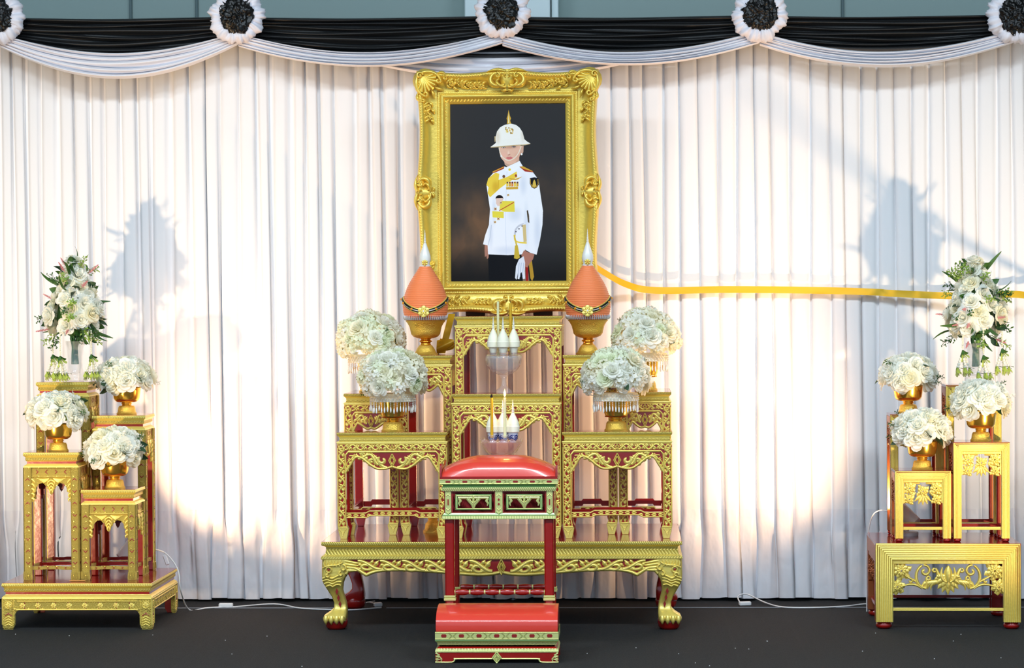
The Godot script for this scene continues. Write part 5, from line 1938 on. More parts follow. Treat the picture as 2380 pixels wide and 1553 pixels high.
func kneeling_bench() -> void:
	var t := thing("kneeling_bench", "red lacquer kneeling bench with a padded top, two small drawers and a low step box", "kneeling bench", Vector3(0.026, 0, 0.54))
	# carcass: z from -0.18 (back) to 0.155 (front)
	var hd := 0.155
	var hw := 0.1995
	var bands := MB.new()
	bands.ring(p2([0.0, 0.5965, 0.0, 0.6105]), 0.207, hd + 0.004, false)
	part("rope_band", bands, mt("pale_rope"), t)
	var cove := MB.new()
	cove.ring(p2([0.001, 0.6105, -0.004, 0.614, -0.002, 0.619, 0.006, 0.6225]), 0.2065, hd + 0.004, false)
	cove.ring(p2([0.0, 0.507, -0.004, 0.511, -0.007, 0.516]), 0.2065, hd + 0.004, false)
	part("green_cove", cove, mt("green_gold"), t)
	slotted_band(t, 0.6225, 0.6395, 0.2145, hd + 0.010, 7)
	var lower := MB.new()
	lower.ring(p2([-0.006, 0.4935, 0.0, 0.4945, 0.0, 0.507]), 0.207, hd + 0.004, false, true)
	part("rope_band", lower, mt("pale_petal"), t)
	part("carcass", box_mb(Vector3(-hw, 0.505, -0.178), Vector3(hw, 0.615, hd - 0.004), 0.001), mt("red_ground"), t)
	part("top_board", box_mb(Vector3(-0.214, 0.6385, -0.180), Vector3(0.214, 0.650, hd + 0.009), 0.002), mt("red_lacquer"), t)
	# gilded posts between the drawers
	for q in [[-0.1845, 0.0115], [0.0, 0.0135], [0.1845, 0.0115]]:
		var m := MB.new()
		m.box(Vector3(q[0] - q[1], 0.516, hd - 0.012), Vector3(q[0] + q[1], 0.5965, hd), 0.001)
		for w: float in [-1.0, 1.0]:
			for k in 2:
				var y := 0.556 + w * (0.022 + 0.013 * k)
				m.stroke(PackedVector2Array([Vector2(q[0] - 0.008, y), Vector2(q[0], y + w * 0.007), Vector2(q[0] + 0.008, y)]), 0.0016, 0.0022, 1, 1, hd)
			m.stroke(PackedVector2Array([Vector2(q[0] - 0.0065, 0.543), Vector2(q[0] - 0.0065, 0.570)]) if w < 0 else PackedVector2Array([Vector2(q[0] + 0.0065, 0.543), Vector2(q[0] + 0.0065, 0.570)]), 0.0013, 0.002, 1, 1, hd)
		var po := part("post", m, mt("gold_pale"), t)
		var sl := MB.new()
		if q[0] == 0.0:
			for y in [0.549, 0.565]:
				sl.slab(p2([-0.004, y, 0, y + 0.006, 0.004, y, 0, y - 0.006]), hd + 0.0012, hd)
		else:
			sl.slab(p2([q[0] - 0.0022, 0.545, q[0] - 0.0022, 0.567, q[0] + 0.0022, 0.567, q[0] + 0.0022, 0.545]), hd + 0.0012, hd)
		part("slot", sl, mt("red_ground"), po)
	for s: float in [-1.0, 1.0]:
		var c := Vector3(s * 0.0925, 0.556, hd - 0.006)
		var face := MB.new()
		var b := 0.006
		face.box(Vector3(-0.0785, -0.0395, -0.010), Vector3(0.0785, 0.0395, 0.002), 0.004)
		var d := part("drawer", face, mt("red_lacquer"), t, ident(c))
		var fr := MB.new()
		for e in [[-0.066, -0.0285, 0.066, -0.022], [-0.066, 0.0215, 0.066, 0.0285], [-0.066, -0.022, -0.057, 0.0215], [0.057, -0.022, 0.066, 0.0215]]:
			fr.box(Vector3(e[0], e[1], 0.001), Vector3(e[2], e[3], b), 0.0015)
		part("drawer_frame", fr, mt("green_gold"), d)
		var orn := MB.new()
		orn.stroke(PackedVector2Array([Vector2(-0.061, -0.024), Vector2(-0.061, 0.0235), Vector2(0.061, 0.0235), Vector2(0.061, -0.024), Vector2(-0.061, -0.024)]), 0.0015, 0.002, 1, 1, b)
		orn.stroke(PackedVector2Array([Vector2(-0.056, 0.016), Vector2(-0.02, 0.016), Vector2(0.02, 0.016), Vector2(0.056, 0.016)]), 0.0052, 0.0035, 1, 1, 0.003)
		for u: float in [-1.0, 1.0]:
			orn.stroke(PackedVector2Array([Vector2(u * 0.053, 0.016), Vector2(u * 0.0475, 0.004), Vector2(u * 0.053, -0.004), Vector2(u * 0.050, -0.014)]), 0.0050, 0.0035, 1, 0.3, 0.003)
			orn.stroke(PackedVector2Array([Vector2(u * 0.022, 0.014), Vector2(u * 0.014, 0.004), Vector2(u * 0.005, -0.008), Vector2(u * 0.001, -0.022)]), 0.0062, 0.0035, 1, 0.4, 0.003)
			orn.stroke(PackedVector2Array([Vector2(u * 0.016, 0.018), Vector2(u * 0.010, 0.004), Vector2(0, -0.004)]), 0.0026, 0.0025, 0.8, 0.8, 0.0062)
		orn.stroke(PackedVector2Array([Vector2(0, 0.024), Vector2(0, 0.012), Vector2(0, 0.0), Vector2(0, -0.012), Vector2(0, -0.020)]), 0.0042, 0.0045, 0.8, 0.2, 0.0055)
		part("drawer_ornament", orn, mt("gold_pale"), d)
	# padded top: highest in the middle of its length, falling to the ends
	var p := PackedVector3Array()
	var nu := 41
	var nv := 33
	for j in nv:
		for i in nu:
			var u := lerpf(-1.0, 1.0, float(i) / (nu - 1))
			var w := lerpf(-1.0, 1.0, float(j) / (nv - 1))
			var ex := 1.0 - 0.62 * pow(maxf(0.0, absf(u) - 0.35) / 0.65, 1.7)
			var ez := pow(maxf(0.0, 1.0 - pow(absf(w), 2.6)), 0.55)
			var crease := 0.0045 * exp(-pow((w - (0.80 - 0.16 * pow(absf(u), 4.0))) / 0.05, 2.0)) * (1.0 - pow(absf(u), 6.0))
			p.append(Vector3(u * 0.206, 0.6485 + 0.071 * ex * ez + crease, 0.035 + w * 0.127))
	var pad := MB.new()
	pad.grid(p, nu, nv, Vector3.UP)
	part("padded_top", pad, mt("red_bright"), t)
	for s: float in [-1.0, 1.0]:
		var e := MB.new()
		var o := smooth(p2([0.165, 0.6485, 0.163, 0.672, 0.150, 0.696, 0.10, 0.688, 0.0, 0.676, -0.08, 0.690, -0.10, 0.690, -0.10, 0.6485]), 3)
		e.slab(o, 0.0035, -0.0035, 0.001)
		part("end_board", e, mt("red_lacquer"), t, Transform3D(Basis(Vector3.UP, -PI / 2), Vector3(s * 0.2105, 0, 0.0)))
	# legs, with gilded collars
	for s: float in [-1.0, 1.0]:
		for z in [0.130, -0.150]:
			var m := MB.new()
			m.box(Vector3(s * 0.181 - 0.017, 0.025, z - 0.017), Vector3(s * 0.181 + 0.017, 0.496, z + 0.017), 0.005)
			var leg := part("leg", m, mt("red_lacquer"), t)
			var c := MB.new()
			c.xf = ident(Vector3(s * 0.181, 0, z))
			c.ring(p2([0, 0.196, 0.004, 0.198, 0.004, 0.205, 0, 0.207]), 0.0175, 0.0175, false)
			c.ring(p2([0, 0.208, 0.003, 0.210, 0.003, 0.214, 0, 0.216]), 0.0175, 0.0175, false)
			part("collar", c, mt("gold_pale"), leg)
	# two turned rails with gilded beads
	for z in [0.130, -0.150]:
		var m := MB.new()
		var g := MB.new()
		var n := 6
		var prof := PackedVector2Array()
		for k in n:
			for f in 7:
				prof.append(Vector2(0.0072 + 0.0045 * sin(PI * f / 6.0), lerpf(-0.165, 0.165, (k + f / 6.0) / n)))
		m.lathe(prof, 14)
		var y := 0.226 if z > 0 else 0.214
		var r := part("rail", m, mt("red_lacquer"), t, Transform3D(Basis(Vector3.BACK, -PI / 2), Vector3(0, y, z)))
		for k in n + 1:
			g.lathe(p2([0.0, -0.003, 0.0088, -0.003, 0.0096, 0, 0.0088, 0.003, 0.0, 0.003]), 12, Vector3(0, lerpf(-0.164, 0.164, float(k) / n), 0))
		part("bead", g, mt("gold_pale"), r).set_meta("kind", "stuff")
	# sledge runners that join the legs to the step box
	for s: float in [-1.0, 1.0]:
		part("runner", box_mb(Vector3(s * 0.181 - 0.02, 0.0, -0.18), Vector3(s * 0.181 + 0.02, 0.030, 0.16), 0.003), mt("red_lacquer"), t)
	# the step box
	var bz := 0.255
	var bd := 0.115
	var bx := Node3D.new()
	bx.name = "step_box"
	t.add_child(bx)
	bx.position = Vector3(0, 0, bz)
	part("inner_box", box_mb(Vector3(-0.205, 0.03, -bd + 0.012), Vector3(0.205, 0.112, bd - 0.014), 0.001), mt("red_ground"), bx)
	slotted_band(bx, 0.0835, 0.1115, 0.2195, bd, 7)
	var gc := MB.new()
	gc.ring(p2([-0.006, 0.073, 0.0, 0.079, 0.0, 0.0835]), 0.2195, bd, false, true)
	part("green_cove", gc, mt("green_gold"), bx)
	var rb := MB.new()
	rb.ring(p2([-0.008, 0.0635, -0.007, 0.073]), 0.2195, bd, false)
	part("rope_band", rb, mt("pale_rope"), bx)
	var nk := MB.new()
	nk.ring(p2([-0.002, 0.050, -0.014, 0.058, -0.014, 0.064]), 0.2195, bd, false)
	part("red_neck", nk, mt("red_lacquer"), bx)
	var gb := MB.new()
	gb.ring(p2([0.0, 0.040, 0.0, 0.043, -0.003, 0.0515, -0.012, 0.054]), 0.2195, bd, false)
	part("petal_band", gb, mt("pale_petal"), bx)
	for s: float in [1.0, -1.0]:
		var foot := MB.new()
		foot.slab(smooth(p2([-0.219, 0.0, -0.160, 0.0]), 1) + smooth(p2([-0.153, 0.004, -0.148, 0.011, -0.140, 0.0125, 0.140, 0.0125, 0.148, 0.011, 0.153, 0.004]), 2) + p2([0.160, 0.0, 0.219, 0.0, 0.219, 0.040, -0.219, 0.040]), s * (bd - 0.002), s * (bd - 0.016))
		var bs := part("base_board", foot, mt("red_lacquer"), bx)
		if s < 0:
			continue
		var go := MB.new()
		var z := bd - 0.002
		go.stroke(smooth(p2([-0.219, 0.0035, -0.160, 0.0035, -0.150, 0.012, -0.140, 0.0155, 0.0, 0.0155, 0.140, 0.0155, 0.150, 0.012, 0.160, 0.0035, 0.219, 0.0035]), 3), 0.0026, 0.003, 1, 1, z)
		go.stroke(PackedVector2Array([Vector2(-0.219, 0.0395), Vector2(0.219, 0.0395)]), 0.0016, 0.0025, 1, 1, z)
		for u: float in [-1.0, 1.0]:
			for k in 3:
				go.stroke(PackedVector2Array([Vector2(u * 0.218, 0.036 - 0.011 * k), Vector2(u * (0.207 - 0.003 * k), 0.030 - 0.008 * k), Vector2(u * 0.217, 0.020 - 0.006 * k)]), 0.0030, 0.004, 0.8, 0.4, z)
			go.stroke(PackedVector2Array([Vector2(u * 0.216, 0.038), Vector2(u * 0.196, 0.014), Vector2(u * 0.200, 0.004)]), 0.0022, 0.003, 1, 1, z)
		go.slab(p2([0, 0.041, 0.016, 0.020, 0, 0.001, -0.016, 0.020]), z + 0.006, z, 0.001)
		lozenge(go, Vector2(0, 0.0205), 0.0155, 0.0195, 0.004, z + 0.006)
		lozenge(go, Vector2(0, 0.0205), 0.0065, 0.0085, 0.004, z + 0.007)
		part("base_ornament", go, mt("gold_pale"), bs)
	var lid := MB.new()
	var prof := p2([0.113, 0.1115, 0.1145, 0.118, 0.1135, 0.142, 0.1085, 0.153, 0.092, 0.166, 0.065, 0.179, 0.02, 0.190, -0.03, 0.194, -0.075, 0.192, -0.100, 0.182, -0.112, 0.165, -0.114, 0.1115])
	var sp := smooth(prof, 3)
	var lp := PackedVector3Array()
	for q in sp:
		for i in 13:
			var u := lerpf(-1.0, 1.0, i / 12.0)
			var shrink := 1.0 - 0.018 * maxf(0.0, q.y - 0.150) / 0.044 * pow(absf(u), 8.0)
			lp.append(Vector3(u * 0.2165, 0.1115 + (q.y - 0.1115) * shrink, q.x))
	lid.grid(lp, 13, sp.size(), Vector3.UP)
	for s: float in [-1.0, 1.0]:
		var tri := Geometry2D.triangulate_polygon(sp)
		for k in range(0, tri.size(), 3):
			var f := []
			for e in 3:
				f.append(Vector3(s * 0.2165, 0.1115 + (sp[tri[k + e]].y - 0.1115) * (1.0 - 0.018 * maxf(0.0, sp[tri[k + e]].y - 0.150) / 0.044), sp[tri[k + e]].x))
			lid.tri(f[0], f[1], f[2], Vector3(s, 0, 0))
	part("padded_lid", lid, mt("red_bright"), bx)


# ------------------------------------------------------------------ the stands at the left: stamped gold with red chevrons
func chevrons(m: MB, a: Vector2, b: Vector2, n: int, w: float, h: float, z: float, th := 0.0018) -> void:
	var d := (b - a).normalized()
	var o := Vector2(-d.y, d.x)
	for k in n:
		var c := a.lerp(b, (k + 0.5) / n)
		var s := 1.0 if k % 2 == 0 else -1.0
		m.stroke(PackedVector2Array([c + o * w - d * (h * s), c + d * (h * s), c - o * w - d * (h * s)]), th, 0.0016, 0.8, 0.8, z)


func stamped_cornice(t: Node3D, hw: float, hd: float, T: float, k: float) -> void:
	var e := MB.new()
	e.ring(p2([-0.001, T - 0.014 * k, 0.0015, T - 0.011 * k, 0.0, T - 0.001]), hw, hd, false)
	var top := part("tabletop", box_mb(Vector3(-hw + 0.001, T - 0.013 * k, -hd + 0.001), Vector3(hw - 0.001, T, hd - 0.001), 0.001), mt("red_top"), t)
	part("edge_band", e, mt("gold_petal"), top)
	var c := MB.new()
	c.ring(p2([-0.008 * k, T - 0.0225 * k, -0.0045 * k, T - 0.017 * k, -0.001, T - 0.014 * k]), hw, hd, false)
	c.ring(p2([-0.012 * k, T - 0.0365 * k, -0.009 * k, T - 0.034 * k]), hw, hd, false)
	c.ring(p2([0.0, T - 0.060 * k, -0.0005, T - 0.056 * k, -0.005 * k, T - 0.051 * k, -0.011 * k, T - 0.0475 * k, -0.012 * k, T - 0.046 * k]), hw, hd, false)
	var mo := part("moulding", c, mt("gold_paint"), t)
	var r := MB.new()
	r.ring(p2([-0.009 * k, T - 0.034 * k, -0.006 * k, T - 0.031 * k, -0.0075 * k, T - 0.0225 * k]), hw, hd, false)
	part("leaf_band", r, mt("gold_leaf"), mo)
	var n := MB.new()
	n.ring(p2([-0.012 * k, T - 0.046 * k, -0.012 * k, T - 0.0365 * k]), hw, hd, false)
	part("red_neck", n, mt("red_lacquer"), t)


func stamped_stand(x0: float, x1: float, zf: float, zb: float, base: float, top: float, label: String) -> void:
	var hw := (x1 - x0) / 2.0
	var hd := (zf - zb) / 2.0
	var T := top - base
	var t := thing("flower_stand", label, "stand", Vector3((x0 + x1) / 2.0, base, (zf + zb) / 2.0), 0.0, "tall square stands on the left platform")
	stamped_cornice(t, hw, hd, T, 1.0)
	var lw := 0.031
	var yb := T - 0.060
	for side in 4:
		var half := hw if side % 2 == 0 else hd
		var off := hd if side % 2 == 0 else hw
		var at := Transform3D(Basis(Vector3.UP, [0.0, PI / 2, PI, -PI / 2][side]), Vector3.ZERO)
		at.origin = at.basis * Vector3(0, 0, off - 0.001)
		var xi := half - lw
		var gold_side := side != 2
		var m := MB.new()
		# apron with a leafy cut-out edge: two side brackets and a middle pendant
		var edge := PackedVector2Array()
		var drop := minf(0.135, T * 0.36)
		for q in [[1.0, drop], [0.93, drop * 0.98], [0.95, drop * 0.86], [0.86, drop * 0.80], [0.88, drop * 0.64], [0.78, drop * 0.60], [0.76, drop * 0.44], [0.62, 0.040], [0.40, 0.036], [0.30, 0.050], [0.24, 0.052], [0.19, 0.066], [0.12, 0.072], [0.09, 0.084], [0.0, 0.098]]:
			edge.append(Vector2(xi * q[0], yb - 0.034 - q[1] * 0.78))
		var poly := PackedVector2Array([Vector2(-half + 0.002, yb), Vector2(half - 0.002, yb), Vector2(half - 0.002, yb - 0.034), Vector2(xi, yb - 0.034)])
		poly.append_array(edge)
		for k in range(edge.size() - 2, -1, -1):
			poly.append(Vector2(-edge[k].x, edge[k].y))
		poly.append_array([Vector2(-xi, yb - 0.034), Vector2(-half + 0.002, yb - 0.034)])
		m.slab(poly, -0.004, -0.011)
		var ap := part("apron", m, mt("gold_stamp") if gold_side else mt("red_ground"), t, at)
		if gold_side:
			var g := MB.new()
			g.stroke(PackedVector2Array([Vector2(-xi, 0.02), Vector2(-xi, yb - 0.037), Vector2(xi, yb - 0.037), Vector2(xi, 0.02)]), 0.0016, 0.005, 1, 1, -0.003)
			for u: float in [-1.0, 1.0]:
				for k in 5:
					var y := yb - 0.046 - (drop * 0.70) * k / 5.0
					g.stroke(PackedVector2Array([Vector2(u * xi * 0.99, y), Vector2(u * xi * (0.90 - 0.01 * k), y - 0.006), Vector2(u * xi * (0.80 + 0.02 * k), y - 0.016)]), 0.0048, 0.005, 0.8, 0.2, -0.004)
				for k in 4:
					g.stroke(bez(Vector2(u * xi * 0.1, yb - 0.044), Vector2(u * xi * 0.30, yb - 0.050 - 0.004 * k), Vector2(u * xi * 0.55, yb - 0.052 - 0.004 * k), Vector2(u * xi * (0.74 - 0.15 * k), yb - 0.042 - 0.006 * k), 7), 0.0040, 0.0045, 0.5, 0.3, -0.004)
				for k in 4:
					g.stroke(PackedVector2Array([Vector2(0, yb - 0.05 - 0.012 * k), Vector2(u * xi * (0.16 - 0.03 * k), yb - 0.058 - 0.013 * k), Vector2(u * xi * (0.20 - 0.05 * k), yb - 0.070 - 0.012 * k)]), 0.0040, 0.005, 0.9, 0.2, -0.003)
			part("carving", g, mt("gold_paint"), ap)
			var r := MB.new()
			chevrons(r, Vector2(-xi * 0.95, yb - 0.018), Vector2(xi * 0.95, yb - 0.018), 4, 0.0085, 0.0042, -0.0035)
			part("red_chevron", r, mt("red_ground"), ap).set_meta("kind", "stuff")
	for sx: float in [-1.0, 1.0]:
		for sz: float in [-1.0, 1.0]:
			var m := MB.new()
			m.box(Vector3(sx * (hw - lw / 2 - 0.001) - lw / 2, 0.0, sz * (hd - lw / 2 - 0.001) - lw / 2), Vector3(sx * (hw - lw / 2 - 0.001) + lw / 2, yb, sz * (hd - lw / 2 - 0.001) + lw / 2), 0.0025)
			var leg := part("leg", m, mt("red_lacquer"), t)
			for face in 2:
				if (face == 0 and sz < 0) :
					continue
				var g := MB.new()
				var xc := (sx if face == 0 else -sx * sz * sx) * 1.0
				var half := hw if face == 0 else hd
				var off := hd if face == 0 else hw
				var b := Basis.IDENTITY if face == 0 else Basis(Vector3.UP, sx * PI / 2)
				xc = sx if face == 0 else -sz * sx
				var c := xc * (half - lw / 2 - 0.001)
				g.slab(PackedVector2Array([Vector2(c - lw / 2, 0.012), Vector2(c + lw / 2, 0.012), Vector2(c + lw / 2, yb), Vector2(c - lw / 2, yb)]), 0.0, -0.004, 0.0008)
				for u: float in [-1.0, 1.0]:
					g.stroke(PackedVector2Array([Vector2(c + u * (lw / 2 - 0.0016), 0.012), Vector2(c + u * (lw / 2 - 0.0016), yb - 0.001)]), 0.0016, 0.0022, 1, 1, 0.0)
				# a spread foot below the shaft
				g.slab(PackedVector2Array([Vector2(c - lw / 2 - 0.001, 0.0), Vector2(c + lw / 2 + 0.001, 0.0), Vector2(c + lw / 2 + 0.0025, 0.010), Vector2(c + lw / 2, 0.034), Vector2(c - lw / 2, 0.034), Vector2(c - lw / 2 - 0.0025, 0.010)]), 0.003, -0.005, 0.001)
				for u in 4:
					g.stroke(PackedVector2Array([Vector2(c - 0.009 + 0.006 * u, 0.006), Vector2(c - 0.009 + 0.006 * u, 0.030)]), 0.0022, 0.003, 1, 0.4, 0.003)
				var tr := Transform3D(b, b * Vector3(0, 0, off))
				var fc := part("gilded_face", g, mt("gold_stamp"), leg, tr)
				var r := MB.new()
				chevrons(r, Vector2(c, yb - 0.024), Vector2(c, 0.045), maxi(4, roundi((yb - 0.06) / 0.049)), 0.0085, -0.0042, 0.0005)
				# chevrons join their face's mesh level (thing > part > sub-part)
				fc.remove_meta("label")
				part("red_chevron", r, mt("red_ground"), leg, tr).set_meta("kind", "stuff")
	for side in 4:
		var half := hw if side % 2 == 0 else hd
		var off := hd if side % 2 == 0 else hw
		var at := Transform3D(Basis(Vector3.UP, [0.0, PI / 2, PI, -PI / 2][side]), Vector3.ZERO)
		at.origin = at.basis * Vector3(0, 0, off - 0.010)
		var m := MB.new()
		var xi := half - lw
		m.slab(p2([-xi, 0.040, -xi * 0.55, 0.040, -xi * 0.4, 0.042, xi * 0.4, 0.042, xi * 0.55, 0.040, xi, 0.040, xi, 0.053, xi * 0.5, 0.053, xi * 0.35, 0.055, -xi * 0.35, 0.055, -xi * 0.5, 0.053, -xi, 0.053]), 0.0, -0.014, 0.001)
		var st := part("stretcher", m, mt("gold_stamp") if side != 2 else mt("red_lacquer"), t, at)
		if side != 2:
			var r := MB.new()
			chevrons(r, Vector2(-xi * 0.9, 0.0475), Vector2(xi * 0.9, 0.0475), 4, 0.0042, 0.0030, 0.0004, 0.0013)
			part("red_chevron", r, mt("red_ground"), st).set_meta("kind", "stuff")


func low_platform_left() -> void:
	var hw := 0.2985
	var hd := 0.290
	var T := 0.184
	var t := thing("stand_platform", "square gilded low platform with red top and red chevrons, under the left flower stands", "stand platform", Vector3(-1.6785, 0, -0.325))
	stamped_cornice(t, hw, hd, T, 1.0)
	var yb := T - 0.060
	var lw := 0.050
	for side in 4:
		var half := hw if side % 2 == 0 else hd
		var off := hd if side % 2 == 0 else hw
		var at := Transform3D(Basis(Vector3.UP, [0.0, PI / 2, PI, -PI / 2][side]), Vector3.ZERO)
		at.origin = at.basis * Vector3(0, 0, off - 0.001)
		var xi := half - lw
		var o := PackedVector2Array([Vector2(half, yb), Vector2(half, 0.018), Vector2(half - 0.004, 0.006), Vector2(half - 0.044, 0.006), Vector2(half - 0.050, 0.020), Vector2(half - 0.050, 0.058), Vector2(half - 0.056, 0.070), Vector2(half - 0.066, 0.076)])
		var poly := o.duplicate()
		for k in range(o.size() - 1, -1, -1):
			poly.append(Vector2(-o[k].x, o[k].y))
		var m := MB.new()
		m.slab(poly, 0.0, -0.018, 0.001)
		m.box(Vector3(half - 0.042, 0.0, -0.016), Vector3(half - 0.006, 0.007, -0.002), 0.001)
		m.box(Vector3(-half + 0.006, 0.0, -0.016), Vector3(-half + 0.042, 0.007, -0.002), 0.001)
		var ap := part("side_panel", m, mt("gold_stamp_large") if side != 2 else mt("red_lacquer"), t, at)
		if side == 2:
			continue
		var g := MB.new()
		g.stroke(PackedVector2Array([Vector2(-half + 0.002, yb - 0.002), Vector2(half - 0.002, yb - 0.002)]), 0.0024, 0.003, 1, 1)
		g.stroke(PackedVector2Array([Vector2(-xi + 0.01, yb - 0.012), Vector2(xi - 0.01, yb - 0.012)]), 0.0020, 0.003, 1, 1)
		g.stroke(PackedVector2Array([Vector2(-xi + 0.006, 0.079), Vector2(xi - 0.006, 0.079)]), 0.0024, 0.003, 1, 1)
		for u: float in [-1.0, 1.0]:
			g.stroke(PackedVector2Array([Vector2(u * (half - 0.003), yb - 0.004), Vector2(u * (half - 0.003), 0.02)]), 0.0020, 0.003, 1, 1)
			g.stroke(PackedVector2Array([Vector2(u * (half - 0.047), yb - 0.004), Vector2(u * (half - 0.047), 0.02)]), 0.0018, 0.003, 1, 1)
			g.stroke(spiral(Vector2(u * (half - 0.025), yb - 0.026), 0.014, 0.014, 0, TAU, 12), 0.002, 0.003, 1, 1)
			bloom(g, Vector2(u * (half - 0.025), yb - 0.026), 0.011, 6, 0.003)
			for k in 4:
				g.stroke(PackedVector2Array([Vector2(u * (half - 0.025) - 0.016, 0.044 - 0.010 * k), Vector2(u * (half - 0.025), 0.052 - 0.010 * k), Vector2(u * (half - 0.025) + 0.016, 0.044 - 0.010 * k)]), 0.0028, 0.003, 0.6, 0.6)
		for k in 8:
			bloom(g, Vector2(lerpf(-xi, xi, (k + 0.5) / 8.0), yb - 0.029), 0.011, 6, 0.003)
		part("carving", g, mt("gold_paint"), ap)
		var r := MB.new()
		chevrons(r, Vector2(-xi * 0.98, yb - 0.029), Vector2(xi * 0.98, yb - 0.029), 8, 0.0115, -0.0065, 0.0, 0.0024)
		for u: float in [-1.0, 1.0]:
			r.stroke(PackedVector2Array([Vector2(u * (half - 0.025) - 0.014, 0.054), Vector2(u * (half - 0.025), 0.064), Vector2(u * (half - 0.025) + 0.014, 0.054)]), 0.0022, 0.002, 0.8, 0.8)
		part("red_chevron", r, mt("red_ground"), ap).set_meta("kind", "stuff")


# ------------------------------------------------------------------ tall arrangements in glass vases, with jasmine garlands
func tall_vase(at: Vector3, seed_: int, label: String, vase_label: String, vh: float, lobes: int) -> void:
	var v := thing("glass_vase", vase_label, "vase", at, 0.0, "glass vases of the tall flower arrangements")
	var m := MB.new()
	m.lathe(p2([0.0, 0.0, 0.036, 0.0, 0.036, 0.0, 0.044, 0.016, 0.042, 0.026, 0.033, 0.040, 0.030, 0.055, 0.031, vh * 0.6, 0.035, vh * 0.85, 0.042, vh, 0.042, vh, 0.039, vh, 0.032, vh * 0.82, 0.027, vh * 0.55, 0.026, 0.055, 0.02, 0.034, 0.0, 0.030]), 32, Vector3.ZERO, lobes, 0.03)
	part("vase_body", m, mt("clear_glass"), v)
	var t := thing("flower_arrangement", label, "flowers", at + Vector3(0, 0.07, 0), 0.0, "tall rose arrangements")
	var r := RandomNumberGenerator.new()
	r.seed = seed_
	for k in 7:
		var a := TAU * k / 7.0
		var s := MB.new()
		s.tube(PackedVector3Array([Vector3(0.010 * sin(a), 0.0, 0.010 * cos(a)), Vector3(0.007 * sin(a + 0.6), 0.07, 0.007 * cos(a + 0.6)), Vector3(0.016 * sin(a + 1.0), vh - 0.06, 0.016 * cos(a + 1.0)), Vector3(0.03 * sin(a), vh + 0.04, 0.03 * cos(a))]), PackedFloat32Array([0.0065, 0.0065, 0.005, 0.004]), 7)
		part("stem", s, mt("stem_green"), t)
	var y0 := vh - 0.07 + 0.02
	var hgt := 0.50 - vh - 0.02
	var core := MB.new()
	core.lathe(p2([0.0, y0 - 0.01, 0.055, y0 + 0.02, 0.075, y0 + 0.07, 0.062, y0 + hgt * 0.5, 0.03, y0 + hgt * 0.8, 0.0, y0 + hgt * 0.95]), 16)
	part("foam_core", core, mt("leaf_green"), t)
	var wide := func(f: float) -> float:
		return lerpf(0.150, 0.014, pow(f, 1.15)) if f > 0.20 else lerpf(0.100, 0.130, f / 0.20)
	for k in 50:
		var f := 1.0 if k == 0 else pow((k + 0.2) / 50.0, 0.85)
		f = 1.0 - f if k > 0 else 1.0
		var a := k * 2.39996 + r.randf_range(-0.25, 0.25)
		var rad: float = wide.call(f) * r.randf_range(0.9, 1.08)
		var d := Vector3(sin(a), lerpf(-0.15, 0.9, f) + r.randf_range(-0.1, 0.2), cos(a)).normalized()
		if k == 0:
			d = Vector3(0.1, 1, 0.25).normalized()
		var s := r.randf_range(0.028, 0.034)
		var p := Vector3(rad * sin(a), y0 + 0.03 + hgt * 0.93 * f, rad * cos(a)) - d * s * 0.7
		part("rose", rose_mesh(k % 4), mt(["petal_white", "petal_cream", "petal_white"][k % 3]), t, stand_on(d, p, s, r.randf() * TAU))
	for k in 84:
		var f := r.randf_range(-0.06, 0.9)
		var a := r.randf() * TAU
		var rad: float = wide.call(clampf(f, 0.0, 1.0)) * 0.66
		var d := Vector3(sin(a), lerpf(-0.75, 0.9, clampf(f * 1.1, 0.0, 1.0)) + r.randf_range(-0.3, 0.3), cos(a)).normalized()
		var p := Vector3(rad * sin(a), y0 + 0.02 + hgt * 0.9 * f, rad * cos(a))
		match (k * 5 + k / 7) % 6:
			0, 5:
				part("leaf", leaf_mesh(0.55), mt("leaf_green" if k % 2 else "leaf_dark"), t, stand_on(d, p, r.randf_range(0.05, 0.07), r.randf() * TAU))
			1, 4:
				part("filler_sprig", sprig_mesh(k % 2), mt("leaf_light" if k % 3 != 0 else "leaf_green"), t, stand_on(d, p, r.randf_range(0.07, 0.095), r.randf() * TAU))
			2:
				part("pink_spike", spike_mesh(), mt("petal_pink"), t, stand_on(d + Vector3(0, 0.2, 0), p + d * 0.030, r.randf_range(0.045, 0.062), r.randf() * TAU))
			3:
				part("grass_blade", leaf_mesh(0.10), mt("leaf_green"), t, stand_on(d + Vector3(0, 0.2, 0), p, r.randf_range(0.09, 0.13), r.randf() * TAU))


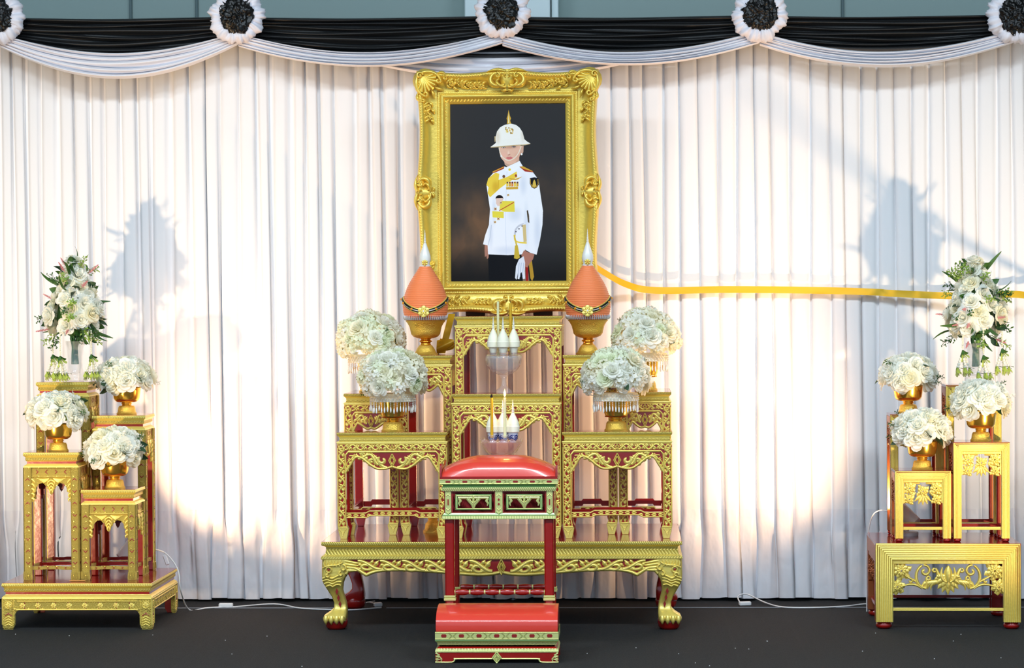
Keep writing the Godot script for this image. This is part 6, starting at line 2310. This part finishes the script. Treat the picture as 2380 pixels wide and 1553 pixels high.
func garland(at: Vector3, h: float, label: String) -> void:
	var t := thing("jasmine_garland", label, "garland", at, 0.0, "jasmine garlands hanging from the tall arrangements")
	var m := MB.new()
	var n := int((h - 0.095) / 0.009)
	for k in n:
		m.lathe(p2([0, 0.0052, 0.0034, 0.003, 0.0042, 0, 0.003, -0.003, 0, -0.0052]), 7, Vector3(0.0008 * sin(k * 2.0), -0.005 - 0.009 * k, 0.0008 * cos(k * 2.0)))
	part("jasmine_string", m, mt("petal_cream"), t)
	var y := -h + 0.095
	var cap := MB.new()
	for k in 6:
		petal(cap, TAU * k / 6.0, 0.010, -0.022, 0.5, 0.008, 0.0, FastNoiseLite.new(), y)
	part("green_cap", cap, mt("leaf_green"), t)
	var cap2 := MB.new()
	for k in 6:
		petal(cap2, TAU * (k + 0.5) / 6.0, 0.012, -0.030, 0.5, 0.010, 0.0, FastNoiseLite.new(), y - 0.006)
	part("yellow_green_cap", cap2, mt("petal_yellowgreen"), t)
	for k in 5:
		var a := TAU * k / 5.0 + 0.3
		var s := MB.new()
		for q in 4:
			var f := 0.012 + 0.004 * q
			s.lathe(p2([0, 0.006, 0.0044, 0.003, 0.0050, 0, 0.0036, -0.004, 0, -0.006]), 7, Vector3(f * sin(a), y - 0.036 - 0.0105 * q, f * cos(a)))
		part("white_bud_string", s, mt("petal_white"), t)
		var b := MB.new()
		for q in 5:
			petal(b, TAU * q / 5.0, 0.0085, -0.026, 0.6, 0.008, 0.0, FastNoiseLite.new(), 0.0)
		part("flower_bell", b, mt("petal_yellowgreen"), t, ident(Vector3(0.026 * sin(a), y - 0.070, 0.026 * cos(a))))
		var c := MB.new()
		for q in 5:
			petal(c, TAU * (q + 0.5) / 5.0, 0.0088, -0.015, 0.35, 0.004, 0.0, FastNoiseLite.new(), 0.002)
		part("green_calyx", c, mt("leaf_green"), t, ident(Vector3(0.026 * sin(a), y - 0.070, 0.026 * cos(a))))


func left_group() -> void:
	low_platform_left()
	var b := 0.184
	stamped_stand(-1.913, -1.691, -0.145, -0.345, b, 0.694, "square stamped-gold stand at the front left corner of the left platform")
	stamped_stand(-1.682, -1.463, -0.145, -0.345, b, 0.545, "shortest square stamped-gold stand, front right of the left platform")
	stamped_stand(-1.909, -1.692, -0.362, -0.562, b, 0.968, "tallest stamped-gold stand, carrying the glass vase on the left")
	stamped_stand(-1.680, -1.462, -0.362, -0.562, b, 0.831, "square stamped-gold stand in the back row beside the left platform's lamp")
	var g := "plain gold bowls at the sides"
	var fg := "white rose bouquets on the side stands"
	for q in [[-1.787, 0.694, -0.213, "on the front left stand", 31, 0.0], [-1.559, 0.545, -0.213, "on the shortest left stand", 32, 0.004], [-1.558, 0.831, -0.465, "on the back right stand of the left platform", 33, -0.004]]:
		gold_bowl(Vector3(q[0], q[1], q[2]), 1.0, 0.058, "polished gold pedestal bowl %s" % q[3], g)
		flowers(Vector3(q[0] - 0.004, q[1] + 0.145, q[2]), 0.122, 0.100 + q[5], 0.27, 27, 0.036, false, q[4], "round bouquet of white roses, %s" % q[3], fg)
	tall_vase(Vector3(-1.768, 0.968, -0.455), 51, "tall cone of white roses, green leaves and pink spikes, on the left", "clear glass vase on the tallest left stand", 0.165, 8)
	for q in [[-1.803, 1.185, -0.335, 0.205, "hanging in front of the left vase"], [-1.845, 1.165, -0.39, 0.180, "hanging furthest left on the left arrangement"], [-1.683, 1.180, -0.37, 0.195, "hanging right of the left vase"]]:
		garland(Vector3(q[0], q[1], q[2]), q[3], "white jasmine garland with yellow-green tassel, %s" % q[4])
	spot_lamp(Vector3(-1.572, b, -0.588), Vector3(-0.80, 1.02, -0.92), 13.5, 60.0, "white spot lamp at the back of the left platform, aimed at the backdrop")
	var st := MB.new()
	st.slab(smooth(p2([-0.030, -0.003, -0.026, -0.005, 0.026, -0.005, 0.030, -0.003, 0.030, 0.003, 0.026, 0.005, -0.026, 0.005, -0.030, 0.003]), 2), 0.0025, -0.0025, 0.0008)
	tag(part("wooden_slip", st, plain("slip_wood", Color(0.72, 0.50, 0.22), 0.5), self, Transform3D(Basis(Vector3.RIGHT, PI / 2), Vector3(-1.688, b + 0.0035, -0.095))), "small thin gilded slip lying on the front edge of the left platform", "slip")


# ------------------------------------------------------------------ the stands at the right: ribbed gold frames with carved flowers
func ribbed(t: Node3D, hw: float, hd: float, T: float, lw: float, bw: float, ridges: int, lotus: bool) -> void:
	var fh := 0.028 if lotus else 0.014
	part("tabletop", box_mb(Vector3(-hw, T - 0.010, -hd), Vector3(hw, T, hd - 0.0005), 0.001), mt("red_top"), t)
	# frame of each side: an upside-down U
	for side in 4:
		var half := hw if side % 2 == 0 else hd
		var off := hd if side % 2 == 0 else hw
		var at := Transform3D(Basis(Vector3.UP, [0.0, PI / 2, PI, -PI / 2][side]), Vector3.ZERO)
		at.origin = at.basis * Vector3(0, 0, off)
		var m := MB.new()
		m.slab(PackedVector2Array([Vector2(-half, fh), Vector2(-half + lw, fh), Vector2(-half + lw, T - 0.010 - bw), Vector2(half - lw, T - 0.010 - bw), Vector2(half - lw, fh), Vector2(half, fh), Vector2(half, T - 0.010), Vector2(-half, T - 0.010)]), 0.0, -0.022, 0.0005)
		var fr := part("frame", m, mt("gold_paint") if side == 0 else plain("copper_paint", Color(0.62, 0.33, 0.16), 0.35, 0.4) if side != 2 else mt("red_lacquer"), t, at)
		if side == 0:
			var g := MB.new()
			var pitch := (lw - 0.002) / ridges
			for k in ridges:
				var o := 0.001 + pitch * (k + 0.5)
				var ot := o * (bw + 0.010) / lw
				g.stroke(PackedVector2Array([Vector2(-half + o, fh), Vector2(-half + o, T - ot), Vector2(half - o, T - ot), Vector2(half - o, fh)]), pitch * 0.46, pitch * 0.5, 1, 1)
			part("ribbing", g, mt("gold_paint"), fr)
		# pierced flower carving under the top rail
		if side == 2:
			continue
		var c := MB.new()
		var xi := half - lw
		var yt := T - 0.010 - bw
		var z := -0.008
		c.box(Vector3(-xi, yt - (0.014 if lotus else 0.010), -0.016), Vector3(xi, yt, -0.002), 0.001)
		for u: float in [-1.0, 1.0]:
			c.slab(PackedVector2Array([Vector2(u * xi, yt), Vector2(u * xi, yt - (0.125 if lotus else 0.094)), Vector2(u * (xi - 0.006), yt - (0.118 if lotus else 0.088)), Vector2(u * (xi - 0.004), yt)]), -0.003, -0.015)
		if lotus and side == 0:
			c.fat = 1.25
			lotus_carving(c, xi, yt - 0.012)
		elif lotus:
			for q in [[-0.10, -0.045, 0.03], [0.0, -0.05, 0.036], [0.10, -0.045, 0.03], [-0.05, -0.07, 0.026], [0.05, -0.07, 0.026], [-0.15, -0.07, 0.03], [0.15, -0.07, 0.03]]:
				bloom(c, Vector2(q[0], yt + q[1]), q[2], 8, 0.010, -0.012)
		else:
			var k := xi / 0.078
			for q in [[-0.052, -0.033, 0.023], [0.052, -0.033, 0.023], [-0.054, -0.076, 0.018], [0.054, -0.076, 0.018], [0.0, -0.045, 0.021]]:
				bloom(c, Vector2(q[0] * k, yt + q[1]), q[2], 7, 0.008, z, q[0] * 9.0)
				for e in 4:
					var a := e * PI / 2 + 0.7
					var d := Vector2.from_angle(a)
					var p := Vector2(q[0] * k, yt + q[1])
					c.stroke(PackedVector2Array([p + d * q[2] * 0.6, p + d * q[2] * 1.1 + d.orthogonal() * 0.003, p + d * q[2] * 1.45]), 0.0075, 0.005, 0.8, 0.1, z - 0.003)
			for e in 5:
				var a := -PI / 2 + (e - 2) * 0.42
				c.stroke(PackedVector2Array([Vector2(0, yt - 0.055), Vector2(0, yt - 0.055) + Vector2.from_angle(a) * 0.024, Vector2(0, yt - 0.055) + Vector2.from_angle(a) * 0.044]), 0.0085, 0.006, 0.6, 0.15, z - 0.002)
			for u: float in [-1.0, 1.0]:
				c.stroke(bez(Vector2(u * 0.070 * k, yt - 0.012), Vector2(u * 0.05 * k, yt - 0.02), Vector2(u * 0.03 * k, yt - 0.012), Vector2(u * 0.012 * k, yt - 0.014)), 0.005, 0.005, 0.6, 0.6, z - 0.003)
				c.stroke(bez(Vector2(u * 0.030 * k, yt - 0.048), Vector2(u * 0.036 * k, yt - 0.062), Vector2(u * 0.044 * k, yt - 0.058), Vector2(u * 0.060 * k, yt - 0.064)), 0.006, 0.005, 0.6, 0.6, z - 0.003)
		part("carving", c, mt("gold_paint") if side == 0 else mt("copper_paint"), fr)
	for sx: float in [-1.0, 1.0]:
		for sz: float in [-1.0, 1.0]:
			var w := lw - 0.004
			var m := MB.new()
			var zz := hd - w / 2 - 0.002
			m.box(Vector3(sx * (hw - w / 2 - 0.001) - w / 2, fh - 0.002, sz * zz - w / 2), Vector3(sx * (hw - w / 2 - 0.001) + w / 2, T - 0.012, sz * zz + w / 2), 0.001)
			var leg := part("leg", m, mt("red_lacquer"), t)
			var f := MB.new()
			var r := lw * 0.48
			f.lathe(p2([0.0, 0.0, r * 0.7, 0.0, r * 0.95, fh * 0.25, r, fh * 0.5, r * 0.92, fh * 0.8, r * 0.7, fh, 0.0, fh]), 20, Vector3(sx * (hw - lw / 2), 0, sz * (hd - lw / 2)))
			part("foot", f, mt("red_lacquer"), leg)
	for side in 4:
		var half := hw if side % 2 == 0 else hd
		var off := hd if side % 2 == 0 else hw
		var at := Transform3D(Basis(Vector3.UP, [0.0, PI / 2, PI, -PI / 2][side]), Vector3.ZERO)
		at.origin = at.basis * Vector3(0, 0, off - 0.010)
		var m := MB.new()
		var y := 0.070 if lotus else 0.046
		var xi := half - lw
		m.box(Vector3(-xi, y, -0.014), Vector3(xi, y + 0.012, -0.001), 0.001)
		for k in (3 if lotus else 2):
			m.stroke(PackedVector2Array([Vector2(-xi, y + 0.002 + 0.004 * k), Vector2(xi, y + 0.002 + 0.004 * k)]), 0.0019, 0.002, 1, 1, -0.001)
		part("stretcher", m, mt("gold_paint") if side == 0 else mt("red_lacquer"), t, at)


# a lotus between rolling stems with blossoms in the corners
func lotus_carving(c: MB, xi: float, yt: float) -> void:
	var z := -0.012
	var y := yt - 0.066
	for e in 9:
		var a := -PI / 2 + (e - 4) * 0.36
		var d := Vector2.from_angle(a)
		c.stroke(PackedVector2Array([Vector2(0, y + 0.012) + d * 0.01, Vector2(0, y + 0.012) + d * 0.04, Vector2(0, y + 0.012) + d * (0.068 - 0.004 * absf(e - 4.0))]), 0.0115, 0.009, 0.7, 0.1, z)
	for e in 7:
		var a := -PI / 2 + (e - 3) * 0.52
		var d := Vector2.from_angle(a)
		c.stroke(PackedVector2Array([Vector2(0, y + 0.016), Vector2(0, y + 0.016) + d * 0.03, Vector2(0, y + 0.016) + d * 0.044]), 0.0110, 0.010, 0.6, 0.5, z + 0.005)
	for u: float in [-1.0, 1.0]:
		c.stroke(bez(Vector2(u * 0.004, y - 0.006), Vector2(u * 0.030, y - 0.004), Vector2(u * 0.030, y + 0.03), Vector2(u * 0.022, y + 0.052), 9), 0.0062, 0.014, 0.6, 0.3, z + 0.006)
		c.stroke(bez(Vector2(u * 0.022, y + 0.004), Vector2(u * 0.044, y + 0.012), Vector2(u * 0.036, y + 0.04), Vector2(u * 0.050, y + 0.046), 9), 0.0060, 0.011, 0.6, 0.6, z + 0.002)
		c.stroke(spiral(Vector2(u * 0.052, y + 0.038), 0.009, 0.003, PI / 2, PI / 2 - u * 4.8, 12), 0.0040, 0.011, 0.7, 0.8, z + 0.002)
		for k in 4:
			c.stroke(bez(Vector2(u * (0.03 + 0.010 * k), y - 0.006 - 0.004 * k), Vector2(u * (0.055 + 0.010 * k), y - 0.002), Vector2(u * (0.07 + 0.008 * k), y - 0.014), Vector2(u * (0.066 + 0.012 * k), y - 0.040 + 0.004 * k), 8), 0.0085, 0.008, 0.6, 0.1, z)
		# rolling stem
		c.stroke(bez(Vector2(u * 0.085, yt - 0.098), Vector2(u * 0.13, yt - 0.09), Vector2(u * 0.135, yt - 0.03), Vector2(u * 0.10, yt - 0.008), 14), 0.0050, 0.012, 0.8, 0.8, z)
		c.stroke(spiral(Vector2(u * 0.090, yt - 0.030), 0.024, 0.004, PI / 2 - u * 0.2, PI / 2 + u * 6.0, 22), 0.0044, 0.012, 0.9, 0.9, z)
		c.stroke(bez(Vector2(u * 0.085, yt - 0.098), Vector2(u * 0.075, yt - 0.08), Vector2(u * 0.095, yt - 0.055), Vector2(u * 0.074, yt - 0.050), 10), 0.0042, 0.011, 0.8, 0.8, z)
		c.stroke(spiral(Vector2(u * 0.077, yt - 0.060), 0.010, 0.003, PI / 2, PI / 2 + u * 5.0, 12), 0.0040, 0.010, 0.8, 0.8, z)
		c.stroke(bez(Vector2(u * 0.10, yt - 0.098), Vector2(u * 0.13, yt - 0.075), Vector2(u * 0.15, yt - 0.080), Vector2(u * 0.185, yt - 0.092), 10), 0.0042, 0.011, 0.8, 0.6, z)
		c.stroke(bez(Vector2(u * 0.118, yt - 0.075), Vector2(u * 0.14, yt - 0.060), Vector2(u * 0.150, yt - 0.058), Vector2(u * 0.165, yt - 0.048), 10), 0.0040, 0.011, 0.8, 0.6, z)
		c.stroke(spiral(Vector2(u * 0.145, yt - 0.068), 0.009, 0.003, PI / 2, PI / 2 + u * 5.0, 12), 0.0036, 0.010, 0.8, 0.8, z)
		# corner blossoms with leaves
		for q in [[0.180, -0.030, 0.029], [0.196, -0.092, 0.022]]:
			bloom(c, Vector2(u * q[0], yt + q[1]), q[2], 9, 0.010, z)
			for e in 6:
				var d := Vector2.from_angle(TAU * e / 6.0 + 0.4)
				var p := Vector2(u * q[0], yt + q[1])
				c.stroke(PackedVector2Array([p + d * q[2] * 0.7, p + d * q[2] * 1.15 + d.orthogonal() * 0.004, p + d * q[2] * 1.5]), 0.0095, 0.006, 0.8, 0.1, z - 0.003)
	# the closed bud in the middle
	c.stroke(PackedVector2Array([Vector2(0, y - 0.004), Vector2(0, y + 0.012), Vector2(0, y + 0.034), Vector2(0, y + 0.050), Vector2(0, y + 0.058)]), 0.0145, 0.018, 0.5, 0.1, z + 0.008)


func ribbed_stand(at: Vector3, w: float, d: float, T: float, turn: float, label: String) -> void:
	var t := thing("flower_stand", label, "stand", at, turn, "ribbed stands on the right platform")
	ribbed(t, w / 2.0, d / 2.0, T, 0.032, 0.026, 6, false)


func right_group() -> void:
	var turn := deg_to_rad(-1.3)
	var b := 0.334
	var t := thing("stand_platform", "ribbed gold low platform with red top and pierced lotus carving, under the right stands", "stand platform", Vector3(1.742, 0, -0.268), turn)
	ribbed(t, 0.280, 0.240, b, 0.067, 0.056, 9, true)
	ribbed_stand(Vector3(1.650, b, -0.185), 0.218, 0.185, 0.613 - b, turn, "shortest ribbed gold stand, front left of the right platform")
	ribbed_stand(Vector3(1.877, b, -0.182), 0.219, 0.185, 0.724 - b, turn, "ribbed gold stand at the front right of the right platform")
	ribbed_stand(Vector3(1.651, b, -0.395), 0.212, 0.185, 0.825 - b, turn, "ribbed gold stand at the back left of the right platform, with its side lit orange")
	ribbed_stand(Vector3(1.876, b, -0.392), 0.219, 0.185, 0.941 - b, turn, "tallest ribbed gold stand, carrying the glass vase on the right")
	var g := "plain gold bowls at the sides"
	var fg := "white rose bouquets on the side stands"
	for q in [[1.655, 0.613, -0.180, "on the shortest right stand", 41, 0.0], [1.885, 0.724, -0.178, "on the front right stand", 42, 0.0], [1.626, 0.825, -0.405, "on the back left stand of the right platform", 43, -0.004]]:
		gold_bowl(Vector3(q[0], q[1], q[2]), 1.0, 0.060, "polished gold pedestal bowl %s" % q[3], g)
		flowers(Vector3(q[0] - 0.002, q[1] + 0.145, q[2]), 0.120, 0.100 + q[5], 0.27, 27, 0.036, false, q[4], "round bouquet of white roses, %s" % q[3], fg)
	tall_vase(Vector3(1.897, 0.941, -0.405), 62, "tall cone of white roses, green leaves and pink spikes, on the right", "clear glass vase on the tallest right stand", 0.165, 10)
	for q in [[1.911, 1.165, -0.285, 0.200, "hanging in front of the right vase"], [1.834, 1.150, -0.32, 0.165, "hanging left of the right vase"], [1.990, 1.155, -0.32, 0.165, "hanging right of the right vase"]]:
		garland(Vector3(q[0], q[1], q[2]), q[3], "white jasmine garland with yellow-green tassel, %s" % q[4])
	spot_lamp(Vector3(1.612, b, -0.385), Vector3(0.78, 1.02, -0.90), 17.0, 60.0, "white spot lamp on a round base, on the right platform under the stands")


# ------------------------------------------------------------------ lamps, ribbon, cables
func spot_lamp(at: Vector3, to: Vector3, energy: float, cone: float, label: String) -> void:
	var t := thing("spot_lamp", label, "lamp", at, 0.0, "white spot lamps on the side platforms")
	var w := mt("plastic_white")
	var b := MB.new()
	b.lathe(p2([0.0, 0.0, 0.050, 0.0, 0.050, 0.0, 0.0505, 0.003, 0.0505, 0.012, 0.048, 0.015, 0.0, 0.0155]), 32)
	part("round_base", b, w, t)
	var pivot := Vector3(0, 0.078, 0)
	var dir := (to - at - pivot).normalized()
	var hz := Vector3(dir.x, 0, dir.z).normalized()
	var sidev := hz.cross(Vector3.UP)
	var arm := MB.new()
	for s: float in [-1.0, 1.0]:
		arm.tube(PackedVector3Array([Vector3(0, 0.012, 0), Vector3(0, 0.024, 0) + sidev * s * 0.026, Vector3(0, 0.05, 0) + sidev * s * 0.037, pivot + sidev * s * 0.037]), PackedFloat32Array([0.006, 0.005, 0.005, 0.005]), 8)
	part("yoke", arm, w, t)
	var h := Node3D.new()
	h.name = "lamp_head"
	t.add_child(h)
	h.transform = Transform3D(Basis.looking_at(dir), pivot)
	var can := MB.new()
	can.lathe(p2([0.0, -0.055, 0.024, -0.055, 0.026, -0.053, 0.026, -0.053, 0.033, -0.01, 0.041, 0.045, 0.042, 0.05, 0.042, 0.05, 0.038, 0.05, 0.034, 0.036, 0.0, 0.030]), 28)
	part("shade", can, w, h, Transform3D(Basis(Vector3.RIGHT, -PI / 2), Vector3.ZERO))
	var lens := MB.new()
	lens.lathe(p2([0.0, 0.036, 0.032, 0.036, 0.033, 0.038, 0.0, 0.041]), 24)
	part("bulb", lens, glow("spot_glow", Color(1.0, 0.78, 0.52), 6.0), h, Transform3D(Basis(Vector3.RIGHT, -PI / 2), Vector3.ZERO))
	var l := SpotLight3D.new()
	l.name = "spot_light"
	l.light_color = Color(1.0, 0.80, 0.60)
	l.light_energy = energy * 0.12
	l.spot_range = 20.0
	l.spot_attenuation = 2.0
	l.spot_angle = cone
	l.spot_angle_attenuation = 1.0
	l.light_size = 0.015
	l.shadow_enabled = true
	l.position = Vector3(0, 0, -0.070)
	h.add_child(l)


func strip(pts: PackedVector3Array, w: float, th := 0.0012) -> MB:
	var m := MB.new()
	var c := smooth3(pts, 8)
	for s: float in [1.0, -1.0]:
		var p := PackedVector3Array()
		for k in c.size():
			for u: float in [-1.0, 0.0, 1.0]:
				p.append(c[k] + Vector3(0, u * w, s * th * 0.5 + (0.002 * sin(k * 0.9) if u != 0.0 else 0.0)))
		m.grid(p, 3, c.size(), Vector3(0, 0, s))
	return m


func ribbon_and_cables() -> void:
	rng.seed = 77
	var lint := MB.new()
	for k in 26:
		var p := Vector3(rng.randf_range(-1.9, 1.9), 0.0, rng.randf_range(0.05, 1.0))
		if absf(p.x - 0.026) < 0.3 and p.z > 0.3:
			continue
		lint.lathe(p2([0, 0.0, 0.0022, 0.0005, 0.0016, 0.0022, 0, 0.0028]), 6, p)
	var li := part("carpet_lint", lint, mt("plastic_white"))
	li.set_meta("kind", "stuff")
	tag(li, "tiny white specks of lint scattered on the black carpet", "lint")
	var y := mt("satin_yellow")
	var rb := strip(PackedVector3Array([Vector3(0.33, 1.455, -0.70), Vector3(0.40, 1.405, -0.80), Vector3(0.50, 1.352, -0.90), Vector3(0.62, 1.328, -0.945), Vector3(0.93, 1.330, -0.952), Vector3(1.30, 1.324, -0.952), Vector3(1.55, 1.315, -0.945), Vector3(1.62, 1.309, -0.935), Vector3(1.90, 1.296, -0.90), Vector3(2.16, 1.298, -0.84), Vector3(2.28, 1.22, -0.62), Vector3(2.33, 1.13, -0.39), Vector3(2.27, 1.02, 0.05), Vector3(2.225, 0.935, 0.485), Vector3(2.20, 0.85, 0.92)]), 0.0145)
	tag(part("yellow_ribbon", rb, y), "long yellow satin ribbon stretched from the portrait to the right edge", "ribbon")
	var tail := thing("sash_end", "end of a yellow satin sash with a folded bow, left of the tallest altar table", "sash", Vector3(-0.225, 1.07, -0.62))
	part("sash_tail", strip(PackedVector3Array([Vector3(-0.005, 0.165, 0.03), Vector3(-0.02, 0.11, 0.04), Vector3(-0.045, 0.05, 0.05), Vector3(-0.062, 0.004, 0.06)]), 0.0), y, tail)
	var tm := MB.new()
	var tp := PackedVector3Array()
	for k in 9:
		var f := k / 8.0
		for u: float in [-1.0, 0.0, 1.0]:
			tp.append(Vector3(lerpf(0.0, -0.042, f) + u * 0.014, lerpf(0.165, 0.002, f), 0.05 + 0.004 * sin(f * 9.0) * u))
	tm.grid(tp, 3, 9, Vector3.BACK)
	tail.get_child(0).mesh = tm.mesh()
	for k in 3:
		var m := MB.new()
		var p := PackedVector3Array()
		for j in 9:
			var v := j / 8.0
			for i in 7:
				var u := i / 3.0 - 1.0
				p.append(Vector3(0.012 - 0.062 * v * (0.8 + 0.2 * k), 0.030 + 0.030 * u * sqrt(v) + 0.012 * k - 0.02 * v * (k - 0.6), 0.045 + 0.014 * sin(u * 3.0 + k) * v + 0.012 * k))
		m.grid(p, 7, 9, Vector3.BACK)
		part("bow_loop", m, y, tail)
	# floor cables
	var w := mt("plastic_white")
	var ca := thing("power_cable", "white power cable with an inline socket, running from the left platform along the floor", "cable", Vector3(-1.2, 0, -0.76))
	var m := MB.new()
	m.tube(smooth3(PackedVector3Array([Vector3(-0.30, 0.185 + 0.08, 0.16), Vector3(-0.22, 0.255, 0.22), Vector3(-0.163, 0.187, 0.235), Vector3(-0.150, 0.10, 0.240), Vector3(-0.14, 0.004, 0.10), Vector3(-0.08, 0.004, 0.045), Vector3(-0.02, 0.004, 0.01), Vector3(0.04, 0.004, 0.0), Vector3(0.19, 0.004, -0.10), Vector3(0.32, 0.004, 0.05), Vector3(0.45, 0.004, 0.10), Vector3(0.55, 0.004, 0.11), Vector3(0.66, 0.004, 0.03)])), PackedFloat32Array([0.003]), 7)
	part("cord", m, w, ca)
	part("socket", box_mb(Vector3(-0.03, 0.0, -0.010), Vector3(0.03, 0.020, 0.012), 0.004), w, ca)
	part("inline_switch", box_mb(Vector3(-0.008, -0.022, -0.006), Vector3(0.008, 0.022, 0.006), 0.003), w, ca, Transform3D(Basis(Vector3.BACK, 0.35), Vector3(-0.213, 0.225, 0.222)))
	var cp := thing("power_plug", "loose white plug lying on the carpet under the middle platform", "plug", Vector3(-0.56, 0, -0.795))
	part("plug_body", box_mb(Vector3(-0.018, 0.0, -0.010), Vector3(0.018, 0.018, 0.010), 0.004), w, cp, Transform3D(Basis(Vector3.UP, 0.5), Vector3.ZERO))
	var pl := MB.new()
	pl.tube(smooth3(PackedVector3Array([Vector3(-0.012, 0.012, -0.006), Vector3(-0.04, 0.014, -0.04), Vector3(-0.06, 0.004, -0.11), Vector3(-0.03, 0.004, -0.17)])), PackedFloat32Array([0.0025]), 6)
	part("cord", pl, w, cp)
	var cr := thing("power_cable", "white power cable looping on the floor left of the right platform, with a plug", "cable", Vector3(1.2, 0, -0.76))
	var r := MB.new()
	r.tube(smooth3(PackedVector3Array([Vector3(-0.235, 0.010, -0.06), Vector3(-0.24, 0.030, -0.14), Vector3(-0.20, 0.035, -0.17), Vector3(-0.13, 0.010, -0.09), Vector3(-0.06, 0.004, 0.03), Vector3(0.08, 0.004, 0.045), Vector3(0.20, 0.004, 0.0), Vector3(0.265, 0.004, -0.06), Vector3(0.32, 0.004, -0.10)])), PackedFloat32Array([0.003]), 7)
	part("cord", r, w, cr)
	part("plug_body", box_mb(Vector3(-0.026, 0.0, -0.010), Vector3(0.026, 0.018, 0.010), 0.004), w, cr, Transform3D(Basis(Vector3.UP, 0.3), Vector3(-0.215, 0.0, -0.055)))
	var cl := thing("power_cable", "white lamp cord arching behind the right platform down to its top", "cable", Vector3(1.50, 0.334, -0.47))
	var q := MB.new()
	q.tube(smooth3(PackedVector3Array([Vector3(0.13, 0.012, 0.03), Vector3(0.06, 0.085, -0.02), Vector3(0.0, 0.078, -0.055), Vector3(-0.022, 0.0, -0.085), Vector3(-0.03, -0.10, -0.09), Vector3(-0.03, -0.327, -0.08)])), PackedFloat32Array([0.0025]), 6)
	part("cord", q, w, cl)
